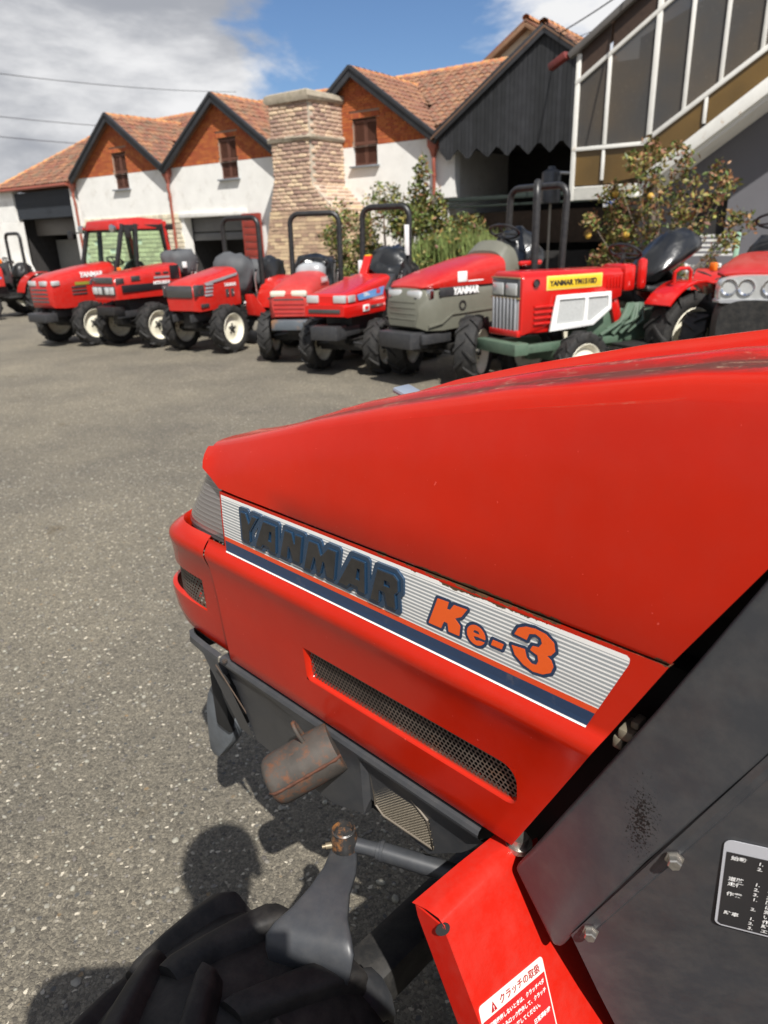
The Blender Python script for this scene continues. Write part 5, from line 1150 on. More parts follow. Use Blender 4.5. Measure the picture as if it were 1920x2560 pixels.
ZP = [(.735, -.614), (.738, -.612), (.762, -.6100), (.803, -.6062), (.812, -.6055), (.824, -.6045), (.864, -.6018), (.876, -.6010), (.92, -.5962), (.940, -.5928), (.952, -.590), (.960, -.5872), (.967, -.5858), (.974, -.5862), (.981, -.589), (.988, -.5935), (.9925, -.5972), (1.0, -.598), (1.05, -.598), (1.1015, -.600)]
def Lp(z):
    for (z0, l0), (z1, l1) in zip(ZP, ZP[1:]):
        if z0 <= z <= z1: return l0+(l1-l0)*(z-z0)/(z1-z0)
    return ZP[0][1] if z < .735 else ZP[-1][1]
def s_rear(z): return .224+(1.103-z)*.487
CX = -0.85
def side_panel(sg):
    mir = (lambda l: l) if sg > 0 else (lambda l: 2*CX-l)
    q = MB(); zs = [z for z, _ in ZP]
    def knots(z): r = s_rear(z); return [r, max(.392, r+.006), max(.418, r+.012), .60, .788, .812, .90, 1.008, 1.062]
    idx = {}
    for i, z in enumerate(zs):
        for j, s in enumerate(knots(z)): idx[i, j] = len(q.v); q.v.append((s, mir(Lp(z)), z))
    nj = 9
    for i in range(len(zs)-1):
        zc = (zs[i]+zs[i+1])/2
        for j in range(nj-1):
            if j == nj-2 and zc > 1.0: continue                      # the headlight sits here
            if .812 < zc < .876 and 1 <= j <= 4: continue             # the long air slot
            q.f.append((idx[i, j], idx[i, j+1], idx[i+1, j+1], idx[i+1, j]))
    # returned edges: rear, bottom, front upright beside the lamp
    def flange(path, d):
        n = len(q.v); q.v += path+[(a+d[0], b2+d[1]*sg, c+d[2]) for a, b2, c in path]; m = len(path)
        for k in range(m-1): q.f.append((n+k, n+k+1, n+m+k+1, n+m+k))
    flange([(s_rear(z), mir(Lp(z)), z) for z in zs], (.004, -.016, 0)); flange([(s, mir(Lp(.735)), .735) for s in knots(.735)], (0, -.014, .002))
    flange([(1.008, mir(Lp(z)), z) for z in zs if z >= 1.0], (-.002, -.02, 0)); flange([(s, mir(Lp(1.1015)), 1.1015) for s in knots(1.1015)[:8]], (0, -.012, -.002))
    # slot: rounded rear corners and sloped lips down to the sheet
    a0, a1, b0, b1 = .392, .812, .812, .876; r = .024
    out = [(a1, b0), (a1, b1)] + [(a0+r-r*math.sin(t), b1-r+r*math.cos(t)) for t in [PI/2*k/5 for k in range(6)]] + [(a0+r*.7-r*.7*math.cos(t), b0+r*.7-r*.7*math.sin(t)) for t in [PI/2*k/5 for k in range(6)]]
    out = [(a1-.006, b0), (a1, b0+.006), (a1, b1)]+out[2:]
    for corner, arcp in (((a0, b1), out[3:9]), ((a0, b0), out[9:15])):
        V = [corner]+arcp; n = len(q.v); q.v += [(s, mir(Lp(z)+.00012), z) for s, z in V]; q.f += [(n, n+k, n+k+1) for k in range(1, len(V)-1)]
    cs, cz = (a0+a1)/2, (b0+b1)/2; n = len(q.v); m = len(out)
    lips = [(0, 0, 0), (.25, .0008, 0), (1, .006, 0), (1, .014, 0)]
    for f, dpt, _ in lips:
        for s, z in out:
            ds, dz = (.007 if s > cs else -.002), (-.001 if z > cz else .0045)
            q.v.append((s-ds*f, mir(Lp(z)-dpt), z+dz*f if z < cz else z-.002*f))
    for k in range(len(lips)-1):
        for j in range(m): jj = (j+1) % m; q.f.append((n+k*m+j, n+k*m+jj, n+(k+1)*m+jj, n+(k+1)*m+j))
    return q
left_panel = N_('side_panel', side_panel(1), m_near, smooth=50, recalc=True); N_('side_panel', side_panel(-1), m_near, smooth=50)
for sg in (1, -1):
    mir = (lambda l: l) if sg > 0 else (lambda l: 2*CX-l)
    N_('mesh_grille', perf_sheet(.385, .806, .806, .880, .0074, .0029, lambda s, z: (s, mir(Lp(z)-.0075), z)), m_mesh, smooth=0, recalc=False, weld=False)
NB('engine_block', m_dark, ((.60, CX, .86), (.82, .36, .40)), ((.35, CX, .75), (.40, .30, .80)), ((1.05, CX, .90), (.16, .34, .26)), bev=.02)

def plan(z, q, hw, sf, s0=1.0662, e=4.6): return (s0+(sf-s0)*max(math.sin(q), 0)**(2/e), CX+hw*math.copysign(abs(math.cos(q))**(2/e), math.cos(q)), z)
HQ = [0, .012, .034, .08, .15, .23]+[.31+(PI/2-.31)*k/14 for k in range(15)]
NQ = HQ+[PI-a for a in HQ[-2::-1]]
nose_z = [(.735, .222, 1.340), (.738, .224, 1.352), (.762, .227, 1.370), (.803, .233, 1.370), (.816, .234, 1.364), (.892, .2435, 1.308), (.92, .250, 1.294), (.940, .2555, 1.284), (.952, .260, 1.279), (.960, .2628, 1.275), (.967, .2642, 1.271), (.974, .2638, 1.266), (.981, .261, 1.258), (.988, .2565, 1.248), (.995, .250, 1.238), (1.000, .243, 1.230), (.990, .239, 1.224), (.96, .238, 1.222)]
q = MB(); ids = {}
for i, (z, hw, sf) in enumerate(nose_z):
    for j, a in enumerate(NQ): ids[i, j] = len(q.v); q.v.append(plan(z, a, hw, sf))
def gq(i): return .33
for i in range(len(nose_z)-1):
    for j in range(40):
        if nose_z[i][0] == .816 and 2 <= j <= 37: continue
        q.f.append((ids[i, j], ids[i, j+1], ids[i+1, j+1], ids[i+1, j]))
gl = [(4, j) for j in range(2, 39)]+[(5, j) for j in range(38, 1, -1)]  # lip round the front grille opening
n = len(q.v)
for f in (0, 1):
    for i, j in gl:
        p = q.v[ids[i, j]]; d = Vector((p[0]-1.06, p[1]-CX, 0)); d.normalize(); q.v.append((p[0]-d.x*.010*f, p[1]-d.y*.010*f, p[2]+(.003 if i == 4 else -.001)*f))
m = len(gl)
for k in range(m): kk = (k+1) % m; q.f.append((n+k, n+kk, n+m+kk, n+m+k))
N_('nose', q, m_near, smooth=55)
def nose_pt(u, z):                                                  # u = arc position round the nose, for the front mesh
    a = PI*u; return plan(z, a, .237-.006, 1.330-.012)
N_('front_grille', perf_sheet(0, 1, 0, 1, .0125, .0045, lambda a, b2: nose_pt(.08+.84*a, .80+.11*b2)), m_mesh, smooth=0, recalc=False, weld=False) if False else None
qm = MB(); nu, nv = 92, 15
for i in range(nu):
    for j in range(nv):
        u0_, v0_ = i/nu, j/nv; du, dv = 1/nu, 1/nv; sh = .5*du if j % 2 else 0
        c4 = [(u0_+sh, v0_), (u0_+du+sh, v0_), (u0_+du+sh, v0_+dv), (u0_+sh, v0_+dv)]; cu, cv = u0_+sh+du/2, v0_+dv/2
        inn = [(cu+du*.33*math.cos(t), cv+dv*.34*math.sin(t)) for t in [PI*1.25, PI*1.75, PI*.25, PI*.75]]
        V = [nose_pt(.004+.992*min(a, 1.0), .795+.118*b2) for a, b2 in c4+inn]; qm.add(V, [(k, (k+1) % 4, 4+(k+1) % 4, 4+k) for k in range(4)])
N_('front_grille', qm, m_mesh, smooth=0, recalc=False, weld=False)
NB('nose_dark_filler', m_dark, ((1.12, CX, .736), (.24, .425, .036)), bev=.006)  # added dark filler standing for the shade between nose and front plate
N_('lower_mesh', perf_sheet(1.030, 1.098, .712, .742, .0078, .0027, lambda s, z: (s, -.627, z)), mat('pale_perforated_sheet', (.07, .062, .052), .5, metal=.2, var=.2), smooth=0, recalc=False, weld=False)
NB('radiator', m_dark, ((1.08, CX, .86), (.06, .38, .22)), bev=0)
# headlights wrap round the corners
m_hl = mat('near_headlight_lens', (0.20, 0.185, 0.185), 0.24, var=0.10, vscale=14, coat=1.0)
nt = m_hl.node_tree; b_ = nt.nodes['Principled BSDF']; w_ = nt.nodes.new('ShaderNodeTexWave'); w_.bands_direction = 'Z'; w_.inputs['Scale'].default_value = 33; w_.inputs['Distortion'].default_value = 0.3
tcn = nt.nodes.new('ShaderNodeTexCoord'); nt.links.new(tcn.outputs['Object'], w_.inputs['Vector'])
wr = nt.nodes.new('ShaderNodeMapRange'); wr.inputs['From Min'].default_value = .82; wr.inputs['From Max'].default_value = .98; nt.links.new(w_.outputs['Fac'], wr.inputs['Value'])
wm = nt.nodes.new('ShaderNodeMix'); wm.data_type = 'RGBA'; wm.inputs['B'].default_value = (.29, .275, .27, 1); src = b_.inputs['Base Color'].links[0].from_socket
nt.links.new(wr.outputs[0], wm.inputs['Factor']); nt.links.new(src, wm.inputs['A']); nt.links.new(wm.outputs['Result'], b_.inputs['Base Color'])
bpn = nt.nodes.new('ShaderNodeBump'); bpn.inputs['Strength'].default_value = .2; bpn.inputs['Distance'].default_value = .002; nt.links.new(w_.outputs['Fac'], bpn.inputs['Height']); nt.links.new(bpn.outputs[0], b_.inputs['Normal'])
lens_z = [(.992, .238, 1.222), (1.002, .2405, 1.222), (1.03, .2425, 1.194), (1.07, .243, 1.150), (1.10, .243, 1.116), (1.128, .242, 1.088)]
for sg in (1, -1):
    q = MB(); rows = []
    for z, hw, sf in lens_z:
        row = []
        for k in range(17):
            a = PI*.40*k/16; p = plan(z, a, hw, sf, 1.010, 4.6); row.append((p[0], p[1] if sg > 0 else 2*CX-p[1], p[2]))
        rows.append(row)
    q.loft(rows, close=False); o = N_('headlight', q, m_hl, smooth=60)
q = MB(); rows = [[plan(z, PI*(.40+.2*k/6), hw-.004, sf-.004, 1.010, 4.6) for k in range(7)] for z, hw, sf in lens_z]; q.loft(rows, close=False); N_('front_strip', q, m_dark, smooth=50)
NB('lamp_housing', m_dark, ((1.05, CX, 1.05), (.10, .42, .15)), bev=.01)

# upper bonnet
SEC = [(.224, 1.1045, .060, 1.402, 0, 1), (.40, 1.1045, .25, 1.379, 0, 1), (.55, 1.1045, .45, 1.339, 0, 1), (.70, 1.1045, .65, 1.290, 0, 1), (.80, 1.1045, .78, 1.254, 0, 1), (.88, 1.1045, .87, 1.226, .0, .6), (.95, 1.1045, .95, 1.202, .002, .05), (1.005, 1.106, 1.015, 1.183, .006, 0), (1.028, 1.122, 1.044, 1.1745, .012, 0), (1.050, 1.134, 1.062, 1.169, .022, 0)]
def up_ring(sb, zb, s_t, zt, bulge, rib):
    pts = [(0, -.600), (.02, -.598), (.30, -.602), (.60, -.610), (.82, -.619), (.90, -.624)]
    P = [(sb+(s_t-sb)*f, l, zb+(zt-zb)*f) for f, l in pts]
    h = zt-zb
    for dz, l in ((-.022, -.6265), (-.012, -.630), (-.005, -.636), (-.001, -.644), (.0005, -.656), (.001, -.68)): P.append((s_t, l, zt+dz))
    P += [(s_t, -.715, zt-.001), (s_t, -.724, zt-.001+.006*rib), (s_t, -.734, zt-.001+.008*rib), (s_t, -.748, zt-.001+.008*rib), (s_t, -.760, zt-.006), (s_t, -.80, zt-.016), (s_t, CX, zt-.020)]
    full = P+[(a, 2*CX-b2, c) for a, b2, c in reversed(P[:-1])]
    return [(a+bulge*max(0, 1-((b2-CX)/.25)**2)*(1.0), b2, c) for a, b2, c in full]
q = MB(); rows = [up_ring(*s_) for s_ in SEC]; q.loft(rows, close=False)
n = len(q.v); last = rows[-1]; m = len(last)
zf = [(a+.006, b2, min(c, 1.134)) for a, b2, c in last]
n = len(q.v); fl = [(a, b2, 1.134+.0*(c-1.134)) for a, b2, c in last]; q.v += last; q.v += fl
for k in range(m-1): q.f.append((n+k, n+k+1, n+m+k+1, n+m+k))
for edge in ([r[0] for r in rows], [r[-1] for r in rows]):          # turned-in lower hem
    n = len(q.v); d = -.014 if edge[0][1] > CX else .014; q.v += edge; q.v += [(a, b2+d, c+.001) for a, b2, c in edge]
    for k in range(len(edge)-1): q.f.append((n+k, n+k+1, n+len(edge)+k+1, n+len(edge)+k))
n = len(q.v); e0 = rows[0]; q.v += e0; q.v += [(a+.004, CX+(b2-CX)*.94, c-.014 if c > 1.38 else c) for a, b2, c in e0]
for k in range(m-1): q.f.append((n+k, n+k+1, n+m+k+1, n+m+k))
N_('bonnet', q, m_near, smooth=40)
NB('bonnet_dark_backing', m_dark, ((.66, CX, 1.10), (.66, .40, .05)), ((.30, CX, 1.22), (.30, .38, .16)), bev=0)  # dark boxes put behind the gaps to stand for the shade inside

# decal: printed strip on the flat below the seam
def decal_mat():
    m = bpy.data.materials.new('striped_decal'); m.use_nodes = True; nt = m.node_tree; N = nt.nodes; L = nt.links; b = N['Principled BSDF']; b.inputs['Roughness'].default_value = .33; b.inputs['Coat Weight'].default_value = .15
    tc = N.new('ShaderNodeTexCoord'); sp = N.new('ShaderNodeSeparateXYZ'); L.new(tc.outputs['Object'], sp.inputs[0])
    mr = N.new('ShaderNodeMapRange'); mr.inputs['From Min'].default_value = .986; mr.inputs['From Max'].default_value = 1.106; L.new(sp.outputs[2], mr.inputs['Value'])
    r = N.new('ShaderNodeValToRGB'); r.color_ramp.interpolation = 'CONSTANT'; el = r.color_ramp.elements
    W, NV, OR, GR = (.80, .79, .76), (.016, .040, .095), (.72, .065, .012), (.30, .32, .33)
    st = [(0, W), ((.9935-.986)/.12, NV), ((1.0125-.986)/.12, OR), ((1.0205-.986)/.12, W)]
    z = 1.0225; k = 0
    while z < 1.093: st += [((z-.986)/.12, GR), ((z+.0029-.986)/.12, W)]; z += .0052
    # a ramp holds 32 stops: the stripes use a wave instead
    st = st[:4]
    while len(el) < len(st): el.new(.5)
    for e, (p, c) in zip(el, st): e.position = p; e.color = (*c, 1)
    L.new(mr.outputs[0], r.inputs[0])
    md = N.new('ShaderNodeMath'); md.operation = 'MODULO'; md.inputs[1].default_value = .0052
    sub = N.new('ShaderNodeMath'); sub.operation = 'SUBTRACT'; sub.inputs[1].default_value = 1.0225; L.new(sp.outputs[2], sub.inputs[0]); L.new(sub.outputs[0], md.inputs[0])
    lt = N.new('ShaderNodeMath'); lt.operation = 'LESS_THAN'; lt.inputs[1].default_value = .0030; L.new(md.outputs[0], lt.inputs[0])
    g1 = N.new('ShaderNodeMath'); g1.operation = 'GREATER_THAN'; g1.inputs[1].default_value = 1.0225; L.new(sp.outputs[2], g1.inputs[0])
    g2 = N.new('ShaderNodeMath'); g2.operation = 'LESS_THAN'; g2.inputs[1].default_value = 1.0912; L.new(sp.outputs[2], g2.inputs[0])
    m1 = N.new('ShaderNodeMath'); m1.operation = 'MULTIPLY'; L.new(lt.outputs[0], m1.inputs[0]); L.new(g1.outputs[0], m1.inputs[1])
    m2 = N.new('ShaderNodeMath'); m2.operation = 'MULTIPLY'; L.new(m1.outputs[0], m2.inputs[0]); L.new(g2.outputs[0], m2.inputs[1])
    mx = N.new('ShaderNodeMix'); mx.data_type = 'RGBA'; mx.inputs['B'].default_value = (*GR, 1); L.new(m2.outputs[0], mx.inputs['Factor']); L.new(r.outputs[0], mx.inputs['A'])
    nz = N.new('ShaderNodeTexNoise'); nz.inputs['Scale'].default_value = 30; nz.inputs['Detail'].default_value = 8; nz.inputs['Roughness'].default_value = .7; L.new(tc.outputs['Object'], nz.inputs['Vector'])
    ng = N.new('ShaderNodeMapRange'); ng.inputs['From Min'].default_value = .60; ng.inputs['From Max'].default_value = .80; ng.inputs['To Max'].default_value = .35; L.new(nz.outputs['Fac'], ng.inputs['Value'])
    mg = N.new('ShaderNodeMix'); mg.data_type = 'RGBA'; mg.inputs['B'].default_value = (.30, .25, .20, 1); L.new(ng.outputs[0], mg.inputs['Factor']); L.new(mx.outputs['Result'], mg.inputs['A'])
    # rust creeping in from the chipped upper edge
    dx = N.new('ShaderNodeMath'); dx.operation = 'SUBTRACT'; dx.inputs[1].default_value = .455-S0; L.new(sp.outputs[0], dx.inputs[0])
    ax_ = N.new('ShaderNodeMath'); ax_.operation = 'ABSOLUTE'; L.new(dx.outputs[0], ax_.inputs[0])
    zx = N.new('ShaderNodeMapRange'); zx.inputs['From Min'].default_value = .13; zx.inputs['From Max'].default_value = .06; zx.inputs['To Max'].default_value = .22; L.new(ax_.outputs[0], zx.inputs['Value'])
    ez = N.new('ShaderNodeMapRange'); ez.inputs['From Min'].default_value = 1.0905; ez.inputs['From Max'].default_value = 1.0970; ez.inputs['To Max'].default_value = .36; L.new(sp.outputs[2], ez.inputs['Value'])
    n9 = N.new('ShaderNodeTexNoise'); n9.inputs['Scale'].default_value = 42; n9.inputs['Detail'].default_value = 7; n9.inputs['Roughness'].default_value = .7; L.new(tc.outputs['Object'], n9.inputs['Vector'])
    s1_ = N.new('ShaderNodeMath'); L.new(zx.outputs[0], s1_.inputs[0]); L.new(ez.outputs[0], s1_.inputs[1]); s2_ = N.new('ShaderNodeMath'); L.new(s1_.outputs[0], s2_.inputs[0]); L.new(n9.outputs['Fac'], s2_.inputs[1])
    gt_ = N.new('ShaderNodeMath'); gt_.operation = 'GREATER_THAN'; gt_.inputs[1].default_value = .98; L.new(s2_.outputs[0], gt_.inputs[0])
    mr_ = N.new('ShaderNodeMix'); mr_.data_type = 'RGBA'; mr_.inputs['B'].default_value = (.085, .045, .022, 1); L.new(gt_.outputs[0], mr_.inputs['Factor']); L.new(mg.outputs['Result'], mr_.inputs['A'])
    L.new(mr_.outputs['Result'], b.inputs['Base Color']); return m
q = MB(); zz = [.9912, .9925, .9945, 1.0, 1.05, 1.086, 1.0905, 1.0945, 1.0968]
def dl(z): return {0: .300}.get(0)+0
rows = []
for z in zz:
    r_s = .304-(z-.990)*.41                                         # the rear end leans like the bonnet edge, with a rounded upper corner
    r_s += {1.0905: .0008, 1.0945: .0028, 1.0968: .007}.get(z, 0)
    rows.append([(r_s, Lp(z)+.0009, z), (.6, Lp(z)+.0009, z), (1.003, Lp(z)+.0009, z)])
q.loft(rows, close=False); N_('decal', q, decal_mat(), smooth=0)
# raised badge
LET = {'Y': [[(.9308, 1.0890), (.9150, 1.0895), (.9085, 1.0735), (.8985, 1.0895), (.8804, 1.0890), (.9070, 1.0575), (.9100, 1.0375), (.9330, 1.0375)]],
 'A': [[(.8690, 1.0885), (.8340, 1.0885), (.8405, 1.0378), (.8604, 1.0378), (.8596, 1.0435), (.8730, 1.0435), (.8785, 1.0370), (.8980, 1.0370)]],
 'N': [[(.8141, 1.0885), (.7953, 1.0885), (.7915, 1.0722), (.7890, 1.0885), (.7703, 1.0885), (.7803, 1.0400), (.7990, 1.0400), (.8059, 1.0604), (.8111, 1.0385), (.8327, 1.0390)]],
 'M': [[(.7571, 1.0880), (.7352, 1.0880), (.7300, 1.0720), (.7142, 1.0880), (.6936, 1.0880), (.7030, 1.0378), (.7215, 1.0378), (.7250, 1.0600), (.7340, 1.0378), (.7430, 1.0378), (.7455, 1.0610), (.7560, 1.0370), (.7740, 1.0370)]],
 'A2': [[(.6650, 1.0895), (.6360, 1.0895), (.6385, 1.0380), (.6555, 1.0380), (.6560, 1.0440), (.6690, 1.0440), (.6750, 1.0372), (.6985, 1.0380)]],
 'R': [[(.6150, 1.0885), (.5830, 1.0890), (.5745, 1.0820), (.5745, 1.0640), (.5810, 1.0585), (.5800, 1.0355), (.5989, 1.0355), (.6030, 1.0540), (.6095, 1.0540), (.6118, 1.0352), (.6324, 1.0352)]]}
HOLE = {'A': [(.8530, 1.0745), (.8470, 1.0745), (.8500, 1.0560), (.8590, 1.0560)], 'A2': [(.6530, 1.0750), (.6470, 1.0750), (.6490, 1.0570), (.6575, 1.0570)], 'R': [(.6010, 1.0745), (.5905, 1.0745), (.5905, 1.0655), (.6025, 1.0655)]}
_k = 1.0093
LET = {n: [[(a*_k, 1.5-(1.5-b2)*_k) for a, b2 in p] for p in v] for n, v in LET.items()}; HOLE = {n: [(a*_k, 1.5-(1.5-b2)*_k) for a, b2 in v] for n, v in HOLE.items()}
fc = lambda s, z, l: (s, Lp(z) + l, z)
flat = lambda s, z, l: (s, -.598 + l, z)
badge = N_('badge', sdf_plate([p for v in LET.values() for p in v], .0064, -.001, .0032, flat, .0012), m_navy, smooth=40)
for nme, polys in LET.items():
    h = [HOLE[nme]] if nme in HOLE else []
    lt_ = N_('badge_letter', sdf_plate(polys, -.0010, .0030, .0056, flat, .001, holes=h), m_navy, badge, smooth=40)
    N_('letter_face', sdf_plate(polys, -.0027, .0055, .0062, flat, .001, holes=h), m_bface, badge, smooth=40)
# printed model name
m_or = mat('orange_print', (.78, .105, .012), .33, var=.05, coat=.15); m_nv = mat('navy_print', (.014, .034, .082), .33, var=.05, coat=.15)
K_ = [(.5165, 1.0735), (.4985, 1.0745), (.5012, 1.0640), (.4965, 1.0645), (.4905, 1.0735), (.4696, 1.0748), (.4783, 1.0615), (.4885, 1.0555), (.4800, 1.0480), (.4815, 1.0333), (.4985, 1.0330), (.5003, 1.0440), (.5060, 1.0445), (.5110, 1.0330), (.5320, 1.0328)]
ell = lambda cx, cz, a, b2, n=20, a0=0: [(cx+a*math.cos(t), cz+b2*math.sin(t)) for t in [2*PI*k/n for k in range(n)]]
E_ = ell(.4555, 1.0450, .0140, .0135); E_h = [(.4520, 1.0515), (.4580, 1.0515), (.4600, 1.0475), (.4500, 1.0475)]; E_n = [(.4540, 1.0435), (.4400, 1.0435), (.4400, 1.0400), (.4500, 1.0395), (.4560, 1.0375), (.4600, 1.0420)]
D_ = [(.4305, 1.0490), (.4150, 1.0490), (.4175, 1.0412), (.4330, 1.0412)]
T_ = [(.4010, 1.0690), (.3960, 1.0790), (.3860, 1.0845), (.3740, 1.0865), (.3600, 1.0850), (.3490, 1.0780), (.3470, 1.0680), (.3520, 1.0610), (.3570, 1.0585), (.3510, 1.0550), (.3480, 1.0480), (.3510, 1.0390), (.3610, 1.0325), (.3740, 1.0305), (.3870, 1.0340), (.3990, 1.0420), (.4040, 1.0530), (.3860, 1.0550), (.3830, 1.0450), (.3760, 1.0400), (.3700, 1.0410), (.3675, 1.0470), (.3690, 1.0540), (.3790, 1.0570), (.3760, 1.0635), (.3680, 1.0650), (.3640, 1.0715), (.3660, 1.0775), (.3730, 1.0800), (.3810, 1.0770), (.3840, 1.0680)]
N_('model_name', sdf_plate([K_, E_, D_, T_], .0040, .0010, .0013, flat, .0011), m_nv, smooth=0)
for p, h in ((K_, []), (E_, [E_h, E_n]), (D_, []), (T_, [])): N_('letter', sdf_plate([p], .0, .0012, .0016, flat, .0009, holes=h), m_or, smooth=0)

# charcoal plate under the bonnet, with pressed facets, air mesh and exhaust
pl = MB(); ST = [(1.100, 1.029, -.628, .553), (.93, .93, -.620, .560), (.845, .845, -.606, .576), (.77, .77, -.608, .572), (.70, .70, -.617, .588), (.690, .690, -.625, .622), (.63, .63, -.627, .606), (.565, .565, -.628, .590), (.50, .50, -.628, .64), (.455, .455, -.628, .688)]
rows = []
for st_, sb_, l, zb in ST: rows.append([(st_, -.655, .727), (st_, -.618, .728), (st_, -.611, .725), (st_, -.608, .719), (st_, -.6085, .714), (st_, (l-.6085)/2-.001, .700), (st_*.7+sb_*.3, l+.002, .690-(.69-zb)*.25), (sb_, l, zb), (sb_, l-.025, zb-.001)])
pl.loft(rows, close=False); plate = N_('lower_plate', pl, m_nplate, smooth=24)
MP = [(.688, .680), (.600, .684), (.563, .662), (.552, .612), (.660, .606), (.678, .618)]
q = MB(); q.tube([(s, -.6245, z) for s, z in MP], .0022, 6, closed=True); N_('mesh_edge', q, mat('tan_mesh_edge', (.15, .125, .095), .6, var=.2), plate, smooth=50)
def inpoly(x, y, P):
    c = False
    for i in range(len(P)):
        (x1, y1), (x2, y2) = P[i-1], P[i]
        if (y1 > y) != (y2 > y) and x < (x2-x1)*(y-y1)/(y2-y1)+x1: c = not c
    return c
q = MB()
for j in range(32):
    for i in range(26):
        s, z = .545+i*.0058+(.0029 if j % 2 else 0), .602+j*.0027
        if inpoly(s, z, MP): q.add([(s-.0030, -.6255, z), (s, -.6240, z-.0016), (s+.0030, -.6255, z), (s+.0022, -.6265, z), (s, -.6253, z-.0006), (s-.0022, -.6265, z), (s, -.6240, z+.0016), (s, -.6253, z+.0006)], [(0, 1, 4, 5), (1, 2, 3, 4), (2, 6, 7, 3), (6, 0, 5, 7)])
N_('air_mesh', q, mat('tan_expanded_mesh', (.20, .17, .125), .55, metal=.1, var=.2), plate, smooth=0, weld=False, recalc=False)
NB('mesh_backing', m_dark, ((.62, -.6275, .645), (.125, .0016, .066)), parent=plate, bev=0)
q = MB(); fp = [(1.236, .727), (1.105, .712), (1.030, .556), (1.088, .550), (1.160, .672), (1.222, .684)]
rows = [[(1.104, -.618, .7285), (1.104, -.608, .725), (1.10, -.605, .714), (1.033, -.627, .553)], [(1.165, -.620, .7285), (1.165, -.610, .725), (1.162, -.607, .714), (1.090, -.630, .549)], [(1.218, -.624, .7285), (1.219, -.614, .725), (1.216, -.611, .714), (1.160, -.632, .672)], [(1.236, -.634, .7285), (1.242, -.626, .725), (1.240, -.626, .714), (1.222, -.636, .684)], [(1.255, -.72, .7285), (1.260, -.718, .72), (1.255, -.72, .70), (1.24, -.73, .66)], [(1.262, -.98, .7285), (1.267, -.98, .72), (1.26, -.98, .70), (1.24, -.97, .66)], [(1.10, -1.095, .7285), (1.10, -1.10, .72), (1.09, -1.095, .69), (1.06, -1.07, .56)]]
q.loft(rows, close=False); N_('front_plate', q, m_nplate, smooth=30)
q = MB(); q.bar((1.0985, -.5985, .716), (1.0335, -.6415, .554), .0012, .002); N_('plate_edge', q, mat('worn_plate_edge', (.14, .10, .075), .6, var=.3), smooth=0)
q = MB(); q.lathe([(0, .0055), (.004, .0055), (.004, .001)], 8, 'Z', (1.075, -.606, .729), (True, True)); N_('plate_bolt', q, m_rust, smooth=30)
q = MB(); LG = [(1.240, .572), (1.275, .556), (1.312, .50), (1.328, .45), (1.335, .385), (1.338, .325), (1.318, .312), (1.296, .320), (1.222, .41), (1.208, .455), (1.212, .50), (1.222, .54)]
q.prism([(s, -.680, z) for s, z in LG], (0, -.03, 0)); N_('weight_hanger', q, mat('slate_grey_casting', (.11, .125, .14), .5, var=.25, vscale=20, bump=.001, bscale=60, dust=.15), bev=.008)
NB('front_frame', m_dark, ((.95, CX, .55), (.62, .30, .12)), ((1.24, CX, .52), (.06, .36, .16)), bev=.01)
# exhaust silencer
SEAM_A = R(166); c0, c1 = Vector((.764, -.622, .694)), Vector((.826, -.522, .640)); ax = (c1-c0).normalized(); u_ = ax.cross(Vector((0, 0, 1))).normalized(); w_2 = u_.cross(ax)
q = MB(); rings = []
for f, r in ((0, .030), (.01, .0440), (.05, .0452), (.5, .0455), (.88, .0448), (.94, .0430), (.985, .0385), (1.0, .033), (1.004, .010)):
    c = c0.lerp(c1, f); rings.append([c+(u_*math.cos(t)+w_2*math.sin(t)*.96)*r for t in [2*PI*k/28 for k in range(28)]])
q.loft(rings); mf = N_('silencer', q, m_rust, smooth=60)
q = MB(); P = []
for f in np.linspace(-.02, 1.0, 14):
    c = c0.lerp(c1, f); r = np.interp(f, [-.02, .05, .5, .88, .94, 1.0], [.040, .0456, .0460, .0453, .0434, .034]); P.append(c+(-u_*math.cos(R(12))-w_2*math.sin(R(12)))*r*-1 if False else c+(u_*math.cos(SEAM_A)+w_2*math.sin(SEAM_A))*r) if 'SEAM_A' in globals() else P.append(c+(u_*-.83+w_2*-.05)*r)
q.tube(P, [.0027+.0008*math.sin(k*2.3) for k in range(14)], 6); N_('weld_seam', q, m_weld, mf, smooth=50)
q = MB(); hk = c0.lerp(c1, .34)+w_2*.040+u_*.010; q.tube([hk-u_*.013-w_2*.006, hk-u_*.013+w_2*.020, hk-u_*.008+w_2*.032, hk+w_2*.036, hk+u_*.008+w_2*.032, hk+u_*.013+w_2*.020, hk+u_*.013-w_2*.006], .0036, 8); N_('lifting_eye', q, m_rust, mf, smooth=50)
q = MB(); q.tube([c0+ax*.01-w_2*.03, c0-ax*.02-w_2*.06], .010, 8); q.lathe([(0, .011), (.012, .011), (.012, .006)], 6, 'Y', tuple(c0-w_2*.052+ax*.012), (True, True)); N_('clamp_bolt', q, m_steel, mf, smooth=30)

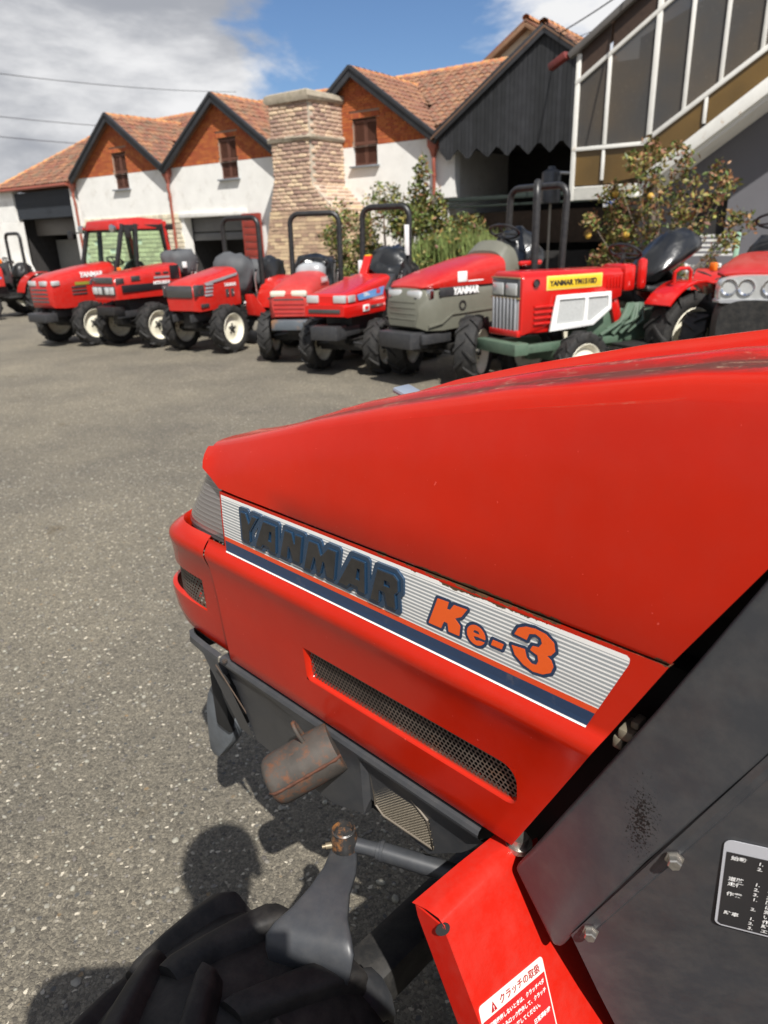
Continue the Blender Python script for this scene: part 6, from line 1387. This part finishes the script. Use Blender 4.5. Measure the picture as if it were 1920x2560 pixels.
# steering knuckle and tie rod
m_cast = mat('charcoal_casting', (.036, .039, .044), .42, var=.15, vscale=20, bump=.0015, bscale=90, dust=.08)
kn = MB(); rows = []
for s, l, z, w, h in ((.692, -.564, .558, .021, .014), (.678, -.548, .560, .024, .015), (.662, -.527, .562, .027, .016), (.646, -.492, .561, .032, .017), (.630, -.458, .558, .044, .018), (.618, -.434, .554, .060, .018), (.610, -.420, .546, .068, .018), (.605, -.412, .528, .066, .016), (.602, -.408, .500, .060, .014)):
    d = Vector((.45, -.55, 0)).normalized(); sd = Vector((.86, .50, 0)); c = Vector((s, l, z)); upv = Vector((-.3, .45, .85)).normalized()
    rows.append([c+sd*w*math.copysign(abs(math.cos(t))**.55, math.cos(t))+upv*h*(.72*math.copysign(abs(math.sin(t))**.6, math.sin(t))+.30*(math.cos(t)**2-.5)) for t in [2*PI*(k+.5)/24 for k in range(24)]])
kn.loft(rows); N_('knuckle_arm', kn, m_cast, smooth=48)
bj = Vector((.690, -.562, .578)); m_brust = mat('black_paint_rust', (.03, .03, .03), .35, var=.3, tint=((.30, .13, .04), 36, .50, .64), bump=.001, bscale=120)
q = MB(); q.lathe([(-.028, .016), (-.020, .0215), (.012, .0215), (.018, .019), (.024, .0195), (.026, .017), (.014, .015), (.012, .001)], 24, 'Z', tuple(bj), (True, False)); N_('ball_joint', q, m_brust, smooth=35)
q = MB(); q.tube([bj+Vector((.010, .016, -.004)), bj+Vector((.017, .026, -.004))], .0055, 8); q.tube([bj+Vector((.016, .025, -.004)), bj+Vector((.020, .031, -.004))], .0033, 8); N_('grease_nipple', q, mat('dull_brass', (.22, .18, .12), .5, metal=.5), smooth=50)
q = MB(); q.tube([bj+Vector((-.01, -.01, -.008)), bj+Vector((-.03, -.022, -.010)), bj+Vector((-.05, -.034, -.012))], [.013, .012, .013], 12); q.tube([bj+Vector((-.045, -.031, -.012)), bj+Vector((-.36, -.20, -.05))], .0155, 14); q.tube([bj+Vector((-.05, -.034, -.012)), bj+Vector((-.055, -.037, -.012))], .0175, 14); N_('tie_rod', q, m_cast, smooth=40)
NB('axle_housing', m_engine, ((.66, CX, .27), (.09, .62, .09)), bev=.02)
q = MB(); q.loft([[(.58+.04*math.cos(t), -.52, .36+.06*math.sin(t)) for t in [2*PI*k/10 for k in range(10)]], [(.57+.045*math.cos(t), -.47, .41+.06*math.sin(t)) for t in [2*PI*k/10 for k in range(10)]], [(.565+.03*math.cos(t), -.45, .43+.04*math.sin(t)) for t in [2*PI*k/10 for k in range(10)]]]); N_('kingpin_boss', q, m_cast, smooth=40)

# front and rear wheels
def near_tyre(Rr, w, n):
    mb = MB(); h = w/2
    mb.lathe([(-h*.70, Rr*.56), (-h*.95, Rr*.66), (-h*1.0, Rr*.78), (-h*.96, Rr*.86), (-h*.80, Rr*.895), (-h*.4, Rr*.915), (0, Rr*.92), (h*.4, Rr*.915), (h*.80, Rr*.895), (h*.96, Rr*.86), (h*1.0, Rr*.78), (h*.95, Rr*.66), (h*.70, Rr*.56)], 72)
    for s in (-1, 1):
        for i in range(n):
            q0 = 2*PI*(i+(.5 if s > 0 else 0))/n; pit = 2*PI/n; rows = []
            for t, yy, rr, rb, wd in ((0, -.10, .985, .90, .85), (.10, .02, 1.0, .90, 1.0), (.35, .35, 1.0, .90, 1.0), (.62, .72, .995, .88, 1.1), (.80, .96, .985, .86, 1.2), (.86, 1.07, .95, .82, 1.2), (.88, 1.08, .86, .76, 1.1)):
                qc = q0-pit*.80*t; wl = pit*.15*wd; prof = []
                for f, r in ((-1.7, rb-.012), (-1.3, rb+(rr-rb)*.25), (-1.02, rr-.028), (-.78, rr-.006), (-.4, rr), (.4, rr), (.78, rr-.006), (1.02, rr-.028), (1.3, rb+(rr-rb)*.25), (1.7, rb-.012)):
                    a = qc+wl*f; prof.append((Rr*r*math.sin(a), s*h*yy, Rr*r*math.cos(a)))
                rows.append(prof)
            mb.loft(rows)
    return mb
m_ntyre = mat('near_tyre_rubber', (0.0095, 0.0095, 0.0100), 0.6, var=0.35, vscale=22, dust=0.09, bump=0.0030, bscale=70, spec=.3)
FT = near_tyre(.282, .275, 12).mesh('tyre', m_ntyre, smooth=44, weld=False, off=(0, 0, 0)); FRM = rim_mb(.282, .275).mesh('rim', m_cream, smooth=40); FH = hub_mb(.282, .275).mesh('hub', m_engine, smooth=40)
for sg in (1, -1):
    w_o = link('front_wheel', FT, near, (.645-S0, (.548 if sg > 0 else -.548), .262), (0, R(-4), R(11)+(0 if sg > 0 else PI))); link('rim', FRM, w_o); link('hub', FH, w_o)
RT = near_tyre(.42, .26, 13).mesh('tyre', m_ntyre, smooth=44, weld=False); RRM = rim_mb(.42, .26).mesh('rim', m_cream, smooth=40)
for sg in (1, -1):
    w_o = link('rear_wheel', RT, near, (-.78-S0, sg*.46, .42), (0, .2, 0 if sg > 0 else PI)); link('rim', RRM, w_o)
NB('rear_axle', m_dark, ((-.5, CX, .45), (1.0, .30, .30)), ((-.78, CX, .42), (.2, .8, .2)), bev=.03)

# grey cowl trim, side panel behind it, red foot shield
q = MB(); BD = [(.376, .742), (.224, 1.062), (.149, 1.229), (.055, 1.430), (-.10, 1.430), (.0, 1.300), (.120, 1.068), (.215, .871), (.303, .664), (.314, .658)]
q.prism([(s, -.580, z) for s, z in BD], (0, -.045, 0)); N_('cowl_trim', q, m_ngrey, bev=.010, seg=3, smooth=50)
def crease(z): return .300-(z-.674)*.4545
def panel_pt(z, t, out=0.0): return (crease(z)+.002-.9*t, -.5795-.43*t+out, z)
q = MB(); rows = []
for z in (1.40, 1.2, 1.05, .9, .75, .70): rows.append([panel_pt(z, t) for t in (0, .2, .45)])
q.loft(rows, close=False); q2 = [(.286, -.586, .700), (.262, -.604, .60), (.235, -.640, .50), (.20, -.66, .42)]
n = len(q.v); q.v += [panel_pt(.70, 0), panel_pt(.70, .2), panel_pt(.70, .45), (.262, -.608, .60), (.07, -.70, .60), (-.12, -.78, .60), (.235, -.640, .50), (.06, -.72, .5), (-.12, -.80, .50), (.20, -.665, .38), (.05, -.74, .38), (-.12, -.82, .38)]
for r in range(3):
    for c in range(2): q.f.append((n+r*3+c, n+r*3+c+1, n+(r+1)*3+c+1, n+(r+1)*3+c))
m_npanel = mat('near_grey_panel', (0.047, 0.0485, 0.053), 0.42, var=0.12, vscale=7, bump=0.0006, bscale=300, dust=0.12, tint=((0.048, 0.036, 0.038), 4.0, .48, .7))
N_('side_cowl', q, m_npanel, smooth=40)
q = MB(); rows = []
for z in (1.40, 1.05, .70): rows.append([(crease(z)+.004, -.583, z), (crease(z)-.012, -.5835, z), (crease(z)-.016, -.590, z)])
q.loft(rows, close=False); N_('trim_flange', q, m_ngrey, smooth=30)
for z, s in ((.899, .187), (.725, .267)):
    q = MB(); p = panel_pt(z, .0); c = Vector((s, p[1]-.002, z)); nrm = Vector((-.43, .9, 0)).normalized()
    a = nrm.orthogonal().normalized(); b2 = nrm.cross(a)
    q.loft([[c+nrm*h+(a*math.cos(t)+b2*math.sin(t))*r for t in [PI/3*k for k in range(6)]] for h, r in ((0, .0095), (.002, .0095), (.0022, .0070), (.009, .0070), (.0105, .006))]); N_('bolt', q, m_steel, smooth=20)
# black instruction plate with white Japanese print
m_lab = mat('black_label', (.030, .029, .031), .35, var=.06, coat=.2); m_labw = mat('label_white', (.52, .53, .56), .4, var=.05)
U = Vector((-.9, -.43, 0)).normalized(); V_ = Vector((0, 0, 1)); NR = Vector((-.43, .9, 0)).normalized()
def lab_o(s, l, z): return Vector((s-S0, l-L0, z))
LT, LB, RTp = Vector((.148, -.594, .944)), Vector((.150, -.622, .803)), .16
vd = (LT-LB).normalized(); hgt = (LT-LB).length
def lp(x, y, h=.0): return tuple(LB+U*x+vd*y+NR*h)
q = MB(); r = .008; poly = arc((r, r), r, 180, 270, 5)+arc((.17-r, r), r, 270, 360, 5)+arc((.17-r, hgt-r), r, 0, 90, 5)+arc((r, hgt-r), r, 90, 180, 5)
q.prism([lp(x, y, .0005) for x, y in poly], NR*.0006); lab = N_('instruction_label', q, m_labw, smooth=0)
q = MB(); q.prism([lp(x, y, .0012) for x, y in [(.003, .006), (.006, .003), (.167, .003), (.167, hgt-.018), (.003, hgt-.018)]], NR*.0003); N_('label_field', q, m_lab, lab, smooth=0)
def jp(s, x, y, size, m=None):
    o = lab_o(*lp(x, y, .0022)); return text_on('lettering', s, size, o, U, vd, m or m_whitep, near, bold=.0002)
y = hgt-.0275
for k, (h_, n_, tx) in enumerate((('始動', '1.', '運転'), ('', '2.', '駐車'), ('', '', 'クラ'), ('', '', 'さい'), ('道路', '1.', 'ブレ'), ('走行', '2.', 'デフ'), ('', '3.', '急発'), ('作業', '1.', '圃場'), ('', '', 'はあ'), ('', '2.', '落ち'), ('', '', 'い。'), ('駐車', '1.', '作業'), ('', '2.', '駐車'), ('', '3.', 'エン'))):
    yy = y-k*.0084
    if h_: jp(h_, .007, yy, .0072)
    if n_: jp(n_, .031, yy, .0070)
    jp(tx, .043, yy, .0072)
# red foot shield: top flange, sloping face, outer flange with a dark disc for its round hole
m_shield = mat('shield_red_paint', (0.52, 0.014, 0.006), 0.34, var=0.05, coat=0.2, dust=0.08, bump=.0004, bscale=200)
TL, SLP = (.435, .660), .5
def sh(l, z): return (TL[0]-SLP*(TL[1]-z), l, z)
q = MB(); rows = []
rows.append([(.487, -.507, .655), (.482, -.60, .655), (.474, -.70, .655)]); rows.append([(.462, -.5085, .6615), (.458, -.60, .6615), (.452, -.70, .6615)]); rows.append([(.442, -.5095, .662), (.440, -.60, .662), (.437, -.70, .662)]); rows.append([(.432, -.5095, .656), (.431, -.60, .656), (.430, -.70, .656)])
for z in (.645, .60, .50, .40, .25): rows.append([sh(-.5095, z), sh(-.60, z), sh(-.74, z)])
q.loft(rows, close=False); shield = N_('foot_shield', q, m_shield, smooth=50)
q = MB(); of = [(.482, .654), (.4335, .654), (.4255, .640), (.355, .50), (.305, .40), (.230, .25), (.285, .25), (.360, .40), (.410, .50), (.478, .636)]
q.prism([(s, -.5085, z) for s, z in of], (0, -.0025, 0)); N_('outer_flange', q, m_shield, shield, smooth=0)
q = MB(); q.tube([(.4365, -.5085, .6375)], .001) if False else None

q = MB(); hp = Vector((.4335, -.5085, .650)); hn_ = Vector((-.5, .8, .4)).normalized(); a = hn_.orthogonal().normalized(); b2 = hn_.cross(a)
q.loft([[hp+hn_*h+(a*math.cos(t)*.0075+b2*math.sin(t)*.0105) for t in [2*PI*k/16 for k in range(16)]] for h in (-.001, .0012)]); N_('hole_dark_disc', q, m_dark, shield, smooth=30)  # flat dark disc stands for the shade in the hole, nothing is cut
# white clutch notice on the shield
A_, B2 = Vector((.379, -.513, .548)), Vector((.368, -.646, .526)); nS = Vector((-1, 0, SLP)).normalized(); uS = (B2-A_); uS -= nS*uS.dot(nS); wl = .136; uS.normalize(); vS = nS.cross(uS)
if vS.z < 0: vS = -vS
base = Vector(sh(-.514, .548))+uS*.001
def cp_(x, y, h): return tuple(base+uS*x+vS*y+nS*h)
q = MB(); r = .006; poly = [(0, -.20)]+[(wl, -.20)]+arc((wl-r, -r), r, 0, 90, 5)+arc((r, -r), r, 90, 180, 5); q.prism([cp_(x, y, .0006) for x, y in poly], nS*.0006); note = N_('clutch_notice', q, mat('notice_white', (.74, .70, .64), .4, var=.06, vscale=20), smooth=0)
q = MB(); q.prism([cp_(x, y, .0013) for x, y in ((.0025, -.021), (.0025, -.20), (wl-.0025, -.20), (wl-.0025, -.021))], nS*.0003); N_('notice_field', q, mat('notice_red', (.52, .022, .022), .35, var=.05), note, smooth=0)
m_pr = mat('dark_red_print', (.40, .02, .025), .4)
def nt_(s, x, y, size, m): return text_on('lettering', s, size, Vector(cp_(x, y, .0022))-Vector((S0, L0, 0)), uS, vS, m, near, bold=.0002)
nt_('クラッチの取扱', .038, -.0155, .0125, m_pr)
for k, s in enumerate(('長期間使用しないときは、クラッチペダ', 'ルを踏み込みロック操作して、クラッチ', 'を切った状態で保管してください。')): nt_(s, .0045, -.033-k*.0118, .0069, m_whitep)
nt_('日常運転時', .092, -.072, .0074, m_whitep)
q = MB(); q.tube([cp_(.086, -.070, .002), cp_(.066, -.084, .002)], .0004, 4); N_('leader_line', q, m_whitep, note, smooth=0)
q = MB(); q.prism([cp_(.020, -.018, .0014), cp_(.032, -.018, .0014), cp_(.026, -.0055, .0014)], nS*.0004); N_('warning_triangle', q, m_pr, note, smooth=0)
nt_('!', .0246, -.0165, .0085, m_whitep)
def refit(o, k):
    for v in o.data.vertices:
        s_, l_, z_ = v.co.x+S0, v.co.y+L0, v.co.z; v.co = (s_*k-S0, l_*k-L0, 1.5-(1.5-z_)*k)
    for c in o.children: refit(c, k)
COWL = ('cowl_trim', 'side_cowl', 'trim_flange', 'bolt', 'instruction_label'); SHLD = ('foot_shield', 'clutch_notice'); seen_ = set()
for o in list(near.children):
    n_ = o.name.split('.')[0]
    if n_ in COWL: refit(o, 1.033)
    elif n_ in SHLD: refit(o, .930)
    elif n_ == 'lettering': refit(o, .930 if o.data.vertices[0].co.z < .70 else 1.033)
# small fittings: latch in the gap, foot bush, bracket beyond the bonnet
NB('latch', mat('aged_plastic', (.17, .15, .11), .5, var=.15), ((.268, -.632, .985), (.018, .03, .014)), ((.276, -.628, .972), (.012, .022, .016)), ((.262, -.634, .998), (.010, .02, .010)), bev=.003)
q = MB(); q.lathe([(-.012, .012), (-.006, .014), (-.006, .018), (.002, .018), (.002, .013), (.012, .012)], 18, 'Z', (.405, -.635, .722), (True, True)); N_('foot_bush', q, m_steel, smooth=40)
NB('lamp_bracket', mat('blue_grey_plastic', (.22, .25, .30), .35, var=.1), ((.985, -1.075, 1.183), (.10, .05, .012), Matrix.Rotation(R(-16), 3, 'Y')), bev=.005)
# the rest of the machine behind the frame edge: dash, wheel, seat, fenders
NB('dash', m_ngrey, ((-.14, CX, 1.10), (.26, .36, .62)), bev=.04)
q = MB(); q.tube([(-.30+.10*math.cos(t), CX+.18*math.sin(t), 1.42+.10*math.cos(t)*.5) for t in [2*PI*k/24 for k in range(24)]], .014, 8, closed=True); q.tube([(-.30, CX, 1.42), (-.18, CX, 1.2)], .02, 8); N_('steering_wheel', q, m_black, smooth=50)
NB('floor', m_dark, ((-.15, CX, .40), (.7, .66, .03)), bev=.005)
NB('seat', m_black, ((-.92, CX, .84), (.36, .36, .08)), ((-1.12, CX, 1.02), (.08, .36, .34)), bev=.03)
for sg in (1, -1):
    q = MB(); rows = []
    for px, pz in arc((-.78, .42), .49, 20, 160, 12): rows.append([(px, CX+sg*.34, pz), (px, CX+sg*.60, pz), (px*.985-.0117, CX+sg*.60, pz-.015), (px*.985-.0117, CX+sg*.34, pz-.015)])
    q.loft(rows); N_('fender', q, m_near, smooth=40)

# ------------------------------------------------------------------ the photographer, whose shadow falls on the tyre and the ground
def skin(name, pts, edges, m, parent, sub=2):
    me = bpy.data.meshes.new(name); me.from_pydata([p[:3] for p in pts], edges, []); o = bpy.data.objects.new(name, me); col.objects.link(o)
    sk = o.modifiers.new('skin', 'SKIN'); sk.use_smooth_shade = True; ss = o.modifiers.new('sub', 'SUBSURF'); ss.levels = ss.render_levels = sub
    for v, p in zip(me.skin_vertices[0].data, pts): v.radius = (p[3], p[4] if len(p) > 4 else p[3])
    me.skin_vertices[0].data[0].use_root = True
    dg = bpy.context.evaluated_depsgraph_get(); out = bpy.data.meshes.new_from_object(o.evaluated_get(dg)); bpy.data.objects.remove(o)
    out.materials.clear(); out.materials.append(m); out.shade_smooth(); return link(name, out, parent)
m_skin = mat('skin', (.50, .30, .21), .55, var=.08); m_shirt = mat('navy_shirt', (.03, .04, .07), .85, var=.15, bump=.002, bscale=40); m_trou = mat('dark_trousers', (.045, .042, .04), .85, var=.15); m_hair = mat('brown_hair', (.04, .025, .015), .6, var=.3); m_shoe = mat('dark_shoe', (.03, .03, .03), .5)
HX, HY, HZ = -.062, .035, 1.735
pr = thing('person', 'person in navy shirt leaning over a phone, standing beside the front wheel', 'person', (-.02, -.30, 0)); pr_o = Vector((-.02, -.30, 0))
def W_(*p): return (p[0]-pr_o.x, p[1]-pr_o.y, p[2]) + tuple(p[3:])
BP = [W_(-.02, -.32, .95, .15, .12), W_(-.03, -.31, 1.15, .14, .105), W_(-.04, -.22, 1.36, .165, .12), W_(-.05, -.13, 1.50, .12, .09), W_(-.06, -.06, 1.60, .07, .07), W_(HX, HY-.02, HZ-.06, .078, .085), W_(HX, HY, HZ+.02, .085, .098), W_(HX, HY-.005, HZ+.07, .07, .08),
      W_(-.24, -.13, 1.49, .066), W_(-.48, .05, 1.26, .052), W_(-.20, -.01, 1.36, .034), W_(-.08, -.04, 1.42, .030),
      W_(.16, -.15, 1.49, .066), W_(.30, -.12, 1.18, .046), W_(.16, -.06, 1.33, .034), W_(.09, -.05, 1.41, .030),
      W_(-.12, -.32, .86, .095), W_(-.14, -.29, .49, .064), W_(-.15, -.33, .10, .044), W_(-.16, -.22, .045, .042, .035),
      W_(.09, -.34, .86, .095), W_(.12, -.33, .49, .064), W_(.13, -.38, .10, .044), W_(.15, -.27, .045, .042, .035)]
BE = [(0, 1), (1, 2), (2, 3), (3, 4), (4, 5), (5, 6), (6, 7), (3, 8), (8, 9), (9, 10), (10, 11), (3, 12), (12, 13), (13, 14), (14, 15), (0, 16), (16, 17), (17, 18), (18, 19), (0, 20), (20, 21), (21, 22), (22, 23)]
skin('body', BP, BE, m_skin, pr)
def grow(ids, g): return [BP[i][:3]+tuple(k+g for k in BP[i][3:]) for i in ids]
skin('shirt', grow((0, 1, 2, 3, 8, 9, 12, 13), .016), [(0, 1), (1, 2), (2, 3), (3, 4), (4, 5), (3, 6), (6, 7)], m_shirt, pr)
skin('trousers', grow((0, 16, 17, 18, 20, 21, 22), .018), [(0, 1), (1, 2), (2, 3), (0, 4), (4, 5), (5, 6)], m_trou, pr)
for sx, fx, fy in ((-1, -.155, -.25), (1, .145, -.30)):
    q = MB(); q.loft([[W_(fx+w*math.cos(t), fy+d, .005+max(0, h*math.sin(t))) for t in [PI*2*k/14 for k in range(14)]] for d, w, h in ((-.12, .03, .07), (-.08, .045, .10), (0, .048, .085), (.08, .05, .06), (.13, .035, .045), (.15, .012, .03))]); obj('shoe', q, m_shoe, pr, smooth=60)
q = MB(); V, Fq = ico(); bmx = bmesh.new(); bmesh.ops.create_icosphere(bmx, subdivisions=3, radius=1)
q.add([W_(HX+v.co.x*.098, HY-.018+v.co.y*.110, HZ+.035+v.co.z*.098) for v in bmx.verts], [tuple(v.index for v in f.verts) for f in bmx.faces if f.calc_center_median().z > -.15 or f.calc_center_median().y < -.35]); bmx.free(); obj('hair', q, m_hair, pr, smooth=60)
q = MB(); q.loft([[W_(HX+x, HY+.085+d, HZ-.01+z) for x, z in ((-.012, -.02), (.012, -.02), (.006, .022), (-.006, .022))] for d in (0, .012)]); q.add([W_(HX-.013, HY+.098, HZ-.032), W_(HX+.013, HY+.098, HZ-.032), W_(HX, HY+.118, HZ-.026), W_(HX, HY+.095, HZ+.012)], [(0, 1, 2), (1, 3, 2), (0, 2, 3)]); obj('nose', q, m_skin, pr, smooth=60)
for sx in (-1, 1):
    q = MB(); q.lathe([(0, .011), (.006, .009), (.009, .001)], 12, 'Y', W_(HX+sx*.032, HY+.078, HZ+.008)); obj('eye', q, m_whitep, pr, smooth=60)
    q = MB(); q.loft([[W_(HX+sx*(.086+d), HY-.01+.018*math.cos(t), HZ-.005+.032*math.sin(t)) for t in [2*PI*k/12 for k in range(12)]] for d in (0, .014)]); obj('ear', q, m_skin, pr, smooth=60)
q = MB(); q.bar(W_(HX-.024, HY+.088, HZ-.055), W_(HX+.024, HY+.088, HZ-.055), .008, .010); obj('mouth', q, mat('lip', (.40, .16, .14), .5), pr, bev=.003)
for sx, wr_ in ((-1, Vector((-.08, -.04, 1.42))), (1, Vector((.09, -.05, 1.41)))):
    ph = Vector((0, 0, 1.5))-fw*.016-up*.055+rt*.018; edge = ph+rt*(.040*sx)
    palm = wr_.lerp(edge, .55); pts = [W_(*wr_, .026, .02), W_(*palm, .034, .018)]; ed = [(0, 1)]
    for k in range(4):
        kn_ = palm.lerp(edge, .5)-up*(.022-.017*k); f1 = edge-up*(.030-.020*k)+rt*(.012*sx)-fw*.002; f2 = edge-up*(.032-.021*k)+fw*.010-rt*(.004*sx); f3 = f2-rt*(.014*sx)-fw*.001
        n_ = len(pts); pts += [W_(*kn_, .011), W_(*f1, .009), W_(*f2, .0085), W_(*f3, .0075)]; ed += [(1, n_), (n_, n_+1), (n_+1, n_+2), (n_+2, n_+3)]
    n_ = len(pts); t1_, t2_ = palm-fw*.024+up*.012, ph-fw*.014+rt*(.016*sx)-up*.02; pts += [W_(*t1_, .013), W_(*t2_, .010)]; ed += [(1, n_), (n_, n_+1)]
    skin('hand', pts, ed, m_skin, pr, 1)
phone = thing('phone', 'slim black phone held upright in both hands of the person', 'phone', Vector((0, 0, 1.5))-fw*.014-up*.05+rt*.018)
MR = Matrix((rt, fw, up)).transposed(); q = MB(); q.box((0, 0, 0), (.072, .008, .148), MR); obj('phone_body', q, m_blackp, phone, bev=.003)
